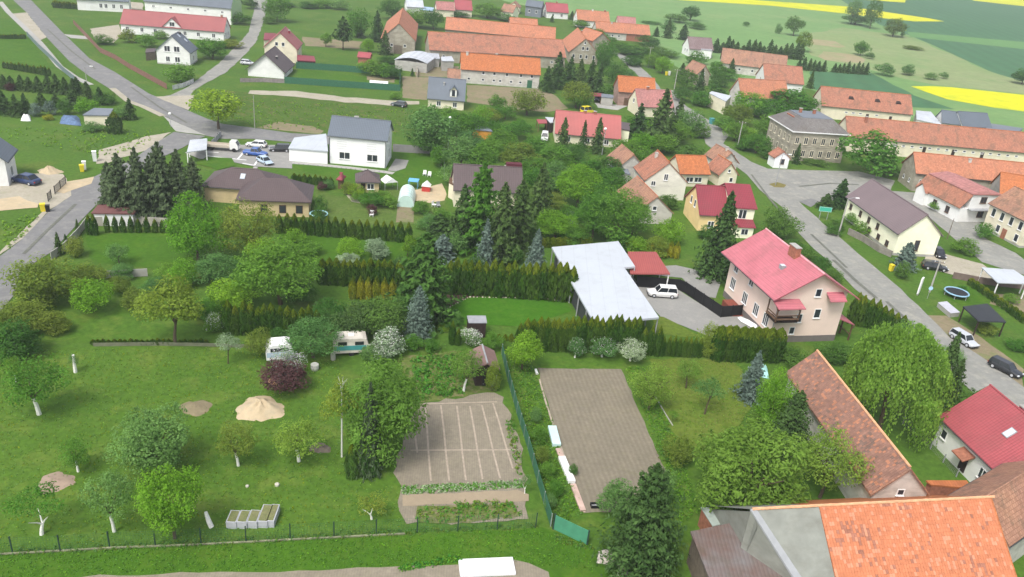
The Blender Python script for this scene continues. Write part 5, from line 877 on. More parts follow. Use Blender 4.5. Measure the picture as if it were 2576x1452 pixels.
def willow_mesh(seed, mats, strands=330, size=.016, z0=.06):
    rnd = random.Random(seed); b = MB(); L = []
    for i in range(17):
        d = sphpt(rnd); d.z = abs(d.z); L.append((Vector((d.x*.34, d.y*.34, .42+.38*d.z*rnd.uniform(.8, 1.1))), rnd.uniform(.08, .17)))
    L += [(Vector((0, 0, .62)), .30), (Vector((.03, .02, .78)), .2), (Vector((-.12, .1, .66)), .22), (Vector((.12, -.1, .64)), .22)]; pts = []
    for _ in range(strands):
        c, r_ = L[rnd.randrange(len(L)) if rnd.random() < .62 else -1-rnd.randrange(4)]; d = sphpt(rnd); d.z = abs(d.z)*.8; p = c+d*r_; out = Vector((p.x, p.y, 0)); out = out.normalized() if out.length > .01 else Vector((1, 0, 0))
        ln = rnd.uniform(.07, .46)**1.0*(1.1 if out.length else 1); n = int(ln/.012); ln = min(ln, p.z-z0*rnd.uniform(.4, 1.8))
        for k in range(max(3, n)):
            f = k/max(3, n); q = p+out*(.07*math.sin(f*1.6))+Vector((rnd.gauss(0, .011), rnd.gauss(0, .011), -ln*f*f*.35-ln*f*.65)); pts.append((q, out))
    for p, d in pts:
        t = Vector((rnd.gauss(0, .35), rnd.gauss(0, .35), -1)).normalized(); n_ = (d+Vector((rnd.gauss(0, .6), rnd.gauss(0, .6), .5))).normalized(); u = n_.cross(t).normalized(); s = size*rnd.uniform(.6, 1.3)
        k = len(b.v); b.v += [tuple(p-t*s*.9), tuple(p+u*s*.7), tuple(p+t*s*1.1), tuple(p-u*s*.7)]; b.f.append((k, k+1, k+2, k+3)); b.m.append(0)
    return b.mesh('crown', mats)
PROTO = {}
def proto(kind, col, seed, far):
    key = (kind, col, seed, far)
    if key in PROTO: return PROTO[key]
    m = LM[col]; n = 1.0 if not far else .45; s = 1.0 if not far else 1.5; tr = None
    if kind == 'broad': cr = crown_mesh('b', seed, int(10500*n), .0145*s, [m, LM['bloom']], .12, 26, gap=.82); tr = trunk_mesh(seed, .26, .022, BARK, 5)
    elif kind == 'tall': cr = crown_mesh('t', seed, int(10000*n), .0145*s, [m], .05, 28, gap=.84); tr = trunk_mesh(seed, .22, .02, BARK, 5)
    elif kind == 'fluffy': cr = crown_mesh('f', seed, int(6500*n), .014*s, [m], .14, 22, gap=.8); tr = trunk_mesh(seed, .25, .02, BARK, 7, .34, top=.8)
    elif kind == 'stem': cr = crown_mesh('s', seed, int(6000*n), .018*s, [m], .26, 14); tr = trunk_mesh(seed, .34, .022, BARK, 5, .2)
    elif kind == 'fruit': cr = crown_mesh('r', seed, int(3300*n), .0165*s, [m], .20, 24, gap=.70); tr = trunk_mesh(seed, .32, .026, [WBARK, BARK], 4, .16, .05, .62)
    elif kind == 'sapling': cr = crown_mesh('p', seed, int(1900*n), .017*s, [m], .34, 12, gap=.7); tr = trunk_mesh(seed, .45, .018, BARK, 4, .2, .04, .75)
    elif kind == 'vtrunk': cr = crown_mesh('v', seed, int(1300*n), .018*s, [m], .42, 11, gap=.7); tr = trunk_mesh(seed, .22, .026, WBARK, 3, .22, .03, .45)
    elif kind == 'bush': cr = crown_mesh('u', seed, int(5600*n), .020*s, [m], .0, 18, gap=.95)
    elif kind == 'bloombush': cr = crown_mesh('w', seed, int(4800*n), .024*s, [m, LM['bloom']], .0, 13, two=.33, gap=1.1)
    elif kind == 'lilacbush': cr = crown_mesh('l', seed, int(4800*n), .024*s, [m, LM['lilac']], .0, 13, two=.6, gap=1.1)
    elif kind == 'bloomtree': cr = crown_mesh('w', seed, int(4800*n), .021*s, [m, LM['bloom']], .12, 13, two=.16, gap=1.0); tr = trunk_mesh(seed, .2, .03, WBARK, 4, .2)
    elif kind == 'spruce': cr = spruce_mesh(seed, [m], 24 if not far else 17, 15 if not far else 11, 9 if not far else 6, .020*s, .2, .03, .85); tr = trunk_mesh(seed, .5, .018, BARK, 0)
    elif kind == 'slim': cr = spruce_mesh(seed, [m], 24 if not far else 17, 12 if not far else 10, 7 if not far else 5, .024*s, .25, .02, .7); tr = trunk_mesh(seed, .5, .02, BARK, 0)
    elif kind == 'layered': cr = spruce_mesh(seed, [m], 17, 13, 12 if not far else 8, .024*s, .08, .03, .6, .2); tr = trunk_mesh(seed, .6, .02, BARK, 0)
    elif kind == 'pine': cr = spruce_mesh(seed, [m], 9, 8, 9 if not far else 6, .032*s, -.05, .34, .5, .25); tr = trunk_mesh(seed, .75, .022, BARK, 0)
    elif kind == 'roundfir': cr = spruce_mesh(seed, [m], 24, 20, 12, .015*s, .02, .0, .58, .16); tr = trunk_mesh(seed, .3, .02, BARK, 0)
    elif kind == 'thuja': cr = column_mesh(seed, [m, LM['tipthuja']], int(1500*n), .040*s, .5, .3, .25)
    elif kind == 'clipped': cr = column_mesh(seed, [m, LM['tipthuja']], int(1500*n), .042*s, 2.4, .5, .3)
    elif kind == 'full': cr = crown_mesh('g', seed, int(14000*n), .0120*s, [m], .03, 40, gap=.78, stretch=1.5); tr = trunk_mesh(seed, .3, .025, BARK, 6, .3)
    elif kind == 'scots': cr = spruce_mesh(seed, [m], 13, 9, 10, .026*s, -.02, .08, .42, .34); tr = trunk_mesh(seed, .8, .022, BARK, 0)
    elif kind == 'dense': cr = crown_mesh('d', seed, int(9000*n), .0175*s, [m], .10, 26, gap=1.0); tr = trunk_mesh(seed, .26, .022, BARK, 5)
    elif kind == 'willow': cr = willow_mesh(seed, [m], 1150 if not far else 400, .0125*s); tr = trunk_mesh(seed, .3, .02, BARK, 4, .12, top=.5)
    elif kind == 'weep': cr = willow_mesh(seed, [m], 950 if not far else 200, .013*s, .02); tr = trunk_mesh(seed, .5, .016, BBARK, 4, .15)
    PROTO[key] = (cr, tr); return PROTO[key]
rt = random.Random(77)
def plant(kind, col, bx, by, ty, wpx, label, name='tree', cat=None, group=None, seed=None, h=None, depth=1.0):
    g = P(bx, by); d = pj(g)[2]; wd = wpx*d/CF
    H_ = h or max(.35, hgt(g, ty))
    if not h and kind in ('broad', 'tall', 'fluffy', 'full', 'dense', 'bush', 'bloombush', 'lilacbush', 'bloomtree', 'stem', 'fruit', 'sapling', 'willow', 'weep', 'vtrunk'):
        # a rounded crown's far shoulder shows above its top: shorten by the share its breadth adds
        H_ = max(.35, H_-.10*wd)
    sd = seed if seed is not None else rt.randrange(3); far = d > 165 or (d > 120 and wd < 4)
    cr, tr = proto(kind, col, sd, far)
    k = 1.2 if kind in ('spruce', 'slim', 'layered', 'roundfir', 'pine') else 1/.88 if kind not in ('thuja', 'clipped', 'spruce', 'slim') else 1.0
    if tr is None:
        o = link(bpy.data.objects.new(name, cr)); tag(o, label, cat or name.replace('_', ' '), group)
    else:
        o = thing(name, label, cat or 'tree', (0, 0, 0), 0, group)
        c = link(bpy.data.objects.new('crown', cr), o); t = link(bpy.data.objects.new('trunk', tr), o)
        if kind in ('fruit', 'vtrunk', 'sapling'): pass
    o.location = g; o.rotation_euler = (0, 0, rt.uniform(0, 6.28)); o.scale = (wd*k, wd*k*depth if tr is None else wd*k, H_)
    if kind in ('weep',): o.rotation_euler = (0, 0, rt.uniform(0, 6.28))
    return o
def row(kind, col, p0, p1, n, t0, t1, wpx, label, name, group, jit=.06, cat=None, w1=None):
    """individual plants from pixel p0 to p1 (bases); tops interpolated from t0 to t1"""
    for i in range(n):
        f = i/(n-1) if n > 1 else 0; x = p0[0]+(p1[0]-p0[0])*f; y = p0[1]+(p1[1]-p0[1])*f; hh = y-(t0+(t1-t0)*f); ww = wpx+((w1 or wpx)-wpx)*f
        plant(kind, col, x+rt.uniform(-.08, .08)*ww, y, y-hh*(1+rt.uniform(-jit, jit)), ww*rt.uniform(.95, 1.1), label, name, cat or 'conifer', group, seed=rt.randrange(4))
# ---------------------------------------------------------------- planting, front orchard
def p(*a, **k): return plant(*a, **k)
p('fruit', 'green', 99, 1043, 875, 160, 'fruit tree with thick whitewashed trunk and full green crown near the left edge', 'fruit_tree')
p('fruit', 'green', 40, 962, 892, 62, 'leaning whitewashed fruit tree at the left edge behind a fuller one', 'fruit_tree')
p('sapling', 'cool', 190, 937, 885, 34, 'thin bare whitewashed stem on the upper left of the orchard lawn', 'fruit_tree').children[1].data = trunk_mesh(4, .9, .10, WBARK, 0)
p('broad', 'cool', 395, 1185, 1010, 200, 'largest blue green broad tree in the middle of the left lawn', 'broadleaf_tree', seed=1)
p('broad', 'bright', 440, 1355, 1152, 158, 'bright yellow green bushy tree in front of the larger darker tree', 'broadleaf_tree', cat='tree')
p('fruit', 'cool', 288, 1338, 1165, 125, 'pale fruit tree with whitewashed trunk left of the bright green bushy tree', 'fruit_tree')
p('vtrunk', 'green', 105, 1345, 1215, 150, 'fruit tree with forked V shaped whitewashed trunk near the wire fence', 'fruit_tree')
p('fruit', 'green', 197, 1187, 1090, 90, 'small dark crowned fruit tree beside the brown earth heap', 'fruit_tree')
p('fruit', 'olive', 600, 1172, 1050, 108, 'sparse olive fruit tree with whitewashed trunk below the big sand heap', 'fruit_tree')
p('fruit', 'mossy', 752, 1161, 1042, 130, 'yellowish fruit tree with thick whitewashed trunk beside the small dark heap', 'fruit_tree')
p('vtrunk', 'olive', 935, 1307, 1240, 90, 'almost leafless pruned fruit tree with white branching trunk near the wire fence', 'fruit_tree')
p('vtrunk', 'cool', 1320, 1243, 1188, 34, 'small bare white stemmed tree at the right corner of the vegetable plot', 'fruit_tree')
p('fruit', 'mossy', 1166, 985, 865, 95, 'pale sparse tree with thin white trunk left of the allotment shed', 'fruit_tree')
p('full', 'mossy', 955, 1150, 886, 215, 'large yellow green weeping tree beside the vegetable plot', 'weeping_tree', seed=1)
b = p('weep', 'yellowish', 860, 1150, 930, 110, 'slender birch with long straight white trunk in front of the yellow green weeping tree', 'birch_tree'); b.children[0].data = proto('sapling', 'yellowish', 2, False)[0]; b.children[1].data = trunk_mesh(3, .84, .017, BBARK, 5, .12, .015, .96, lr=.7)
p('slim', 'pinegrey', 928, 1192, 965, 66, 'dark narrow spruce standing inside the yellow green weeping tree', 'spruce_tree')
p('thuja', 'fir', 884, 1202, 1114, 30, 'leftmost of three low columnar cypresses below the weeping tree', 'cypress')
p('thuja', 'fir', 919, 1199, 1122, 25, 'middle one of three low columnar cypresses below the weeping tree', 'cypress')
p('thuja', 'fir', 939, 1197, 1120, 26, 'rightmost of three low columnar cypresses below the weeping tree', 'cypress')
p('roundfir', 'spruce', 1602, 1432, 1172, 186, 'large dark green yew like conifer at the bottom beside the green gate panel', 'conifer', cat='tree')
p('bush', 'cool', 1545, 1300, 1205, 95, 'pale feathery shrub behind the large dark conifer', 'shrub')
p('bush', 'cool', 1655, 1280, 1170, 70, 'pale green shrub right behind the large dark conifer', 'shrub')
p('full', 'mossy', 1862, 1300, 1045, 280, 'wide olive yellow willow above the tool shed', 'willow_tree', seed=0)
p('fluffy', 'mossy', 2062, 1252, 1070, 180, 'thin olive tree overhanging the brown tiled barn', 'broadleaf_tree')
p('broad', 'bright', 1930, 1090, 915, 110, 'bright green round tree left of the brown tiled barn', 'broadleaf_tree')
p('roundfir', 'spruce', 1975, 1135, 985, 100, 'very dark compact conifer against the brown tiled barn', 'conifer', cat='tree')
p('spruce', 'bluefir', 1883, 1000, 885, 72, 'small blue spruce on the dry lawn beside a turquoise tarpaulin', 'blue_spruce')
p('willow', 'willow', 2212, 1075, 780, 232, 'huge bright green weeping willow beside the brown tiled barn', 'willow_tree', seed=1)
p('slim', 'spruce', 2350, 1010, 838, 75, 'tall dark narrow conifer right of the huge weeping willow', 'conifer', cat='tree')
p('slim', 'spruce', 2385, 1010, 905, 60, 'shorter dark conifer beside the road right of the weeping willow', 'conifer', cat='tree')
p('bush', 'dark', 2440, 1050, 975, 130, 'low dark spreading bush in front of the red roofed white house', 'shrub')
p('bush', 'dark', 2100, 905, 855, 90, 'dark green shrub between the pink house and the weeping willow', 'shrub')
p('bush', 'dark', 1990, 910, 868, 90, 'clipped dark shrub below the gable of the pink house', 'shrub')
p('bush', 'cool', 2270, 850, 800, 60, 'pale grey green shrub on the verge above the weeping willow', 'shrub')
p('bush', 'silver', 2310, 868, 812, 55, 'silvery shrub on the verge right above the weeping willow', 'shrub')
p('fluffy', 'mossy', 1632, 1030, 900, 110, 'pale thin leaved tree at the upper right of the ploughed field', 'broadleaf_tree')
p('sapling', 'mossy', 1725, 977, 895, 80, 'leafless looking young tree on the dry lawn nearest the hedge', 'young_tree')
p('sapling', 'cool', 1772, 1042, 940, 88, 'young tree with thin dark stem in the middle of the dry lawn', 'young_tree')
p('sapling', 'green', 1690, 1062, 1030, 30, 'tiny shrubby sapling beside the edging line of the dry lawn', 'young_tree')
p('bush', 'olive', 1700, 1165, 1090, 80, 'olive shrub at the left foot of the wide willow', 'shrub')
p('bush', 'dark', 1440, 1195, 1165, 24, 'small dark shrub beside the green mesh fence', 'shrub')
for i, (x, y, t_, w_, lb) in enumerate([(1350, 1060, 1025, 38, 'uppermost'), (1352, 1115, 1070, 44, 'second'), (1362, 1160, 1120, 44, 'third'), (1375, 1200, 1160, 46, 'fourth'), (1392, 1245, 1205, 48, 'fifth'), (1380, 1275, 1240, 40, 'lowest')]):
    p('bush', ('cool', 'green', 'olive', 'green', 'green', 'cool')[i], x, y, t_, w_, lb+' leafy shrub from the top in the strip between mesh fence and ploughed field', 'shrub', group='shrubs beside the mesh fence')
p('stem', 'bright', 1312, 930, 825, 95, 'light green small tree left of the three blossoming shrubs', 'broadleaf_tree')
p('bloomtree', 'cool', 1446, 900, 848, 52, 'leftmost of three blossoming fruit bushes in front of the tall hedge', 'blossoming_bush', cat='shrub')
p('bloomtree', 'cool', 1514, 898, 842, 72, 'middle one of three blossoming fruit bushes in front of the tall hedge', 'blossoming_bush', cat='shrub')
p('bloomtree', 'silver', 1585, 908, 845, 72, 'rightmost of three blossoming fruit bushes with a whitewashed stem', 'blossoming_bush', cat='shrub')
p('bush', 'yellowish', 1775, 895, 808, 66, 'yellow green feathery shrub in the gap of the clipped hedge', 'shrub')
# hedge in front of the white roof
row('thuja', 'thuja', (1322, 880), (1598, 882), 19, 800, 796, 31, 'dense dark thuja of the tall hedge between ploughed field and white flat roof', 'thuja', 'thujas of the tall hedge below the white roof', .05)
row('thuja', 'thuja', (1612, 892), (1650, 894), 3, 826, 820, 21, 'tall pointed thuja between the tall hedge and the low thuja row', 'thuja', 'three pointed thujas beside the yard')
row('thuja', 'thuja', (1664, 895), (1757, 899), 8, 846, 850, 15, 'low pointed thuja in the row beside the paved yard', 'thuja', 'low thujas beside the paved yard', .06)
row('clipped', 'thuja', (1798, 905), (1946, 909), 9, 822, 826, 33, 'thuja grown into the broad clipped hedge left of the pink house', 'thuja', 'thujas of the clipped hedge beside the pink house', .03)
row('thuja', 'thuja', (2140, 815), (2262, 840), 8, 735, 795, 26, 'dark thuja of the hedge between the pink house and the road', 'thuja', 'thujas between the pink house and the road', .06)
for i, (x, y, t_, w_) in enumerate([(2000, 630, 598, 44), (2030, 655, 618, 48), (2062, 682, 640, 50), (2092, 712, 668, 48), (1955, 600, 508, 92)]):
    p('bush', 'dark', x, y, t_, w_, ['uppermost', 'second', 'third', 'lowest', 'big'][i]+(' dark shrub in the line behind the rose roof beside the road' if i < 4 else ' dark green rounded tree between the apricot house and the road'), 'shrub' if i < 4 else 'broadleaf_tree', group='shrubs behind the rose roof' if i < 4 else None)
# garden belt right of centre
row('thuja', 'thuja', (1128, 735), (1432, 757), 18, 655, 668, 34, 'tall thuja of the long hedge behind the bright green lawn', 'thuja', 'thujas behind the bright lawn', .06)
row('thuja', 'thuja', (812, 712), (1000, 728), 12, 652, 655, 31, 'thuja of the darker hedge left of the layered conifer', 'thuja', 'thujas left of the layered conifer', .06)
row('thuja', 'thuja', (578, 838), (795, 845), 13, 762, 775, 31, 'thuja with yellow tips in the hedge left of the caravans', 'thuja', 'yellow tipped thujas left of the caravans', .10)
row('thuja', 'gold', (888, 752), (985, 752), 6, 694, 698, 20, 'golden tipped thuja in the short row behind the dark bushes', 'thuja', 'golden thujas behind the dark bushes', .05)
row('thuja', 'gold', (1578, 632), (1700, 650), 9, 600, 612, 17, 'small rounded golden thuja beside the red carport', 'thuja', 'golden thujas beside the red carport', .1)
row('clipped', 'tipthuja', (1362, 622), (1480, 618), 9, 598, 596, 17, 'yellowish thuja of the low hedge behind the white roof', 'thuja', 'yellowish thujas behind the white roof', .06)
row('thuja', 'thuja', (702, 586), (1026, 610), 17, 538, 562, 20, 'pointed thuja in the regular dark row below the garden lawn', 'thuja', 'pointed thujas below the garden lawn', .06)
row('thuja', 'thuja', (1136, 866), (1152, 868), 2, 808, 830, 17, 'one of two dark thujas beside the white flowering bush', 'thuja', 'two thujas beside the white flowering bush', .02)
row('thuja', 'thuja', (228, 590), (240, 592), 2, 540, 541, 17, 'tall dark thuja at the left end of the garden wall', 'thuja', 'tall thujas at the garden wall end', .03)
row('thuja', 'thuja', (272, 585), (430, 586), 9, 545, 552, 13, 'small pointed thuja spaced along the pale garden wall', 'thuja', 'spaced thujas along the garden wall', .10)
row('thuja', 'thuja', (234, 867), (520, 868), 22, 852, 852, 12, 'knee high young thuja in the row across the left lawn', 'thuja', 'young thujas across the left lawn', .15)
row('thuja', 'thuja', (740, 460), (832, 468), 8, 437, 444, 14, 'small thuja behind the brown hipped roofs', 'thuja', 'small thujas behind the bungalow', .15)
row('thuja', 'thuja', (1306, 868), (1316, 868), 1, 812, 812, 20, 'single thuja at the left end of the tall hedge', 'thuja', None)
row('thuja', 'tipthuja', (1240, 855), (1300, 860), 5, 838, 840, 12, 'tiny yellow green thuja on the near edge of the bright lawn', 'thuja', 'tiny thujas on the lawn edge', .1)
p('layered', 'fir', 1062, 800, 590, 158, 'large layered green conifer with spreading boughs in the centre', 'conifer', cat='tree', seed=1)
p('roundfir', 'bluefir', 1050, 848, 720, 66, 'steel blue dense spruce in front of the layered green conifer', 'blue_spruce')
p('spruce', 'bluefir', 1342, 700, 578, 66, 'grey blue spruce left of the white flat roof', 'blue_spruce')
p('spruce', 'bluefir', 1218, 665, 552, 54, 'slim grey blue spruce left of the dark tall conifers', 'blue_spruce')
p('layered', 'bluefir', 1112, 650, 592, 60, 'bluish bushy pine behind the layered conifer', 'pine_tree')
p('slim', 'spruce', 1255, 655, 462, 100, 'tall very dark spruce in front of the brown red roof', 'spruce_tree')
p('slim', 'spruce', 1300, 625, 455, 98, 'tall dark spruce right of the very dark one', 'spruce_tree')
p('slim', 'spruce', 1352, 575, 412, 82, 'dark spruce right of the beige chimney', 'spruce_tree')
p('slim', 'spruce', 1160, 620, 466, 84, 'dark slim spruce left of the light green larch', 'spruce_tree')
p('layered', 'green', 1204, 625, 412, 112, 'light green feathery larch in front of the brown red roof', 'larch_tree')
p('layered', 'spruce', 1105, 605, 540, 80, 'low dark spreading pine right of the pointed thuja row', 'pine_tree')
p('bush', 'spruce', 895, 850, 745, 110, 'big dark juniper like bush left of the steel blue spruce', 'yew_bush', cat='shrub')
p('bush', 'fir', 960, 852, 735, 112, 'big mid green yew bush touching the steel blue spruce', 'yew_bush', cat='shrub')
p('bush', 'dark', 828, 822, 742, 92, 'brownish green conifer bush behind the grey green willow', 'yew_bush', cat='shrub')
p('fluffy', 'cool', 788, 900, 785, 150, 'grey green willow tree between the two caravans', 'willow_tree')
p('bush', 'plum', 712, 985, 900, 115, 'dark purple leaved plum bush below the caravans', 'purple_bush', cat='shrub')
p('lilacbush', 'silver', 722, 955, 868, 80, 'pale lilac blossoming shrub on top of the purple bush', 'lilac_bush', cat='shrub')
p('bloombush', 'silver', 972, 892, 818, 95, 'pale green feathery shrub with white flowers right of the caravan', 'flowering_bush', cat='shrub')
p('bush', 'green', 1040, 880, 835, 50, 'small green shrub at the foot of the steel blue spruce', 'shrub')
b = p('bloombush', 'cool', 1183, 872, 820, 56, 'round bush covered with large white blossoms beside the outhouse', 'snowball_bush', cat='shrub'); b.data = crown_mesh('w', 5, 4500, .024, [LM['cool'], LM['bloom']], .0, 13, two=.75, gap=1.1)
p('bush', 'green', 1240, 878, 832, 55, 'leafy green shrub right of the allotment shed roof', 'shrub')
p('bush', 'lime', 1120, 828, 815, 40, 'low lime green cushion plant beside the bark bed', 'shrub')
p('bush', 'yellowish', 1240, 985, 905, 45, 'olive climbing shrub against the right wall of the allotment shed', 'shrub')
b = p('bloombush', 'green', 544, 835, 785, 58, 'green bush topped with white blossoms left of the yellow tipped hedge', 'flowering_bush', cat='shrub')
p('sapling', 'silver', 574, 915, 830, 70, 'small pale tree just below the yellow tipped hedge', 'young_tree')
p('bush', 'olive', 655, 900, 820, 70, 'dark olive shrub left of the white caravan', 'shrub')
# left middle gardens
p('tall', 'bright', 500, 660, 465, 150, 'tall vivid green tree in front of the left brown hipped roof', 'broadleaf_tree', seed=0)
p('fluffy', 'olive', 625, 655, 478, 165, 'olive brown tree between the vivid green tree and the bungalow', 'broadleaf_tree', seed=1)
p('broad', 'green', 706, 765, 575, 210, 'large dense dark green tree in the middle left gardens', 'broadleaf_tree', seed=2)
p('bush', 'cool', 545, 705, 628, 112, 'grey green round shrub below the vivid green tree', 'shrub')
p('bush', 'bright', 585, 775, 690, 125, 'vivid green low tree left of the large dense tree', 'broadleaf_tree', cat='tree')
p('bush', 'bright', 462, 720, 640, 75, 'narrow bright green shrub left of the grey green round shrub', 'shrub')
p('stem', 'yellowish', 440, 868, 690, 155, 'pale yellow green tree with visible dark stem above the young thuja row', 'broadleaf_tree')
p('bush', 'bright', 238, 785, 688, 98, 'bright green round tree right of the large olive bush', 'broadleaf_tree', cat='tree')
p('bush', 'olive', 112, 765, 622, 165, 'large olive green bush beside the left road', 'broadleaf_tree', cat='tree', seed=1)
p('bush', 'olive', 220, 710, 655, 90, 'pale brownish shrub right of the large olive bush', 'shrub')
p('bush', 'olive', 190, 645, 588, 48, 'thin olive shrub against the grey roadside wall', 'shrub')
p('bush', 'olive', 345, 775, 720, 70, 'dull olive shrub above the lawn left of the pale yellow green tree', 'shrub')
p('bush', 'cool', 395, 740, 695, 75, 'dull green shrub beside the short grey wall', 'shrub')
p('bush', 'dark', 55, 905, 800, 135, 'brownish dark shrub at the left edge above the orchard', 'shrub')
p('bush', 'olive', 10, 860, 770, 110, 'brown olive shrub cut by the left edge', 'shrub')
p('bush', 'olive', 130, 840, 780, 90, 'olive brown shrub right of the brownish dark shrub', 'shrub')
p('bush', 'bright', 885, 650, 592, 76, 'bright green round shrub on the lawn below the pointed thujas', 'shrub')
b = p('lilacbush', 'silver', 945, 648, 596, 62, 'silvery white feathery shrub right of the bright round shrub', 'silver_shrub', cat='shrub'); b.data = crown_mesh('u', 3, 4500, .022, [LM['silver']], .0, 13, stretch=1.8)
b = p('lilacbush', 'silver', 872, 678, 632, 60, 'grey silver shrub in front of the bright round shrub', 'silver_shrub', cat='shrub'); b.data = crown_mesh('u', 4, 4500, .022, [LM['silver']], .0, 13, stretch=1.8)
p('stem', 'lime', 1025, 645, 588, 44, 'small lime green ball tree at the right end of the thuja row', 'broadleaf_tree')
for i, (x, y, t_, w_, c_) in enumerate([(745, 610, 570, 50, 'bright'), (780, 640, 600, 60, 'green')]):
    p('bush', c_, x, y, t_, w_, ['small bright shrub just below the left end of the thuja row', 'green shrub behind the large dense dark tree'][i], 'shrub')
for k_, c_, x, y, t_, w_, lb in [('bush', 'olive', 60, 830, 745, 110, 'olive brown bush below the large olive bush at the left'), ('bush', 'cool', 310, 700, 655, 60, 'pale green shrub behind the short grey wall'), ('bush', 'green', 425, 700, 655, 60, 'green shrub right of the short grey wall'),
 ('fluffy', 'cool', 300, 665, 605, 60, 'thin pale young tree on the lawn behind the short grey wall'), ('bush', 'green', 640, 720, 650, 90, 'green shrub between the olive brown tree and the dense tree'), ('broad', 'bright', 660, 690, 590, 90, 'lighter green tree merging with the dense dark tree'),
 ('bush', 'green', 520, 800, 740, 70, 'green shrub right of the pale yellow green tree'), ('bush', 'olive', 300, 740, 690, 60, 'olive shrub right of the bright round tree'), ('fluffy', 'olive', 200, 760, 700, 70, 'thin olive tree between the two left roadside bushes'),
 ('bush', 'dark', 760, 760, 700, 70, 'dark shrub at the right foot of the dense dark tree'), ('bush', 'dark', 700, 880, 820, 60, 'dark shrub left of the hidden white caravan'), ('bush', 'cool', 930, 905, 862, 50, 'small green shrub at the right end of the caravan'),
 ('bush', 'green', 1085, 885, 845, 40, 'green shrub left of the bark bed'), ('bush', 'dark', 1075, 720, 640, 60, 'dark shrub behind the layered conifer'), ('bush', 'spruce', 1010, 700, 640, 60, 'dark yew left of the layered conifer'),
 ('bush', 'cool', 1150, 640, 580, 50, 'grey green shrub between bluish pine and spruces'), ('bush', 'dark', 1285, 660, 610, 60, 'dark shrub at the foot of the tall spruces'), ('bush', 'spruce', 1195, 690, 640, 60, 'dark evergreen just behind the long thuja hedge'),
 ('fluffy', 'olive', 480, 800, 750, 60, 'thin olive tree below the vivid low tree'), ('bush', 'green', 600, 690, 640, 60, 'fresh shrub at the foot of the olive brown tree')]:
    p(k_, c_, x, y, t_, w_, lb, 'broadleaf_tree' if k_ != 'bush' else 'shrub', cat='tree' if k_ != 'bush' else 'shrub')
# spruces beside the left road
for i, (x, y, t_, w_) in enumerate([(310, 548, 388, 84), (356, 556, 374, 70), (412, 550, 360, 92), (456, 546, 378, 70), (282, 534, 412, 56), (490, 512, 398, 58), (384, 520, 394, 60)]):
    p('layered', 'pinegrey', x, y, t_, w_, 'dark spruce of the dense group beside the left road', 'spruce_tree', group='dense spruce group beside the left road')
for i, (x, y, t_, w_) in enumerate([(150, 640, 585, 26), (168, 622, 590, 18), (197, 588, 552, 16)]):
    p('slim', 'spruce', x, y, t_, w_, ['biggest', 'middle', 'smallest'][i]+' of the three small conifers along the grey roadside wall', 'conifer', cat='shrub')
# left upper plot
for i, (x, y, t_, w_, c_, k_) in enumerate([(10, 285, 228, 55, 'spruce', 'spruce'), (42, 292, 238, 42, 'spruce', 'spruce'), (65, 285, 235, 36, 'spruce', 'spruce'), (88, 292, 255, 34, 'bluefir', 'bush'), (128, 290, 250, 36, 'bluefir', 'bush'), (160, 288, 245, 40, 'dark', 'bush'), (185, 270, 215, 50, 'spruce', 'spruce'), (105, 270, 232, 40, 'spruce', 'spruce'), (140, 265, 235, 34, 'spruce', 'spruce'), (8, 283, 260, 36, 'silver', 'bush')]):
    p(k_, c_, x, y, t_, w_, ['dark spruce cut by the left edge above the green field', 'dark spruce second from the left in the upper left garden', 'dark spruce third from the left in the upper left garden', 'grey blue bush left of the pale bluish bush', 'pale bluish bush behind the blue tarpaulin', 'dark bush left of the lime round tree', 'dark spruce behind the lime round tree', 'dark spruce in the second line between two bluish bushes', 'small dark spruce above the pale bluish bush', 'pale silvery bush at the left edge'][i], 'conifer' if k_ == 'spruce' else 'shrub', cat='tree' if k_ == 'spruce' else 'shrub')
row('spruce', 'spruce', (8, 222), (188, 238), 9, 190, 192, 34, 'dark conifer of the thick line across the upper left garden', 'conifer', 'conifer line across the upper left garden', .12, w1=42)
row('slim', 'spruce', (195, 235), (250, 262), 3, 196, 222, 36, 'dark conifer of the clump beside the footpath end', 'conifer', 'conifer clump beside the footpath end', .1)
row('thuja', 'spruce', (12, 172), (125, 192), 13, 152, 170, 9, 'small dark thuja in the far left hedge', 'thuja', 'thujas of the far left hedge', .15)
row('thuja', 'spruce', (3, 98), (62, 98), 9, 86, 86, 8, 'small dark thuja at the back of the upper left lawn', 'thuja', 'thujas at the back of the upper left lawn', .15)
p('bush', 'bright', 220, 285, 238, 56, 'lime green ball shaped tree in the upper left garden', 'broadleaf_tree', cat='tree')
p('thuja', 'spruce', 290, 335, 283, 36, 'dark olive round topped thuja beside the low cream shed', 'thuja')
p('slim', 'spruce', 328, 300, 248, 36, 'dark narrow spruce beside the main road verge', 'spruce_tree')
p('bush', 'cool', 308, 300, 262, 40, 'pale green shrub between thuja and narrow spruce', 'shrub')
p('bush', 'dark', 268, 262, 225, 52, 'dark green shrub above the low cream shed', 'shrub')
p('bush', 'cool', 235, 330, 300, 50, 'grey green shrub in front of the low cream shed', 'shrub')
p('bush', 'gold', 122, 302, 284, 26, 'small orange yellow shrub in the upper left garden', 'shrub')
p('bush', 'plum', 26, 228, 204, 26, 'small rust red shrub at the left edge', 'shrub')
b = p('stem', 'lime', 550, 325, 205, 122, 'vivid yellow green tree with short dark trunk at the road junction', 'broadleaf_tree', seed=1)
p('bush', 'dark', 262, 112, 80, 48, 'round dark shrub in the courtyard left of the long red roofed house', 'shrub')
p('bush', 'olive', 325, 108, 68, 46, 'pale olive tree in front of the long red roofed house', 'shrub')
p('bush', 'green', 368, 118, 78, 50, 'green shrub in front of the long red roofed house', 'shrub')
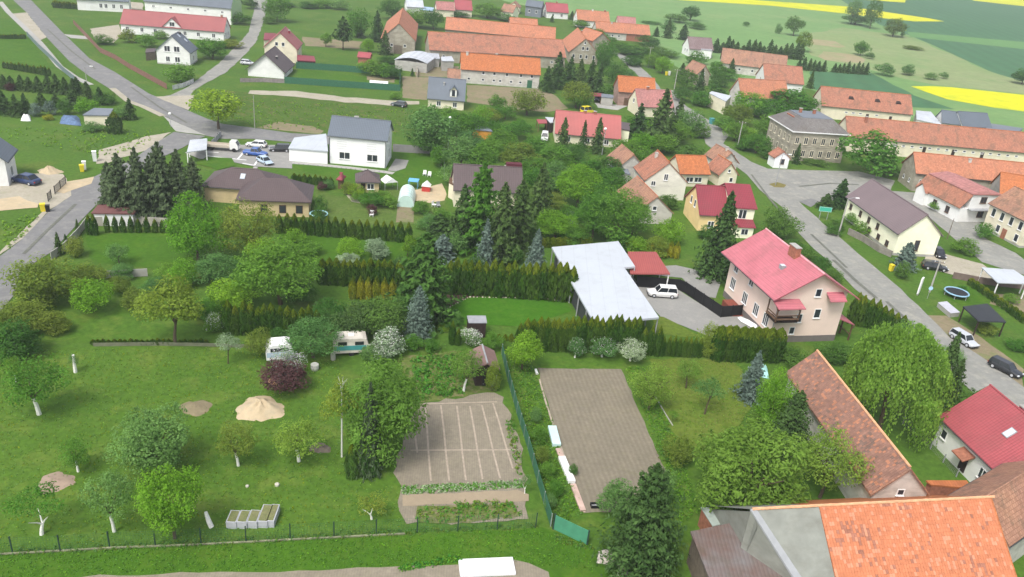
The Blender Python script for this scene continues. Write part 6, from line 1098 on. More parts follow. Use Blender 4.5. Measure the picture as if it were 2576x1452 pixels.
p('bush', 'green', 405, 98, 72, 40, 'leafy shrub behind the white gabled cottage', 'shrub')
p('bush', 'green', 455, 205, 150, 76, 'green round tree in front of the white gabled cottage', 'broadleaf_tree', cat='tree')
p('broad', 'green', 535, 148, 84, 80, 'green tree right of the white gabled cottage', 'broadleaf_tree')
p('bush', 'olive', 580, 120, 92, 60, 'brownish hedge like shrub beside the side lane', 'shrub')
row('clipped', 'spruce', (140, 20), (300, 29), 15, 2, 16, 14, 'plant grown into the tall dark clipped hedge at the top left', 'hedge_plant', 'tall clipped hedge at the top left', .04, cat='hedge')
p('bush', 'dark', 607, 62, 25, 46, 'dark shrub right of the pale green gable', 'shrub')
p('bush', 'spruce', 630, 22, -8, 40, 'dark tree at the top edge right of the pale green gable', 'broadleaf_tree', cat='tree')
p('tall', 'green', 696, 55, -30, 70, 'tall green tree at the top edge beside the side lane', 'broadleaf_tree')
p('bush', 'dark', 680, 60, 35, 36, 'low dark shrub at the foot of the tall top edge tree', 'shrub')
for i, (x, y, t_, w_, c_) in enumerate([(725, 18, 0, 55, 'dark'), (770, 20, -2, 60, 'dark'), (815, 20, -8, 55, 'green'), (855, 24, -6, 50, 'cool')]):
    p('bush', c_, x, y, t_, w_, ['first', 'second', 'third', 'fourth'][i]+' from the left of the shrubs at the top behind the narrow crop strip', 'shrub', group='shrubs behind the narrow crop strip')
p('broad', 'green', 820, 118, 78, 30, 'small round tree on the far vegetable garden', 'broadleaf_tree')
p('pine', 'spruce', 863, 126, 45, 46, 'solitary dark pine with bare stem on the grass', 'pine_tree')
p('tall', 'green', 900, 95, 8, 66, 'tall green tree right of the solitary dark pine', 'broadleaf_tree')
p('slim', 'spruce', 948, 105, 30, 42, 'tall dark spruce behind the tall old barn', 'spruce_tree')
p('slim', 'spruce', 968, 138, 78, 36, 'dark spruce at the corner of the tall old barn', 'spruce_tree')
p('slim', 'spruce', 905, 95, 55, 24, 'narrow dark spruce right of the tall green tree', 'spruce_tree')
p('broad', 'bright', 926, 132, 92, 34, 'light green tree in front of the dark spruces of the tall barn', 'broadleaf_tree')
p('broad', 'dark', 985, 50, -12, 70, 'dark green tree at the top behind the tall old barn', 'broadleaf_tree')
p('broad', 'green', 1050, 70, 10, 80, 'leafy green tree right of the tall old barn', 'broadleaf_tree')
p('tall', 'dark', 1090, 75, 15, 55, 'darker leafy tree between the tall barn and the rear long barn', 'broadleaf_tree')
p('broad', 'green', 1225, 45, -2, 80, 'large green tree above the rear long barn', 'broadleaf_tree')
p('broad', 'dark', 1150, 42, 22, 60, 'low tree line left part above the rear long barn', 'broadleaf_tree')
p('broad', 'cool', 1270, 52, 28, 60, 'pale tree between the far yellow gable and the rear barn', 'broadleaf_tree')
p('broad', 'dark', 975, 160, 135, 60, 'dark bushes below the tall barn beside the mesh fence', 'shrub')
for i, (x, y, t_, w_, c_) in enumerate([(930, 190, 142, 60, 'green'), (965, 195, 150, 60, 'green'), (990, 198, 158, 44, 'dark')]):
    p('bush', c_, x, y, t_, w_, ['left', 'middle', 'right'][i]+' one of three bushes at the corner of the green fenced lawn', 'shrub', group='bushes at the fenced lawn corner')
for i, (x, y, t_, w_) in enumerate([(1241, 145, 112, 20), (1037, 192, 172, 12)]):
    p('slim', 'spruce', x, y, t_, w_, ['small spruce rising behind the bright orange barn ridge', 'tiny dark conifer below the curved pale roof'][i], 'spruce_tree')
p('bush', 'green', 995, 250, 228, 30, 'low shrub at the right end of the green fence', 'shrub')
# spruces in front of the gabled farmhouse
for i, (x, y, t_, w_, lb) in enumerate([(1400, 222, 133, 52, 'tallest dark spruce of the group before the gabled farmhouse'), (1375, 228, 168, 40, 'leftmost dark spruce of the group before the gabled farmhouse'), (1430, 225, 145, 44, 'dark spruce right of the tallest before the gabled farmhouse'), (1455, 228, 150, 42, 'dark spruce in the centre before the gabled farmhouse'), (1482, 232, 152, 46, 'dark spruce near the right end before the gabled farmhouse'), (1503, 235, 160, 36, 'rightmost dark spruce before the gabled farmhouse'), (1380, 232, 205, 36, 'low dark conifer at the left foot of the spruce group')]):
    p('slim', 'spruce', x, y, t_, w_, lb, 'spruce_tree')
p('broad', 'olive', 1448, 272, 192, 84, 'olive and green rounded tree beside the red carport', 'broadleaf_tree')
p('broad', 'green', 1458, 275, 218, 62, 'fresh green tree in front of the olive rounded tree', 'broadleaf_tree')
p('broad', 'olive', 1325, 290, 212, 92, 'wide olive tree in front of the bright orange barn', 'broadleaf_tree')
p('broad', 'green', 1250, 278, 232, 50, 'green tree right of the graphite cottage roof', 'broadleaf_tree')
p('tall', 'dark', 1515, 185, 110, 46, 'dark leafy tree right of the gabled farmhouse', 'broadleaf_tree')
p('broad', 'green', 1525, 120, 80, 46, 'green tree between the farmhouse and the long orange roof', 'broadleaf_tree')
p('bush', 'dark', 1545, 210, 145, 60, 'dark green bush left of the village lane', 'shrub')
p('bush', 'cool', 1580, 195, 168, 36, 'pale bush beside the village lane', 'shrub')
p('bush', 'dark', 1540, 245, 200, 60, 'dark low bushes behind the bright orange barn by the lane', 'shrub')
# garden belt in the middle
MID = [('tall', 'cool', 1082, 382, 250, 105, 'big grey green tree below the graphite dormer cottage'), ('broad', 'dark', 1078, 385, 320, 84, 'dark low tree in front of the big grey green tree'),
 ('fluffy', 'green', 1150, 350, 268, 75, 'light green tree beside the white globe lamp'), ('broad', 'green', 1190, 340, 280, 60, 'green tree left of the orange walled hut'),
 ('fluffy', 'cool', 1160, 430, 330, 85, 'pale feathery tree behind the brown red roof'), ('broad', 'green', 1205, 440, 350, 75, 'mid green tree just above the brown red roof'),
 ('fluffy', 'bright', 1212, 330, 262, 50, 'small light tree above the orange walled hut'), ('broad', 'olive', 1305, 432, 350, 90, 'olive dark tree right above the beige chimney'),
 ('broad', 'green', 1262, 385, 320, 70, 'green tree between orange hut and wide red roof'), ('bush', 'green', 1345, 395, 338, 60, 'green shrub left of the small white van'),
 ('broad', 'green', 1395, 430, 358, 80, 'green tree just below the three thin spruces'), ('broad', 'dark', 1440, 415, 355, 70, 'dark tree below the wide red roof'),
 ('broad', 'bright', 1452, 520, 402, 100, 'large light green tree left of the low brown roofed barn'), ('tall', 'green', 1545, 610, 455, 135, 'large spreading green tree beside the low pale gable'),
 ('broad', 'green', 1490, 600, 480, 90, 'green tree left of the large spreading tree'), ('broad', 'bright', 1395, 600, 522, 90, 'light green round tree above the yellowish low hedge'),
 ('broad', 'green', 1590, 590, 490, 70, 'green tree touching the low brown barn roof'), ('bush', 'green', 1440, 610, 560, 70, 'olive shrub right of the light green round tree'),
 ('broad', 'dark', 1520, 455, 385, 80, 'dark green tree below the grey flat shed'), ('broad', 'green', 1570, 395, 345, 70, 'green tree right of the globe lamp with wires'),
 ('broad', 'bright', 1615, 385, 328, 60, 'light green round tree below the tall spruce'), ('broad', 'green', 1665, 385, 330, 70, 'green tree between spruces and brown tiled roofs'),
 ('broad', 'green', 1700, 360, 300, 66, 'green tree with pale blossoms beside the village lane'), ('broad', 'cool', 1730, 345, 268, 62, 'pale blossoming tree right of the two dark spruces'),
 ('bush', 'dark', 1735, 400, 360, 60, 'dark shrub left of the road above the orange cottage'), ('broad', 'green', 1350, 480, 415, 60, 'green tree right of the red brown roof gable'),
 ('bush', 'cool', 1390, 480, 430, 60, 'pale shrub left of the large light green tree'), ('broad', 'green', 1240, 345, 300, 50, 'small leafy tree right of the orange hut'),
 ('bush', 'bright', 1680, 610, 545, 62, 'fresh green shrub at the right of the low pale gable'), ('bush', 'dark', 1680, 525, 490, 56, 'dark green shrub between the pale gable and the apricot house'),
 ('bush', 'yellowish', 1650, 640, 590, 60, 'yellow green shrub above the golden thujas'), ('bush', 'dark', 1775, 600, 565, 40, 'dark shrub below the apricot wall'),
 ('bush', 'green', 1110, 560, 520, 40, 'green shrub beside the white garden chair'), ('bush', 'green', 960, 505, 480, 44, 'green shrub right of the garden house door'),
 ('bush', 'lime', 895, 492, 462, 40, 'lime green shrub in front of the garden house'), ('bush', 'olive', 872, 488, 458, 34, 'olive bush left of the lime green shrub'),
 ('bush', 'dark', 805, 535, 490, 32, 'dark green ball at the right corner of the bungalow'), ('bush', 'dark', 803, 560, 516, 30, 'dark green cone below the dark green ball'),
 ('bush', 'green', 935, 520, 478, 50, 'green bush beside the round topped greenhouse garden'), ('bush', 'green', 975, 520, 490, 44, 'green fruit bush just left of the greenhouse'),
 ('bush', 'cool', 825, 475, 452, 26, 'pale small tree left of the tiny hut'), ('bush', 'plum', 810, 480, 458, 20, 'dark red shrub right of the bungalow roof'),
 ('bush', 'plum', 933, 540, 515, 26, 'blackish shrub in the middle of the garden lawn'), ('bush', 'green', 895, 508, 484, 22, 'small round bush on the garden lawn edge'),
 ('broad', 'cool', 900, 70, 50, 1, '')]
MID = MID[:-1]+[('broad', 'green', 1120, 330, 262, 60, 'green tree behind the globe lamp nearest the cottage'), ('fluffy', 'cool', 1175, 390, 320, 80, 'pale airy tree below the globe lamp'), ('broad', 'green', 1230, 400, 345, 70, 'green garden tree midway between globe lamps'),
 ('fluffy', 'green', 1290, 350, 300, 70, 'loose green tree left of the tiny red roofed shed'), ('bush', 'green', 1310, 330, 300, 50, 'garden shrub just below the olive wide tree'), ('broad', 'green', 1340, 450, 388, 70, 'green tree behind the dark red collector'),
 ('fluffy', 'cool', 1400, 470, 400, 70, 'loose pale tree above the large light green one'), ('broad', 'green', 1480, 460, 395, 75, 'full green tree below the right globe lamp'), ('broad', 'green', 1540, 480, 415, 70, 'round green tree left of the brown tiled roofs'),
 ('fluffy', 'green', 1500, 540, 450, 80, 'loose green tree between the two largest ones'), ('broad', 'olive', 1385, 545, 480, 70, 'dull olive tree right of the dark spruces'), ('bush', 'green', 1420, 560, 510, 60, 'low green tree beside the grey tarpaulin'),
 ('fluffy', 'cool', 1190, 560, 500, 60, 'pale loose tree behind the low spreading pine'), ('bush', 'green', 1170, 510, 470, 50, 'green shrub below the cream left gable'), ('bush', 'bright', 1600, 640, 590, 50, 'bright shrub left of the small golden thujas'),
 ('bush', 'green', 1560, 630, 585, 60, 'green shrub behind the top edge of the white roof'), ('bush', 'dark', 1330, 605, 560, 50, 'dark shrub right of the tall dark spruces'), ('broad', 'green', 1625, 425, 372, 60, 'green tree just behind the old brown tiled roofs'),
 ('broad', 'green', 1600, 330, 285, 60, 'green tree at the left foot of the village spruces'), ('broad', 'bright', 1640, 345, 300, 50, 'bright tree before the tallest village spruce'), ('bush', 'green', 1755, 345, 305, 50, 'leafy shrub where the lane meets the road'),
 ('fluffy', 'green', 1270, 300, 258, 50, 'loose green tree below the orange barn wall'), ('bush', 'olive', 1235, 305, 270, 44, 'olive shrub right of the graphite cottage'), ('broad', 'green', 1110, 420, 365, 50, 'narrow green tree at the end of the grey panel wall'),
 ('fluffy', 'cool', 1140, 470, 405, 70, 'pale feathery tree left of the brown red roof'), ('bush', 'green', 1060, 540, 505, 40, 'green shrub right of the greenhouse lawn'), ('bush', 'cool', 1085, 575, 540, 60, 'grey green bush under the white garden seat'),
 ('broad', 'dark', 1230, 600, 545, 60, 'dark leafy tree among the tall spruces')]
for k_, c_, x, y, t_, w_, lb in MID:
    p(k_, c_, x, y, t_-4, w_*1.22, lb, 'broadleaf_tree' if k_ != 'bush' else 'shrub', cat='tree' if k_ != 'bush' else 'shrub')
p('slim', 'spruce', 1413, 385, 298, 42, 'left one of the three thin spruces before the wide red roof', 'spruce_tree')
p('slim', 'spruce', 1464, 380, 304, 28, 'middle and thinnest of the three spruces before the wide red roof', 'spruce_tree')
p('slim', 'spruce', 1500, 385, 298, 40, 'right one of the three thin spruces before the wide red roof', 'spruce_tree')
p('spruce', 'spruce', 1655, 368, 226, 96, 'tallest dark spruce in front of the pinkish roof', 'spruce_tree')
p('slim', 'spruce', 1602, 350, 262, 56, 'dark spruce left of the tallest one', 'spruce_tree')
p('slim', 'spruce', 1702, 330, 248, 50, 'dark spruce right of the tallest one', 'spruce_tree')
p('spruce', 'spruce', 1797, 695, 484, 108, 'big solitary dark spruce in front of the apricot house', 'spruce_tree', seed=2)
# upper right village
UR = [('broad', 'dark', 1735, 52, 8, 52, 'big round dark tree alone on the far meadow edge'), ('bush', 'dark', 1700, 56, 28, 60, 'dark bushes left of the big round meadow tree'), ('bush', 'cool', 1680, 82, 48, 40, 'pale shrub among the far conifers'),
 ('bush', 'dark', 1750, 72, 50, 50, 'dark bush below the big round meadow tree'), ('bush', 'dark', 1877, 66, 52, 18, 'lonely small bush on the pale meadow'), ('bush', 'cool', 1640, 60, 48, 50, 'low pale trees right of the orange roofs'),
 ('broad', 'dark', 1995, 90, 34, 50, 'rounded tree on the meadow left of a light one'), ('bush', 'cool', 1957, 85, 55, 18, 'small tree at the left of the meadow group'), ('broad', 'yellowish', 2018, 130, 76, 38, 'light yellow green tree beside the rounded tree'),
 ('broad', 'green', 2163, 140, 100, 40, 'round green tree in the middle of the pale meadow'), ('bush', 'dark', 2187, 148, 132, 22, 'small dark bush right of the round meadow tree'), ('tall', 'cool', 2140, 60, -12, 40, 'tall thin tree of the left half of the far pair'),
 ('tall', 'dark', 2188, 72, -14, 44, 'tall dark tree of the right half of the far pair'), ('broad', 'dark', 2150, 62, 30, 70, 'low dark foliage at the foot of the far tall pair'), ('broad', 'olive', 2245, 92, 38, 62, 'broad olive tree at the crop field corner'),
 ('bush', 'dark', 2270, 92, 78, 12, 'tiny dark bush right of the broad olive tree'), ('bush', 'olive', 2295, 124, 110, 50, 'flat brownish bush on the dry meadow'), ('bush', 'cool', 2222, 190, 155, 44, 'pale willow bush at the end of the small conifer row'),
 ('bush', 'cool', 2285, 190, 158, 40, 'pale bush second from the small conifer row'), ('bush', 'cool', 2340, 200, 178, 34, 'small bush near the yellow field tip'), ('bush', 'cool', 2372, 198, 178, 24, 'smaller bush right above the yellow field tip'), ('broad', 'dark', 2570, 212, 165, 60, 'dark tree at the right edge above the yellow field'),
 ('broad', 'green', 1645, 172, 128, 50, 'green tree beside the village lane pole'), ('broad', 'bright', 1665, 185, 138, 44, 'bright green tree right of the village lane pole'), ('bush', 'dark', 1600, 140, 108, 80, 'dark hedge mass above the village lane'),
 ('bush', 'dark', 1660, 140, 112, 80, 'dark hedge mass left of the greyish brown roof'), ('broad', 'green', 1555, 125, 98, 60, 'green shrubs beside the lane start'), ('tall', 'green', 1520, 168, 95, 50, 'leafy green tree right of the grey gable'),
 ('bush', 'dark', 1725, 225, 170, 50, 'dark bush at the stone cottage'), ('bush', 'green', 1762, 268, 225, 50, 'light green bush left of the cream kiosk'), ('bush', 'dark', 1810, 220, 180, 50, 'dark bush right of the stone cottage'),
 ('bush', 'green', 1830, 200, 168, 60, 'green bushes before the dull brown barn'), ('broad', 'bright', 1880, 290, 222, 84, 'big fresh green tree left of the manor'), ('broad', 'green', 1985, 290, 212, 120, 'wide green tree in front of the pale orange roof'),
 ('broad', 'olive', 1850, 315, 255, 70, 'dull green tree beside the wooden pole'), ('broad', 'green', 1925, 300, 240, 70, 'dark green tree between the two big fresh trees'), ('broad', 'green', 1845, 355, 300, 62, 'green tree left of the manor garden'),
 ('broad', 'green', 1900, 385, 330, 66, 'green bushy tree at the manor corner'), ('bush', 'green', 1870, 375, 345, 50, 'green bush beside the road at the manor'), ('bush', 'dark', 1930, 398, 372, 40, 'dark bush behind the tiny chapel'),
 ('bush', 'bright', 1880, 350, 318, 40, 'light bush next to the garden lamp'), ('bush', 'dark', 2050, 412, 398, 60, 'low dark growth in front of the manor wall'), ('bush', 'green', 2172, 440, 312, 128, 'round chestnut tree on the square in front of the long barn'),
 ('bush', 'dark', 2240, 440, 410, 50, 'dark bush at the stone barn corner'), ('bush', 'green', 2470, 600, 555, 46, 'round green bush before the stone farmhouse'), ('bush', 'green', 2425, 640, 595, 70, 'pale green thicket beside the side road'),
 ('bush', 'dark', 2130, 520, 490, 60, 'dark shrub right of the turquoise road sign'), ('bush', 'green', 2160, 590, 555, 40, 'ivy covered shrub on the yellow house wall'), ('bush', 'green', 2145, 565, 535, 40, 'green climber beside the yellow house door'),
 ('bush', 'dark', 2100, 575, 552, 44, 'low clipped shrub behind the turquoise road sign'), ('bush', 'dark', 2095, 590, 568, 34, 'lower clipped shrub near the roadside pole'), ('bush', 'dark', 2270, 700, 655, 44, 'green bush below the bluish spruce'),
 ('bush', 'green', 2430, 540, 510, 40, 'green shrub before the white farmhouse steps'), ('bush', 'green', 2350, 530, 505, 34, 'shrub left of the white farmhouse'), ('bush', 'green', 2560, 705, 690, 40, 'shrub in front of the white canopy'),
 ('bush', 'green', 2540, 760, 735, 40, 'shrub beyond the garden hedge at right'), ('bush', 'olive', 2480, 840, 810, 50, 'weedy shrub behind the silver car'), ('bush', 'green', 2560, 880, 850, 60, 'leafy shrub at the right edge above the dark car'),
 ('bush', 'cool', 2390, 910, 868, 60, 'pale roadside shrub right of the dark conifers'), ('bush', 'green', 2420, 735, 715, 30, 'small shrub beside the trampoline lawn')]
UR += [('broad', 'green', 1930, 345, 280, 70, 'green tree at the left wall of the manor'), ('dense', 'green', 1955, 275, 222, 80, 'fresh green crown between the pale orange roof and the manor'), ('bush', 'dark', 1790, 250, 205, 60, 'dark thicket between stone cottage and cream kiosk'),
 ('bush', 'green', 1750, 160, 125, 50, 'green thicket in front of the greyish brown roof'), ('bush', 'dark', 1590, 165, 135, 50, 'dark thicket on the left side of the village lane'), ('broad', 'green', 1500, 100, 66, 50, 'green tree between the estate and the long orange barn'),
 ('bush', 'green', 1460, 70, 44, 50, 'green bush line before the far orange house'), ('bush', 'dark', 1340, 75, 50, 60, 'dark bush line behind the rear long barn'), ('broad', 'green', 1800, 195, 150, 50, 'green tree left of the peeling white walls'),
 ('bush', 'green', 1820, 330, 290, 50, 'green shrub at the bend of the village road'), ('bush', 'dark', 1715, 255, 215, 44, 'dark shrub below the pole by the stone cottage'), ('bush', 'dark', 1625, 115, 85, 60, 'dark thicket below the long orange barn')]
for k_, c_, x, y, t_, w_, lb in UR:
    if x < 2260 and y > 100: t_, w_ = t_-3, w_*1.15
    p(k_, c_, x, y, t_, w_, lb, 'broadleaf_tree' if k_ != 'bush' else 'shrub', cat='tree' if k_ != 'bush' else 'shrub')
row('slim', 'spruce', (1800, 132), (2012, 150), 17, 100, 114, 27, 'dark conifer of the ragged row above the dull brown barn', 'conifer', 'ragged conifer row above the brown barn', .3)
row('slim', 'spruce', (2008, 176), (2070, 180), 6, 150, 148, 18, 'small dark conifer of the left clump on the crop field edge', 'conifer', 'left clump of small field edge conifers', .2)
row('slim', 'spruce', (2098, 182), (2176, 188), 8, 158, 156, 18, 'small dark conifer of the right clump on the crop field edge', 'conifer', 'right clump of small field edge conifers', .2)
p('slim', 'spruce', 2036, 222, 178, 22, 'dark conifer at the right end of the salmon barn', 'spruce_tree')
for i, (x, y, t_, w_, lb) in enumerate([(1678, 96, 46, 26, 'taller far spruce right of the orange roofs'), (1650, 92, 68, 20, 'shorter far spruce right of the orange roofs'), (1718, 100, 62, 34, 'wide far spruce behind the greyish brown roof'), (1438, 50, 28, 18, 'far dark spruce between the bright red and orange roofs'), (1388, 56, 38, 14, 'tiny spruce before the bright red roof'), (1757, 240, 175, 34, 'dark spruce in front of the small stone cottage'), (1712, 205, 160, 36, 'dark spruce left of the small stone cottage'), (1838, 185, 148, 22, 'dark spruce left of the dull brown barn')]):
    p('slim', 'spruce', x, y, t_, w_, lb, 'spruce_tree')
p('slim', 'spruce', 2001, 412, 362, 24, 'narrow dark conifer right of the tiny chapel', 'conifer', cat='tree')
p('layered', 'spruce', 2108, 520, 452, 44, 'open dark spruce at the corner of the yellow house', 'spruce_tree')
p('layered', 'spruce', 2075, 525, 488, 40, 'shorter dark spruce left of the yellow house corner', 'spruce_tree')
p('layered', 'bluefir', 2272, 675, 612, 52, 'bluish spruce in front of the yellow gable', 'blue_spruce')
row('clipped', 'thuja', (2440, 718), (2572, 812), 12, 700, 790, 14, 'plant grown into the clipped hedge behind the dark pavilion', 'hedge_plant', 'clipped hedge behind the dark pavilion', .06, cat='hedge')
# vegetables and weeds nobody could count
def scatter(name, label, polys, n, size, mats, seed, hh=.35, cat='plants', nq=9):
    rnd = random.Random(seed); b = MB()
    for poly, share in polys:
        g = [P(*q) for q in poly]; xs = [v.x for v in g]; ys = [v.y for v in g]; k = 0
        def inside(x, y):
            c = False
            for i in range(len(g)):
                a, d = g[i], g[i-1]
                if (a.y > y) != (d.y > y) and x < (d.x-a.x)*(y-a.y)/(d.y-a.y)+a.x: c = not c
            return c
        while k < int(n*share):
            x, y = rnd.uniform(min(xs), max(xs)), rnd.uniform(min(ys), max(ys))
            if not inside(x, y): continue
            k += 1; h_ = hh*rnd.uniform(.3, 1.2); m = rnd.randrange(len(mats)); pts = []
            for _ in range(nq): d = sphpt(rnd); d.z = abs(d.z); pts.append((Vector((x+d.x*h_*.5, y+d.y*h_*.5, d.z*h_)), d))
            leafquads(b, pts, size, rnd, .4, m)
    return tag(b.build(name, mats), label, cat, kind='stuff')
scatter('potato_plants', 'leafy green rows of vegetables between the shed and the soil beds', [([(1040, 900), (1165, 890), (1175, 990), (1060, 1008), (1030, 970)], 1.0)], 300, .16, [LM['veg'], LM['green']], 2, .75)
scatter('strawberry_plants', 'narrow green band of low plants below the soil beds', [([(1010, 1226), (1310, 1210), (1318, 1228), (1012, 1246)], 1.0)], 620, .09, [LM['veg'], LM['silver']], 3, .3)
scatter('weeds', 'weeds and herbs in the beds beside the wire fence', [([(1050, 1280), (1290, 1270), (1318, 1300), (1180, 1315), (1045, 1315)], .5), ([(1140, 1265), (1290, 1262), (1292, 1280), (1150, 1284)], .25), ([(1270, 1060), (1290, 1055), (1318, 1200), (1300, 1200)], .25)], 380, .1, [LM['veg'], LM['olive'], LM['green']], 4, .45)
scatter('tall_grass', 'tufts of taller grass along fences and between the plots', [([(0, 1385), (1350, 1318), (1352, 1330), (0, 1402)], .3), ([(1290, 890), (1345, 930), (1470, 1295), (1390, 1320), (1330, 1100)], .3), ([(1395, 1345), (1480, 1372), (1500, 1390), (1400, 1365)], .05), ([(1640, 960), (1700, 1130), (1730, 1300), (1700, 1300), (1650, 1130), (1590, 960)], .2), ([(560, 855), (1120, 870), (1120, 882), (560, 870)], .15)], 1500, .07, [LM['green'], LM['olive'], LM['cool']], 6, .35)
scatter('lettuce_rows', 'row of small plants beside the bottom soil strip', [([(1000, 1430), (1150, 1400), (1160, 1412), (1010, 1440)], 1.0)], 130, .11, [LM['veg'], LM['bright']], 7, .4)
scatter('meadow_clumps', 'rank grass clumps on the rough ground around the villa', [([(560, 245), (1020, 275), (1030, 335), (820, 342), (650, 322), (585, 300)], .5), ([(0, 320), (420, 330), (380, 360), (260, 400), (0, 345)], .3), ([(230, 235), (400, 250), (440, 290), (300, 240)], .0), ([(0, 560), (110, 535), (20, 640)], .1)], 800, .16, [LM['green'], LM['green'], LM['bright']], 8, .4)
OR_ = [(-60, 885), (560, 872), (850, 905), (860, 1010), (870, 1200), (1000, 1230), (1010, 1335), (-60, 1390)]
scatter('lawn_tufts', 'uneven tufts of grass over the orchard lawn', [(OR_, 1.0)], 6500, .075, [LM['green'], LM['tipthuja'], LM['cool'], LM['mossy']], 21, .16, nq=4)
scatter('meadow_tufts', 'uneven tufts of grass over the bottom meadow', [([(-60, 1400), (1350, 1333), (1470, 1380), (1500, 1440), (1380, 1425), (1150, 1400), (1000, 1424), (0, 1455)], 1.0)], 2600, .075, [LM['green'], LM['bright'], LM['green']], 22, .16, nq=4)
scatter('dry_lawn_tufts', 'uneven dry tufts on the lawn left of the brown tiled barn', [([(1640, 905), (1860, 915), (1950, 1000), (1900, 1080), (1740, 1120), (1660, 1000)], 1.0)], 1500, .08, [LM['olive'], LM['mossy'], LM['green']], 23, .16, nq=4)
scatter('lush_weeds', 'lush bright weeds around the mesh fence and the ploughed field', [([(1275, 895), (1340, 925), (1395, 1090), (1465, 1292), (1400, 1325), (1335, 1130)], .5), ([(1572, 925), (1620, 925), (1700, 1110), (1760, 1290), (1700, 1330), (1690, 1210), (1630, 1050)], .5)], 1500, .11, [LM['bright'], LM['green'], LM['green']], 24, .32, nq=6)
# loose stones around the bed of the bright lawn
ed = [P(*q) for q in (T(1, 2, 1755, 245), T(1, 2, 1830, 232), T(1, 2, 1900, 215), T(1, 2, 2000, 165), T(1, 2, 2080, 120), T(1, 2, 2150, 90), T(1, 2, 2300, 92), T(2, 2, 0, 96), T(2, 2, 200, 94), T(2, 2, 420, 115), T(2, 2, 500, 130))]
b = MB(); rnd = random.Random(4)
for a_, c_ in zip(ed[:-1], ed[1:]):
    k = max(1, int((c_-a_).length/.5))
    for i in range(k):
        q = a_+(c_-a_)*(i+rnd.random()*.5)/k; r_ = rnd.uniform(.12, .22); b.add([(q.x+r_*math.cos(t)*rnd.uniform(.8, 1.2), q.y+r_*math.sin(t), 0) for t in [j*1.047 for j in range(6)]]+[(q.x+r_*.5*math.cos(t), q.y+r_*.5*math.sin(t), r_*.8) for t in [j*1.047 for j in range(6)]], [tuple(range(6, 12))]+[(j, (j+1) % 6, 6+(j+1) % 6, 6+j) for j in range(6)])
tag(b.build('edging_stones', pl('pale_stone', .5, .45, .36, var=.25, sc=2)), 'pale stones edging the bright green lawn', 'edging', kind='stuff')
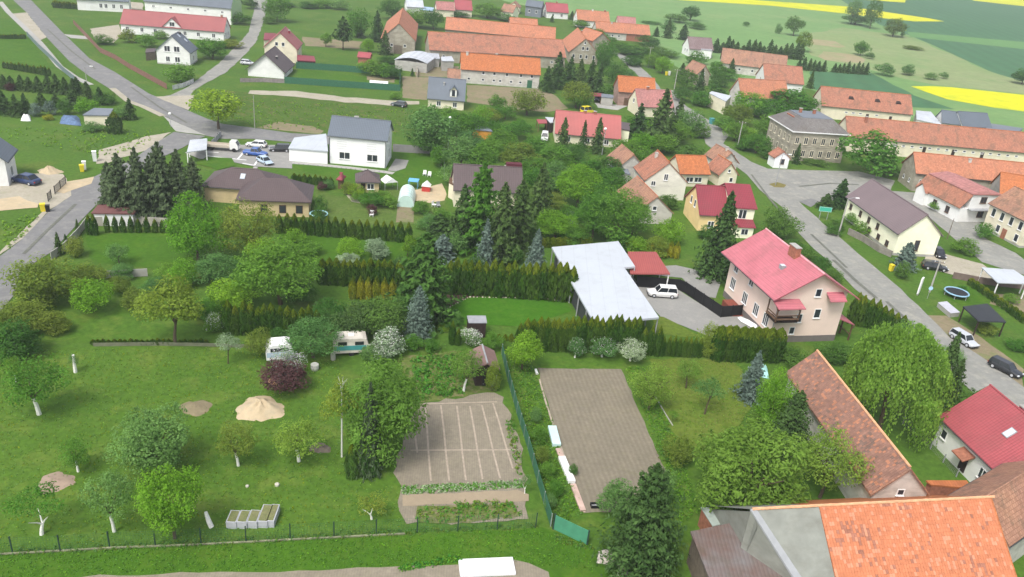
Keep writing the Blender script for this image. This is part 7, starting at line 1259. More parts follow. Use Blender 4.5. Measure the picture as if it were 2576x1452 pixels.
# ---------------------------------------------------------------- cars
def carpaint(name, c, rough=.3):
    if name in MATS: return MATS[name]
    m, t, b = newmat(name); b.inputs['Base Color'].default_value = (*c, 1); b.inputs['Roughness'].default_value = rough; b.inputs['Coat Weight'].default_value = .6; b.inputs['Coat Roughness'].default_value = .08
    MATS[name] = m; return m
RUB = pl('tyre_rubber', .02, .02, .02, var=.1); RIM = pl('wheel_rim', .45, .46, .48, var=.05, rough=.35)
CARG = pl('car_glass', .02, .025, .03, var=.02, rough=.1, spec=.7); HLM = pl('headlamp_glass', .6, .62, .65, var=.05, rough=.15); TLM = pl('tail_lamp', .35, .02, .02, var=.05, rough=.3)
def car(name, label, rear, front, paint, L=4.4, Wd=1.8, Hh=1.5, style='hatch', z=0, group=None, cat='car'):
    a, b_ = P(*rear, .5), P(*front, .5); d = b_-a; an = math.atan2(d.y, d.x); c = (a+b_)/2
    r = thing(name, label, cat, (c.x, c.y, .1), an, group); x0 = -L/2; hw = Wd/2; hb = Hh*.58
    # lower body stations: x fraction, half width, bottom, top
    st = [(0, .80, .36, hb*.86), (.03, .92, .28, hb*.98), (.12, 1, .24, hb*1.02), (.30, 1, .22, hb*1.02), (.62, 1, .22, hb*.98), (.80, .98, .22, hb*.88), (.94, .92, .26, hb*.74), (1, .78, .34, hb*.6)]
    if style == 'estate': st[0] = (0, .86, .36, hb*1.0)
    if style == 'pickup': st = [(0, .92, .4, hb*.95), (.02, .98, .35, hb*.97), (.4, 1, .3, hb*.97), (.62, 1, .28, hb), (.8, .98, .28, hb*.95), (.95, .94, .3, hb*.85), (1, .85, .36, hb*.72)]
    B = MB(); vs = []
    for f, w_, zb, zt in st:
        x = x0+L*f; w_ *= hw; zm = zb+(zt-zb)*.55
        vs += [(x, -w_*.93, zb), (x, -w_, zm), (x, -w_*.9, zt), (x, 0, zt+.03), (x, w_*.9, zt), (x, w_, zm), (x, w_*.93, zb)]
    fs = []
    for i in range(len(st)-1):
        for j in range(7): fs.append((i*7+j, (i+1)*7+j, (i+1)*7+(j+1) % 7, i*7+(j+1) % 7))
    fs += [tuple(range(7)), tuple(range((len(st)-1)*7+6, (len(st)-1)*7-1, -1))]
    B.add(vs, fs); body = B.build('body', paint, r, smooth=False, fix=True)
    bv = body.modifiers.new('bevel', 'BEVEL'); bv.width = .05; bv.segments = 2; bv.limit_method = 'ANGLE'; bv.angle_limit = .4
    # cabin
    if style == 'estate': cab = [(.02, .06, .60, .73)]
    elif style == 'pickup': cab = [(.34, .38, .62, .74)]
    elif style == 'saloon': cab = [(.10, .24, .58, .74)]
    else: cab = [(.03, .12, .56, .74)]
    b0, t0, t1, b1 = cab[0]
    def ring(xa, xb, w_, z_): return [(x0+L*xa, -w_, z_), (x0+L*xb, -w_, z_), (x0+L*xb, w_, z_), (x0+L*xa, w_, z_)]
    zb = hb*.93; lo = ring(b0, b1, hw*.88, zb); hi = ring(t0, t1, hw*.70, Hh-.06)
    MB().add(lo+hi, [(0, 1, 5, 4), (1, 2, 6, 5), (2, 3, 7, 6), (3, 0, 4, 7), (4, 5, 6, 7)]).build('windows', CARG, r, fix=True)
    ro = MB().add(ring(t0-.01, t1+.01, hw*.72, Hh-.07)+ring(t0+.02, t1-.02, hw*.64, Hh), [(0, 1, 5, 4), (1, 2, 6, 5), (2, 3, 7, 6), (3, 0, 4, 7), (4, 5, 6, 7), (3, 2, 1, 0)])
    for s in (-1, 1):
        for fa, fb in ((b0, t0), (b1, t1), ((b0+b1)/2, (t0+t1)/2)):
            ro.beam((x0+L*fa, s*hw*.885, zb), (x0+L*fb, s*hw*.705, Hh-.05), .09, .05)
    ro.build('cabin_roof', paint, r, fix=True)
    for fx in (.19, .81):
        for s in (-1, 1):
            x = x0+L*fx; ty = MB().tube([(x, s*(hw-.2), .32), (x, s*(hw+.01), .32)], [.33, .33], 14).build('wheel', RUB, r)
            MB().tube([(x, s*(hw-.02), .32), (x, s*(hw+.025), .32)], [.21, .2], 10).build('rim', RIM, ty)
    for s in (-1, 1):
        MB().box(x0+L*.955, x0+L*1.002, s*hw*.72-.16, s*hw*.72+.16, hb*.56, hb*.72).build('headlight', HLM, r)
        MB().box(x0-.01, x0+.06, s*hw*.72-.14, s*hw*.72+.14, hb*.62, hb*.86).build('tail_light', TLM, r)
    for xa, xb in ((x0-.04, x0+.08), (x0+L-.1, x0+L+.04)): MB().box(xa, xb, -hw*.77, hw*.77, .27, .44).build('bumper', pl('dark_plastic', .03, .03, .032, var=.1), r)
    return r
WC = carpaint('car_white', (.72, .72, .70)); SIL = carpaint('car_silver', (.48, .50, .53)); BLU = carpaint('car_blue', (.015, .08, .32)); DBL = carpaint('car_dark_blue', (.012, .03, .10)); BLK = carpaint('car_black', (.012, .013, .016)); DGR = carpaint('car_dark_green', (.015, .03, .03)); YLW = carpaint('car_yellow', (.75, .62, .02)); BEI = carpaint('truck_beige', (.45, .40, .32))
car('parked_car', 'white off road estate car on the paving beside the black fence', (1701, 741), (1630, 736), WC, 4.6, 1.9, 1.75, 'estate')
car('parked_car', 'dark blue hatchback on the sandy drive at the left edge', (102, 462), (26, 446), DBL, 5.6, 2.1, 1.7, 'saloon')
car('parked_car', 'dark green hatchback on the gravel track above the white villa', (1025, 267), (982, 260), DGR, 4.5, 1.8, 1.5)
car('parked_car', 'white car at the back of the villa parking', (672, 367), (618, 362), WC, 4.4, 1.8, 1.45)
car('parked_car', 'black estate car right of the bright blue vehicle', (729, 376), (679, 375), BLK, 4.5, 1.8, 1.6, 'estate')
car('parked_pickup', 'bright blue pickup on the villa parking', (613, 383), (672, 390), BLU, 4.9, 1.85, 1.7, 'pickup', cat='pickup')
car('parked_car', 'pale blue silver saloon nearest the brown roof on the villa parking', (646, 396), (686, 415), carpaint('car_pale_blue', (.42, .52, .62)), 4.4, 1.8, 1.4, 'saloon')
car('parked_car', 'silver estate car on the yard right of the weeping willow', (2400, 840), (2450, 870), SIL, 4.4, 1.8, 1.5, 'estate')
car('parked_car', 'black estate car on the road edge above the red roofed white house', (2498, 912), (2562, 944), BLK, 4.5, 1.8, 1.5, 'estate')
car('parked_car', 'dark estate car on the yard below the yellow gabled house', (2325, 668), (2378, 676), BLK, 4.5, 1.8, 1.5, 'estate')
car('parked_car', 'small dark car parked beside the yellow gable end', (2355, 632), (2368, 645), BLK, 3.9, 1.7, 1.45)
car('parked_car', 'yellow car partly hidden behind the wide red roof', (1461, 286), (1493, 282), YLW, 4.6, 1.9, 2.4, 'estate')
car('parked_van', 'small white van with dark windscreen left of the wide red roof', (1372, 338), (1368, 358), WC, 4.4, 1.9, 1.9, 'estate', cat='van')
car('parked_car', 'dark car standing under the red roofed carport', (1506, 245), (1500, 254), BLK, 4.2, 1.8, 1.5)
car('parked_car', 'grey car beside the low white house at the side lane', (612, 158), (634, 160), SIL, 4.4, 1.8, 1.5)
# flatbed trailer
g = P(556, 378); r = thing('flatbed_trailer', 'beige flatbed truck left of the bright blue pickup', 'truck', (g.x, g.y, .1), math.atan2((P(590, 381)-P(525, 376)).y, (P(590, 381)-P(525, 376)).x))
MB().box(-3.6, 2.0, -1.1, 1.1, .8, .95).box(-3.6, -3.5, -1.1, 1.1, .95, 1.35).box(-3.5, 2.0, -1.1, -1.04, .95, 1.3).box(-3.5, 2.0, 1.04, 1.1, .95, 1.3).build('load_bed', BEI, r)
MB().add([(2.1, -1, .5), (3.8, -1, .5), (3.8, 1, .5), (2.1, 1, .5), (2.1, -.95, 2.2), (3.3, -.95, 2.2), (3.3, .95, 2.2), (2.1, .95, 2.2), (3.8, -1, 1.3), (3.8, 1, 1.3)], [(0, 1, 8, 5, 4), (3, 7, 6, 9, 2), (1, 2, 9, 8), (8, 9, 6, 5), (4, 5, 6, 7), (0, 4, 7, 3), (0, 3, 2, 1)]).build('cab', WC, r, fix=True)
MB().add([(3.82, -.85, 1.35), (3.82, .85, 1.35), (3.36, .8, 2.1), (3.36, -.8, 2.1)], [(0, 1, 2, 3)]).build('windscreen', CARG, r)
for x in (-2.6, -1.7, 3.0):
    for s in (-1, 1): MB().tube([(x, s*.8, .42), (x, s*1.08, .42)], [.42, .42], 12).build('wheel', RUB, r)
# white flat canopy beside the junction
slabroof('white_gatehouse', 'flat white roofed shelter beside the road at the villa entrance', 'shelter', [(470, 383), (520, 376), (521, 348), (478, 352)], 2.4, R_LGREY, None, .2, .15, posts=WP)
# caravans
def caravan(label, a, b_, L, W, H_, top, band, name='caravan'):
    g0, g1 = P(*a), P(*b_); d = g1-g0; an = math.atan2(d.y, d.x); n_ = Vector((-d.y, d.x, 0)).normalized(); c = (g0+g1)/2+n_*W/2
    r = thing(name, label, 'caravan', (c.x, c.y, 0), an)
    prof = [(-L/2, .5), (L/2, .5), (L/2+.05, 1.4), (L/2-.25, H_-.15), (L/2-.7, H_), (-L/2+.7, H_), (-L/2+.25, H_-.15), (-L/2-.05, 1.4)]
    MB().add([(x, -W/2, z) for x, z in prof]+[(x, W/2, z) for x, z in prof], [tuple(range(7, -1, -1)), tuple(range(8, 16))]+[(i, (i+1) % 8, 8+(i+1) % 8, 8+i) for i in range(8)]).build('body', top, r, fix=True)
    MB().box(-L/2+.05, L/2-.05, -W/2-.03, -W/2-.003, .9, 1.55).build('stripe', band, r)
    MB().box(-L/2+.5, -L/2+1.6, -W/2-.04, -W/2-.004, 1.62, 2.1).build('window', CARG, r); MB().box(L/2-1.7, L/2-.6, -W/2-.04, -W/2-.004, 1.62, 2.1).build('window', CARG, r)
    MB().box(-.3, .4, -.3, .3, H_, H_+.14).build('roof_hatch', WP, r)
    for s in (-1, 1): MB().tube([(0, s*(W/2-.25), .32), (0, s*(W/2-.02), .32)], [.32, .32], 12).build('wheel', RUB, r)
    return r
caravan('dirty white caravan with teal stripe beside the grey green willow', (852, 898), (915, 895), 4.3, 2.1, 2.5, pl('dirty_white', .58, .54, .47, var=.15, dirt=.5), TEAL)
caravan('white caravan mostly hidden behind the lilac blossoming shrub', (688, 915), (722, 912), 3.2, 2.1, 2.5, WP, pl('pale_blue_stripe', .4, .5, .62))
# ---------------------------------------------------------------- fences and walls
def fence(name, label, pts, h, m, post=None, sp=2.4, th=.06, cat='fence', postw=.1, ph=.1, part='panel', tile=None, solid=True, z0=.03):
    g = [P(*(T(*tile, *q) if tile else q)) for q in pts]; c = g[0].copy(); r = thing(name, label, cat, c)
    b = MB(); ps = []
    for a, d in zip(g[:-1], g[1:]):
        a = a-c; d = d-c; L = (d-a).length; u = (d-a)/L; n_ = Vector((-u.y, u.x, 0)); q = Matrix.Translation(a) @ Matrix.Rotation(math.atan2(u.y, u.x), 4, 'Z'); k = max(1, round(L/sp))
        for i in range(k):
            x0_, x1_ = L*i/k+.05, L*(i+1)/k-.05
            if solid == 'slat':
                zz = z0
                while zz < h-.1: b.box(x0_, x1_, -th/2, th/2, zz, zz+.13, 0, q); zz += .17
            elif solid == 'bars':
                b.box(x0_, x1_, -.02, .02, .15, .2, 0, q); b.box(x0_, x1_, -.02, .02, h-.1, h-.05, 0, q); xx = x0_
                while xx < x1_: b.box(xx, xx+.03, -.012, .012, .1, h, 0, q); xx += .16
            elif solid == 'wire':
                zz = .1
                while zz < h: b.box(x0_, x1_, -.004, .004, zz, zz+.008, 0, q); zz += .2
                xx = x0_
                while xx < x1_: b.box(xx, xx+.008, -.004, .004, .05, h, 0, q); xx += .25
            else: b.box(x0_-.049, x1_+.049, -th/2, th/2, z0, h, 0, q)
            ps.append(q @ Vector((L*i/k, 0, 0)))
        last = q @ Vector((L, 0, 0))
    ps.append(last); b.build(part, m, r)
    if post:
        for v in ps[:100]: MB().box(v.x-postw/2, v.x+postw/2, v.y-postw/2, v.y+postw/2, 0, h+ph).build('post', post, r)
    return r
fence('wire_fence', 'thin wire mesh fence with dark posts along the bottom meadow', [(-60, 1398), (32, 1392), (152, 1388), (276, 1378), (391, 1374), (506, 1369), (619, 1364), (730, 1357), (840, 1352), (946, 1345), (1049, 1340), (1151, 1336), (1250, 1332), (1347, 1328)], 1.75, DGREEN, pl('dark_green_post', .02, .05, .035), 3.8, solid='wire', postw=.09)
fence('concrete_kerb', 'low pale concrete kerb under the wire mesh fence', [(-60, 1399), (32, 1394), (276, 1380), (506, 1371), (730, 1359), (1020, 1344)], .14, pl('mossy_concrete', .22, .23, .14, var=.4, sc=2, dirt=.4), None, 3, .16, 'kerb')
fence('mesh_fence', 'long dark green mesh fence between the vegetable plot and ploughed field', [(1262, 892), (1278, 960), (1300, 1040), (1328, 1130), (1352, 1215), (1385, 1325)], 1.5, DGREEN, pl('grey_green_post', .22, .26, .22), 2.6, .05)
fence('gate_panel', 'tilted green panel gate at the bottom end of the mesh fence', [(1391, 1331), (1476, 1372)], 1.75, pl('bright_green_panel', .06, .24, .14, var=.15), pl('dark_green_post', .02, .05, .035), 5.2, .05, 'gate', .14)
fence('brown_fence', 'long brown board fence along the grass bank of the main road', [T(0, 0, 740, 240), T(0, 0, 890, 400), T(0, 0, 1010, 530), T(0, 0, 1160, 600), T(0, 0, 1300, 690), T(0, 0, 1500, 800), T(0, 0, 1680, 900)], 1.5, pl('red_brown_boards', .19, .10, .075, var=.15), None, 2.4, .06)
fence('green_fence', 'green mesh fence along the upper side of the fenced lawn', [T(1, 0, 405, 690), T(1, 0, 900, 722), T(1, 0, 1455, 768)], 2.0, DGREEN, DGREEN, 2.5)
fence('green_fence', 'green mesh fence along the lower side of the fenced lawn', [T(1, 0, 290, 840), T(1, 0, 900, 882), T(1, 0, 1450, 918)], 1.9, DGREEN, DGREEN, 2.5)
fence('green_fence', 'short green mesh fence closing the right end of the fenced lawn', [T(1, 0, 1442, 890), T(1, 0, 1458, 780)], 1.9, DGREEN, DGREEN, 2.5)
fence('grey_fence', 'grey fence in front of the low white gabled house', [T(1, 0, -160, 830), T(1, 0, 60, 828), T(1, 0, 285, 838)], 1.2, pl('grey_boards', .26, .23, .22), None, 2.5)
fence('black_fence', 'tall black board fence around the paved parking yard', [(1600, 722), (1706, 730), (1722, 737), (1812, 799), (1863, 795)], 1.9, BLACK, BLACK, 2.2, .06, postw=.12)
fence('roadside_wall', 'low grey concrete wall along the left road beside the garden', [(130, 655), (162, 632), (200, 592), (222, 562)], 1.3, CONC, CONC, 2.5, .12, 'wall')
fence('garden_wall', 'pale concrete panel wall behind the spaced small thujas', [(222, 570), (320, 566), (430, 572)], 1.6, pl('pale_concrete_panel', .42, .40, .34, var=.15, dirt=.3), CONC, 2.5, .08, 'wall')
fence('garden_wall', 'short grey wall fragment above the left lawn', [(268, 700), (372, 695)], 1.2, CONC, None, 2.5, .12, 'wall')
fence('driveway_gate', 'black barred sliding gate of the left sandy driveway', [T(0, 1, 555, 505), T(0, 1, 665, 400)], 1.5, BLACK, BLACK, 2.5, solid='bars', cat='gate')
fence('driveway_gate', 'short black barred gate leaf beside the yellow bin', [T(0, 1, 488, 580), T(0, 1, 520, 545)], 1.5, BLACK, BLACK, 2.5, solid='bars', cat='gate')
fence('grey_wall', 'grey panel wall behind the lawn right of the white villa', [(988, 382), (1050, 386), (1118, 388)], 1.8, pl('grey_panel', .26, .25, .25, var=.1), None, 2.4, .08, 'wall')
fence('lawn_fence', 'thin grey green fence on the right side of the villa lawn', [(1117, 390), (1117, 452)], 1.3, pl('pale_green_wire', .25, .32, .22), pl('grey_green_post', .22, .26, .22), 2.4, solid='wire')
fence('slat_fence', 'grey green panel fence along the upper left footpath', [(68, 90), (98, 122), (128, 150), (158, 180), (190, 206)], 1.4, pl('blue_grey_panel', .13, .18, .18, var=.15), None, 2.5, .06)
fence('boundary_fence', 'low mossy fence between the orchard and the young thuja row', [(235, 872), (400, 870), (520, 872), (640, 876)], .5, pl('mossy_boards', .16, .17, .11, var=.2), None, 2.5, .05)
fence('retaining_wall', 'grey retaining wall in front of the yellow house', [T(3, 1, 800, 905), T(3, 1, 950, 980), T(3, 1, 1110, 1085), T(3, 1, 1235, 1140)], 1.3, pl('stained_render', .24, .22, .19, var=.2, dirt=.3), None, 3, .2, 'wall')
fence('entrance_fence', 'white and black picket fence at the villa entrance', [(532, 368), (545, 356), (556, 342)], 1.3, pl('grey_pickets', .4, .41, .42), BLACK, 1.5, solid='slat')
fence('estate_fence', 'pale picket fence in front of the side lane garden', [T(0, 0, 1740, 905), T(0, 0, 1850, 880), T(0, 0, 1950, 835)], 1.2, pl('white_pickets', .6, .6, .6), GREYM, 2.2, solid='slat')
fence('stone_wall', 'old stone wall below the large estate barns', [T(1, 0, 1470, 700), T(1, 0, 1620, 720), T(1, 0, 1620, 780)], 1.6, STONE, None, 3, .3, 'wall')
fence('yard_wall', 'brown garden wall beside the white canopy at the right', [(2395, 700), (2480, 716), (2576, 728)], 1.2, pl('brown_render', .16, .12, .10, var=.2), None, 3, .25, 'wall')
fence('kerb_line', 'pale concrete edging line across the dry lawn', [(1637, 980), (1652, 1005), (1672, 1040), (1692, 1072)], .12, CONC, None, 3, .12, 'kerb')
fence('yard_fence', 'grey wire fence along the green strip beside the red roofed house', [(2270, 1068), (2340, 1130), (2405, 1200)], 1.1, GREYM, GREYM, 2.5, solid='wire')
# ---------------------------------------------------------------- poles, lamps, signs
def pole(name, label, bx, by, ty, kind='pole', cat='pole', ww=.16, m=None):
    g = P(bx, by); H_ = hgt(g, ty); r = thing(name, label, cat, g)
    MB().tube([(0, 0, 0), (0, 0, H_)], [ww, ww*.6], 8).build('shaft', m or CONC, r)
    if kind == 'globe':
        b = MB(); n = 10; R_ = .34; vs = [(0, 0, H_+2*R_)]+[(R_*math.sin(math.pi*j/6)*math.cos(2*math.pi*i/n), R_*math.sin(math.pi*j/6)*math.sin(2*math.pi*i/n), H_+R_+R_*math.cos(math.pi*j/6)) for j in range(1, 6) for i in range(n)]+[(0, 0, H_)]
        fs = [(0, 1+i, 1+(i+1) % n) for i in range(n)]+[(1+j*n+i, 1+(j+1)*n+i, 1+(j+1)*n+(i+1) % n, 1+j*n+(i+1) % n) for j in range(4) for i in range(n)]+[(len(vs)-1, 1+4*n+(i+1) % n, 1+4*n+i) for i in range(n)]
        b.add(vs, fs).build('globe', WP, r, smooth=True)
    elif kind == 'street':
        MB().tube([(0, 0, H_-.05), (.8, 0, H_+.25), (1.5, .0, H_+.3)], [.06, .05, .05], 6).build('arm', GREYM, r); MB().box(1.3, 2.0, -.15, .15, H_+.2, H_+.36).build('lamp_head', WP, r)
    elif kind == 'utility':
        MB().box(-.9, .9, -.06, .06, H_-.5, H_-.38).build('crossarm', GWOOD, r)
        for x in (-.8, 0, .8): MB().tube([(x, 0, H_-.38), (x, 0, H_-.15)], [.05, .04], 6).build('insulator', WP, r)
    return r
pole('globe_lamp', 'pale lamp post with white globe above the villa lawn', 1127, 382, 300, 'globe', 'street lamp', .1, pl('pale_green_post', .4, .46, .42))
pole('globe_lamp', 'lamp post with white globe in front of the wide red roof', 1514, 390, 328, 'globe', 'street lamp', .1, GREYM)
pole('round_mirror_post', 'thin post with round white disc at the road junction', 430, 320, 290, 'globe', 'road mirror', .06, GREYM)
pole('street_lamp', 'street lamp beside the main road above the conifers', 222, 236, 168, 'street', 'street lamp', .1)
pole('lamp_post', 'slim pale post standing right of the vivid junction tree', 641, 324, 240, 'pole', 'pole', .1)
pole('utility_pole', 'concrete pole in front of the yellow house corner', 2108, 594, 500, 'street', 'pole', .17)
pole('utility_pole', 'concrete pole beside the yard at the lower right road', 2338, 735, 655, 'utility', 'pole', .17)
pole('utility_pole', 'concrete pole beside the village lane near the conifer hedge', 1630, 168, 118, 'utility', 'pole', .16)
pole('utility_pole', 'concrete pole between the lane and the stone cottage', 1696, 225, 174, 'utility', 'pole', .16)
pole('utility_pole', 'concrete pole beside the manor garden', 1856, 365, 305, 'utility', 'pole', .16)
pole('utility_pole', 'thin pole behind the round bush of the stone farmhouse', 2382, 602, 550, 'pole', 'pole', .1, GWOOD)
pole('utility_pole', 'pale pole beside the grey gabled farmhouse', 1489, 138, 104, 'pole', 'pole', .12)
pole('street_lamp', 'lamp post on the round traffic island', 1950, 467, 390, 'street', 'street lamp', .1, GREYM)
r = thing('direction_sign', 'turquoise direction sign on two posts beside the road', 'road sign', P(2070, 552)); MB().box(-1.3, 1.3, -.05, .05, 1.7, 2.7).build('panel', pl('turquoise_sign', .05, .42, .30, var=.05), r)
MB().box(-1.25, 1.25, -.056, -.051, 1.74, 1.78).box(-1.25, 1.25, -.056, -.051, 2.62, 2.66).box(-1.25, -1.21, -.056, -.051, 1.78, 2.62).box(1.21, 1.25, -.056, -.051, 1.78, 2.62).build('border', WP, r)
for x in (-.8, .8): MB().box(x-.05, x+.05, .051, .15, 0, 2.6).build('post', GREYM, r)
r = thing('white_sign', 'tall narrow white pillar sign beside the lower right road', 'sign', P(2308, 742), .9); MB().box(-.45, .45, -.12, .12, .3, 3.2).build('panel', WP, r); MB().box(-.3, .3, -.1, .1, 0, .3).build('foot', CONC, r)
r = thing('round_sign', 'small round blue sign on a post at the yard entrance', 'road sign', P(2332, 752)); MB().tube([(0, 0, 0), (0, 0, 2.2)], [.04, .04], 6).build('post', GREYM, r); MB().tube([(0, -.06, 2.0), (0, -.1, 2.0)], [.36, .36], 16).build('disc', pl('pale_blue_sign', .4, .6, .8), r)
# ---------------------------------------------------------------- bins, toys, odds and ends
def bin_(label, x, y, m, h=1.1, w_=.65):
    g = P(x, y); r = thing('wheelie_bin', label, 'bin', g, .5); a = w_/2
    MB().add([(-a*.8, -a*.8, .05), (a*.8, -a*.8, .05), (a*.8, a*.8, .05), (-a*.8, a*.8, .05), (-a, -a, h), (a, -a, h), (a, a, h), (-a, a, h)], [(3, 2, 1, 0), (0, 1, 5, 4), (1, 2, 6, 5), (2, 3, 7, 6), (3, 0, 4, 7), (4, 5, 6, 7)]).build('body', m, r)
    MB().box(-a-.03, a+.03, -a-.03, a+.03, h+.002, h+.08).build('lid', m, r)
    for s in (-1, 1): MB().tube([(s*a*.7, a*.75, .1), (s*a*.85, a*.75, .1)], [.1, .1], 8).build('wheel', RUB, r)
bin_('yellow bin at the left road beside the short black gate leaf', 109, 532, YELP, 1.3, .8); bin_('black bin right of the yellow bin at the left road', 121, 533, BLACK, 1.1, .7)
bin_('yellow bin on the grass above the sandy driveway', 207, 432, YELP, 1.3, .8); bin_('white bin right of the yellow bin above the driveway', 213, 427, WP, 1.6, .7); bin_('tall white container on the grass above the driveway', 239, 406, WP, 2.0, .8)
bin_('yellow bin beside the bluish spruce', 2240, 682, YELP, 1.2, .7); bin_('yellow bin beside the village lane', 1676, 190, YELP, 1.3, .8); bin_('turquoise bin beside the village lane', 1790, 312, TEAL, 1.6, 1.3)
bin_('white bin beside the village lane yellow bin', 1683, 190, WP, 1.5, .7)
r = thing('concrete_bins', 'row of joined grey concrete planters with grassy tops on the lawn', 'planter', P(627, 1320)); xs = P(567, 1331), P(688, 1327)
def planter(label, x, y, w_, d_, h, ang=0.06):
    g = P(x, y); r = thing('concrete_planter', label, 'planter', g, ang, 'concrete planters on the lawn'); MB().box(-w_/2, w_/2, 0, .1, 0, h).box(-w_/2, w_/2, d_-.1, d_, 0, h).box(-w_/2, -w_/2+.1, .102, d_-.102, 0, h).box(w_/2-.1, w_/2, .102, d_-.102, 0, h).build('box', pl('blue_grey_concrete', .42, .43, .46, var=.08, dirt=.2), r)
    MB().box(-w_/2+.1, w_/2-.1, .103, d_-.103, h-.1, h+.03).build('soil_top', ground('planter_grass', (.20, .22, .09), (.25, .23, .13), None, .8, 3), r)
bpy.data.objects.remove(r)
for i, (x, y, lb) in enumerate([(582, 1331, 'first'), (608, 1331, 'second'), (634, 1330, 'third'), (660, 1329, 'fourth'), (680, 1328, 'fifth')]):
    planter(lb+' grey concrete planter from the left in the row on the lawn', x, y, .93 if i < 4 else .7, 1.6 if i < 3 else 2.3, .8)
def ladder_board(name, label, a, b_, w_, h, m, cat='board'):
    g0, g1 = P(*a), P(*b_); d = g1-g0; an = math.atan2(d.y, d.x); c = (g0+g1)/2; o = MB().box(-d.length/2, d.length/2, -w_/2, w_/2, 0, h).build(name, m); o.location = (c.x, c.y, .06); o.rotation_euler = (0, 0, an); return tag(o, label, cat)
ladder_board('covered_bed', 'pale blue covered strip at the upper left edge of the ploughed field', (1388, 1078), (1400, 1125), .95, .35, pl('pale_cyan_foil', .5, .66, .66, var=.1), 'cold frame')
ladder_board('brick_edging', 'pinkish stretch between the pale blue and white covered strips', (1403, 1132), (1412, 1152), .55, .2, pl('pink_boards', .5, .36, .30, var=.2), 'cold frame')
ladder_board('covered_bed', 'bright white covered strip along the left edge of the ploughed field', (1412, 1156), (1438, 1218), .75, .4, WP, 'cold frame')
ladder_board('brick_edging', 'long pinkish board strip at the lower left edge of the ploughed field', (1441, 1222), (1466, 1288), .6, .2, pl('pink_boards', .5, .36, .30), 'cold frame')
ladder_board('white_tray', 'small white plank at the upper left corner of the ploughed field', (1347, 932), (1351, 944), .3, .2, WP)
ladder_board('covered_bed', 'large white covered bed at the bottom edge of the photo', (1155, 1433), (1293, 1427), 2.0, .2, pl('white_fleece', .74, .74, .76, var=.06), 'cold frame')
r = thing('hand_barrow', 'small black frame barrow on the ploughed field', 'barrow', P(1496, 1276), .2); MB().box(-.45, .45, -.3, -.24, .1, .4).box(-.45, .45, .24, .3, .1, .4).box(-.45, -.39, -.24, .24, .1, .4).box(.39, .45, -.24, .24, .1, .4).build('frame', BLACK, r); MB().box(-.39, .39, -.24, .24, .1, .14).build('tray', GREYM, r)
r = thing('polytunnel', 'small pale turquoise arched greenhouse in the middle garden', 'greenhouse', P(1020, 522), math.atan2((P(1026, 490)-P(1020, 522)).y, (P(1026, 490)-P(1020, 522)).x))
wd, LL, n = 1.55, 6.5, 12; rb = []
for x in (0, LL): rb += [(x, wd*math.cos(math.pi*i/n), 2.3*math.sin(math.pi*i/n)**.8) for i in range(n+1)]
MB().add(rb, [(i, i+1, n+1+i+1, n+1+i) for i in range(n)]+[tuple(range(n, -1, -1)), tuple(range(n+1, 2*n+2))]).build('cover', pl('pale_turquoise_foil', .50, .68, .62, var=.08, rough=.4), r)
bb = MB()
for k in range(6): bb.tube([(LL*k/5, 1.57*math.cos(math.pi*i/n), .01+2.32*math.sin(math.pi*i/n)**.8) for i in range(n+1)], [.03]*(n+1), 5)
bb.build('hoop', WP, r)
r = thing('garden_tent', 'white pointed garden tent beside the hipped garden house', 'tent', P(978, 476), .6)
MB().add([(-1.4, -1.2, 1.7), (1.4, -1.2, 1.7), (1.4, 1.2, 1.7), (-1.4, 1.2, 1.7), (0, -1.2, 2.6), (0, 1.2, 2.6)], [(0, 4, 5, 3), (4, 1, 2, 5), (0, 1, 4), (3, 5, 2)]).build('canopy', WP, r)
for x in (-1.35, 1.35):
    for y in (-1.15, 1.15): MB().box(x-.04, x+.04, y-.04, y+.04, 0, 1.7).build('leg', GREYM, r)
r = thing('blue_pool_tent', 'bright blue canopy on legs left of the red playhouse', 'canopy', P(1040, 472)); MB().box(-1, 1, -1, 1, 1.5, 1.62).build('roof', LBLUE, r)
for x in (-.9, .9):
    for y in (-.9, .9): MB().box(x-.04, x+.04, y-.04, y+.04, 0, 1.5).build('leg', LBLUE, r)
r = thing('playhouse', 'small red and white playhouse on the sandy yard', 'playhouse', P(1072, 480)); MB().box(-.8, .8, -.8, .8, 0, 1.1).build('wall', REDP, r); MB().add([(-.9, -.9, 1.1), (.9, -.9, 1.1), (.9, .9, 1.1), (-.9, .9, 1.1), (0, -.9, 1.9), (0, .9, 1.9)], [(0, 4, 5, 3), (4, 1, 2, 5), (0, 1, 4), (3, 5, 2), (0, 3, 2, 1)]).build('roof', WP, r)
def chair(label, x, y, m, an=0, name='garden_chair'):
    r = thing(name, label, 'chair', P(x, y), an); MB().box(-.35, .35, -.35, .35, .4, .48).build('seat', m, r); MB().box(-.35, .35, .3, .36, .482, 1.1).build('backrest', m, r)
    for a in (-.3, .3):
        for c_ in (-.3, .3): MB().box(a-.03, a+.03, c_-.03, c_+.03, 0, .4).build('leg', m, r)
chair('tall white garden seat right of the greenhouse', 1092, 520, WP, 1.2); chair('grey garden seat beside the tall white one', 1103, 522, GREYM, .4); chair('white plastic chair on the grass beside the blackish shrub', 935, 545, WP); chair('white chair on the villa lawn', 1068, 442, WP); chair('white chair right of the other on the villa lawn', 1080, 445, WP)
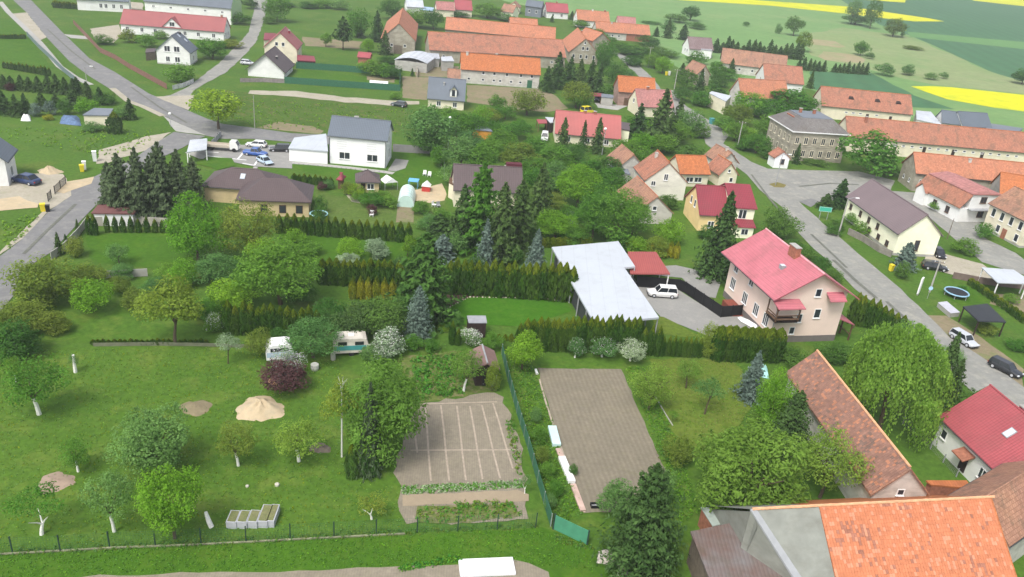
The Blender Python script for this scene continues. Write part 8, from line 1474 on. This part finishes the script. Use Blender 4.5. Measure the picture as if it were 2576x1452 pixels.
def tramp(label, x, y, R_, m):
    r = thing('trampoline', label, 'trampoline', P(x, y)); n = 20; bb = MB().add([(R_*math.cos(2*math.pi*i/n), R_*math.sin(2*math.pi*i/n), .8) for i in range(n)], [tuple(range(n))]).build('mat', BLACK, r)
    MB().tube([(R_*math.cos(2*math.pi*i/n), R_*math.sin(2*math.pi*i/n), .8) for i in range(n+1)], [.13]*(n+1), 6).build('rim', m, r)
    for i in range(6): t = math.pi*i/3; MB().box(R_*math.cos(t)-.04, R_*math.cos(t)+.04, R_*math.sin(t)-.04, R_*math.sin(t)+.04, 0, .8).build('leg', GREYM, r)
tramp('round black trampoline with blue rim beside the dark pavilion', 2403, 745, 1.9, pl('pale_blue_rim', .25, .42, .55)); tramp('small trampoline with pale blue rim beside the bungalow', 802, 548, 1.5, pl('pale_cyan_rim', .35, .6, .62))
def tarp(name, label, pts, h, m, seed):
    rnd = random.Random(seed); g = [P(*q) for q in pts]; c = sum(g, Vector())/4; n = 6; vs = []
    for i in range(n+1):
        for j in range(n+1):
            u, v = i/n, j/n; q = g[0]*(1-u)*(1-v)+g[1]*u*(1-v)+g[2]*u*v+g[3]*(1-u)*v; e = min(u, v, 1-u, 1-v)*2
            vs.append((q.x-c.x, q.y-c.y, .06+h*e**.6*rnd.uniform(.6, 1.2)))
    o = MB().add(vs, [(i*(n+1)+j, (i+1)*(n+1)+j, (i+1)*(n+1)+j+1, i*(n+1)+j+1) for i in range(n) for j in range(n)]).build(name, m, smooth=True); o.location = c; return tag(o, label, 'tarpaulin' if 'tarp' in name else name.replace('_', ' '))
tarp('tarpaulin', 'grey blue tarpaulin over a stack beside the low cream shed', [(150, 312), (205, 318), (200, 298), (155, 295)], 1.4, pl('blue_tarp', .10, .16, .27, var=.4, sc=2), 3)
tarp('tarpaulin', 'turquoise tarpaulin beside the small blue spruce', [(1895, 945), (1935, 955), (1930, 928), (1902, 928)], 1.2, pl('turquoise_tarp', .35, .62, .58, var=.15), 4)
tarp('tarpaulin', 'grey tarpaulin among the trees left of the large spreading tree', [(1425, 565), (1455, 566), (1442, 538), (1425, 535)], 1.6, pl('grey_tarp', .2, .24, .26, var=.2), 5)
tarp('tarpaulin', 'blue and white sheets hung against the manor wall', [(2030, 404), (2078, 406), (2076, 388), (2035, 380)], 2.6, pl('blue_white_tarp', .22, .34, .55, var=.5, sc=3), 8)
tarp('stone_pile', 'pile of pale boulders beside the large dark conifer', [(1500, 1418), (1560, 1425), (1556, 1385), (1505, 1388)], .7, pl('pale_boulder', .48, .44, .38, var=.35, sc=3, bump=.6), 9)
tarp('white_boulder', 'single big white boulder at the bottom edge', [(1552, 1450), (1582, 1448), (1580, 1420), (1556, 1418)], 1.0, pl('white_stone', .6, .57, .5, var=.2, sc=2, bump=.5), 10)
tarp('white_cover', 'white covered object on the grass at the upper left', [(52, 305), (78, 306), (76, 292), (56, 292)], 1.1, WP, 11)
tarp('log_pile', 'pile of pale cut wood beside the yellow tipped hedge', [(672, 968), (700, 970), (698, 955), (674, 955)], .5, pl('cut_wood', .55, .32, .16, var=.3, sc=4), 12)
r = thing('surfboard', 'long white boat like hull leaning against the pink house', 'canoe', P(1880, 818), -.9); 
MB().add([(-2.0, 0, .3), (-1, -.4, .25), (1, -.4, .25), (2.0, 0, .35), (1, .4, .25), (-1, .4, .25), (-1.5, 0, .75), (0, 0, .9), (1.5, 0, .8)], [(0, 1, 7, 6), (1, 2, 7), (2, 3, 8, 7), (3, 4, 8), (4, 5, 7, 8) if 0 else (4, 7, 8), (4, 5, 7), (5, 0, 6, 7), (0, 5, 4, 3, 2, 1)]).build('hull', WP, r)
r.name = 'canoe'
r = thing('hay_bale', 'white ball shaped barrel below the grey green willow', 'barrel', P(792, 930)); MB().tube([(0, 0, 0), (0, 0, .3), (0, 0, .75), (0, 0, .9)], [.42, .52, .5, .3], 12).build('body', pl('pale_plastic', .5, .5, .46), r); r.name = 'barrel'
r = thing('rain_barrel', 'small grey barrel left of the teal striped caravan', 'barrel', P(838, 905)); MB().tube([(0, 0, 0), (0, 0, .3), (0, 0, 1.0)], [.3, .33, .3], 12).build('body', CONC, r)
for i, (x, y) in enumerate([(1215, 968), (1237, 970), (1243, 958)]):
    r = thing('rain_barrel', ['left', 'middle', 'right'][i]+' one of three pale barrels before the allotment shed door', 'barrel', P(x, y), 0, 'pale barrels before the allotment shed'); MB().tube([(0, 0, 0), (0, 0, .3), (0, 0, .8)], [.28, .33, .3], 12).build('body', GREYM, r); MB().tube([(0, 0, .8), (0, 0, .84)], [.32, .32], 12).build('lid', WP, r)
r = thing('garden_glasshouse', 'long low white cold frame on the fenced lawn', 'cold frame', P(*T(1, 0, 1235, 870)), .12); MB().box(-2.6, 2.6, -.6, .6, 0, .8).build('box', GREYP, r); MB().add([(-2.7, -.7, .8), (2.7, -.7, .8), (2.7, .7, 1.5), (-2.7, .7, 1.5), (2.7, .7, .8), (-2.7, .7, .8)], [(0, 1, 2, 3), (1, 4, 2), (0, 3, 5), (3, 2, 4, 5)]).build('cover', WP, r)
r = thing('leaning_slab', 'whitewashed slab like leaning trunk beside the bright green bushy tree', 'post', P(532, 1326)); MB().tube([(0, 0, 0), (-.25, .1, .6), (-.5, .2, 1.5)], [.24, .22, .15], 8).build('shaft', WBARK, r); r.name = 'whitewashed_stump'
for i, (x, y, s_) in enumerate([(622, 1225, .16), (697, 1222, .22), (722, 1255, .0)][:2]):
    o = MB().tube([(0, 0, -.02), (0, 0, s_), (0, 0, s_*1.5)], [s_, s_*1.1, s_*.5], 8).build('pale_stone', pl('pale_boulder2', .5, .48, .4, var=.2)); o.location = P(x, y); tag(o, ['left', 'right'][i]+' small pale stone on the lawn above the concrete planters', 'stone')
# two walkers on the road
def person(label, x, y, h, top, legs, an, seed):
    r = thing('person', label, 'person', P(x, y), an); s = h/1.75
    J = [(0, 0, .95), (0, 0, 1.2), (0, 0, 1.42), (0, .01, 1.52), (0, .02, 1.66), (-.1, 0, .9), (-.12, -.12, .5), (-.12, -.05, .06), (-.12, -.22, .04), (.1, 0, .9), (.12, .14, .5), (.12, .26, .1), (.12, .12, .05), (-.19, 0, 1.38), (-.25, .06, 1.1), (-.24, -.1, .88), (.19, 0, 1.38), (.25, -.06, 1.1), (.24, -.2, .9)]
    E_ = [(0, 1), (1, 2), (2, 3), (3, 4), (0, 5), (5, 6), (6, 7), (7, 8), (0, 9), (9, 10), (10, 11), (11, 12), (2, 13), (13, 14), (14, 15), (2, 16), (16, 17), (17, 18)]
    R_ = [.15, .13, .14, .06, .105, .09, .06, .045, .035, .09, .06, .045, .035, .06, .045, .035, .06, .045, .035]
    me = bpy.data.meshes.new('body'); me.from_pydata([(a*s, b*s, c*s) for a, b, c in J], E_, []); o = link(bpy.data.objects.new('body', me), r); sk = o.modifiers.new('skin', 'SKIN')
    for i, v in enumerate(me.skin_vertices[0].data if me.skin_vertices else []): v.radius = (R_[i]*s, R_[i]*s)
    sb = o.modifiers.new('sub', 'SUBSURF'); sb.levels = 1; sb.render_levels = 1
    m, t, b = newmat('clothes_%s' % seed); ge = N(t, 'ShaderNodeTexCoord'); sp = N(t, 'ShaderNodeSeparateXYZ'); t.links.new(ge.outputs['Object'], sp.inputs[0])
    f1 = N(t, 'ShaderNodeMath', operation='GREATER_THAN'); f1.inputs[1].default_value = .95*s; t.links.new(sp.outputs[2], f1.inputs[0]); f2 = N(t, 'ShaderNodeMath', operation='GREATER_THAN'); f2.inputs[1].default_value = 1.5*s; t.links.new(sp.outputs[2], f2.inputs[0])
    t.links.new(mixc(t, f2.outputs[0], mixc(t, f1.outputs[0], legs, top), (.35, .2, .14)), b.inputs['Base Color']); me.materials.append(m)
    MB().tube([(0, .04*s, 1.62*s), (0, .05*s, 1.72*s), (0, .03*s, 1.79*s)], [.11*s, .115*s, .05*s], 10).build('hair', pl('dark_hair', .03, .02, .015), r, smooth=True)
def fixskin():
    pass
person('person in dark clothes walking on the road, left of the pair', 1836, 404, 1.75, (.05, .05, .07), (.03, .03, .05), .4, 1)
person('person in dark clothes walking on the road, right of the pair', 1845, 408, 1.7, (.10, .06, .06), (.04, .04, .06), .6, 2)
# ---------------------------------------------------------------- air
b = MB().box(-1500, 2400, -300, 3300, -1.5, 60); hz = b.build('haze', [], None); tag(hz, 'thin pale haze over the whole village', 'haze', kind='stuff')
m = bpy.data.materials.new('haze'); m.use_nodes = True; t = m.node_tree; t.nodes.clear(); v = t.nodes.new('ShaderNodeVolumePrincipled'); v.inputs['Color'].default_value = (.92, .96, 1, 1); v.inputs['Density'].default_value = .00030; v.inputs['Anisotropy'].default_value = .2
oo = t.nodes.new('ShaderNodeOutputMaterial'); t.links.new(v.outputs[0], oo.inputs['Volume']); hz.data.materials.append(m)
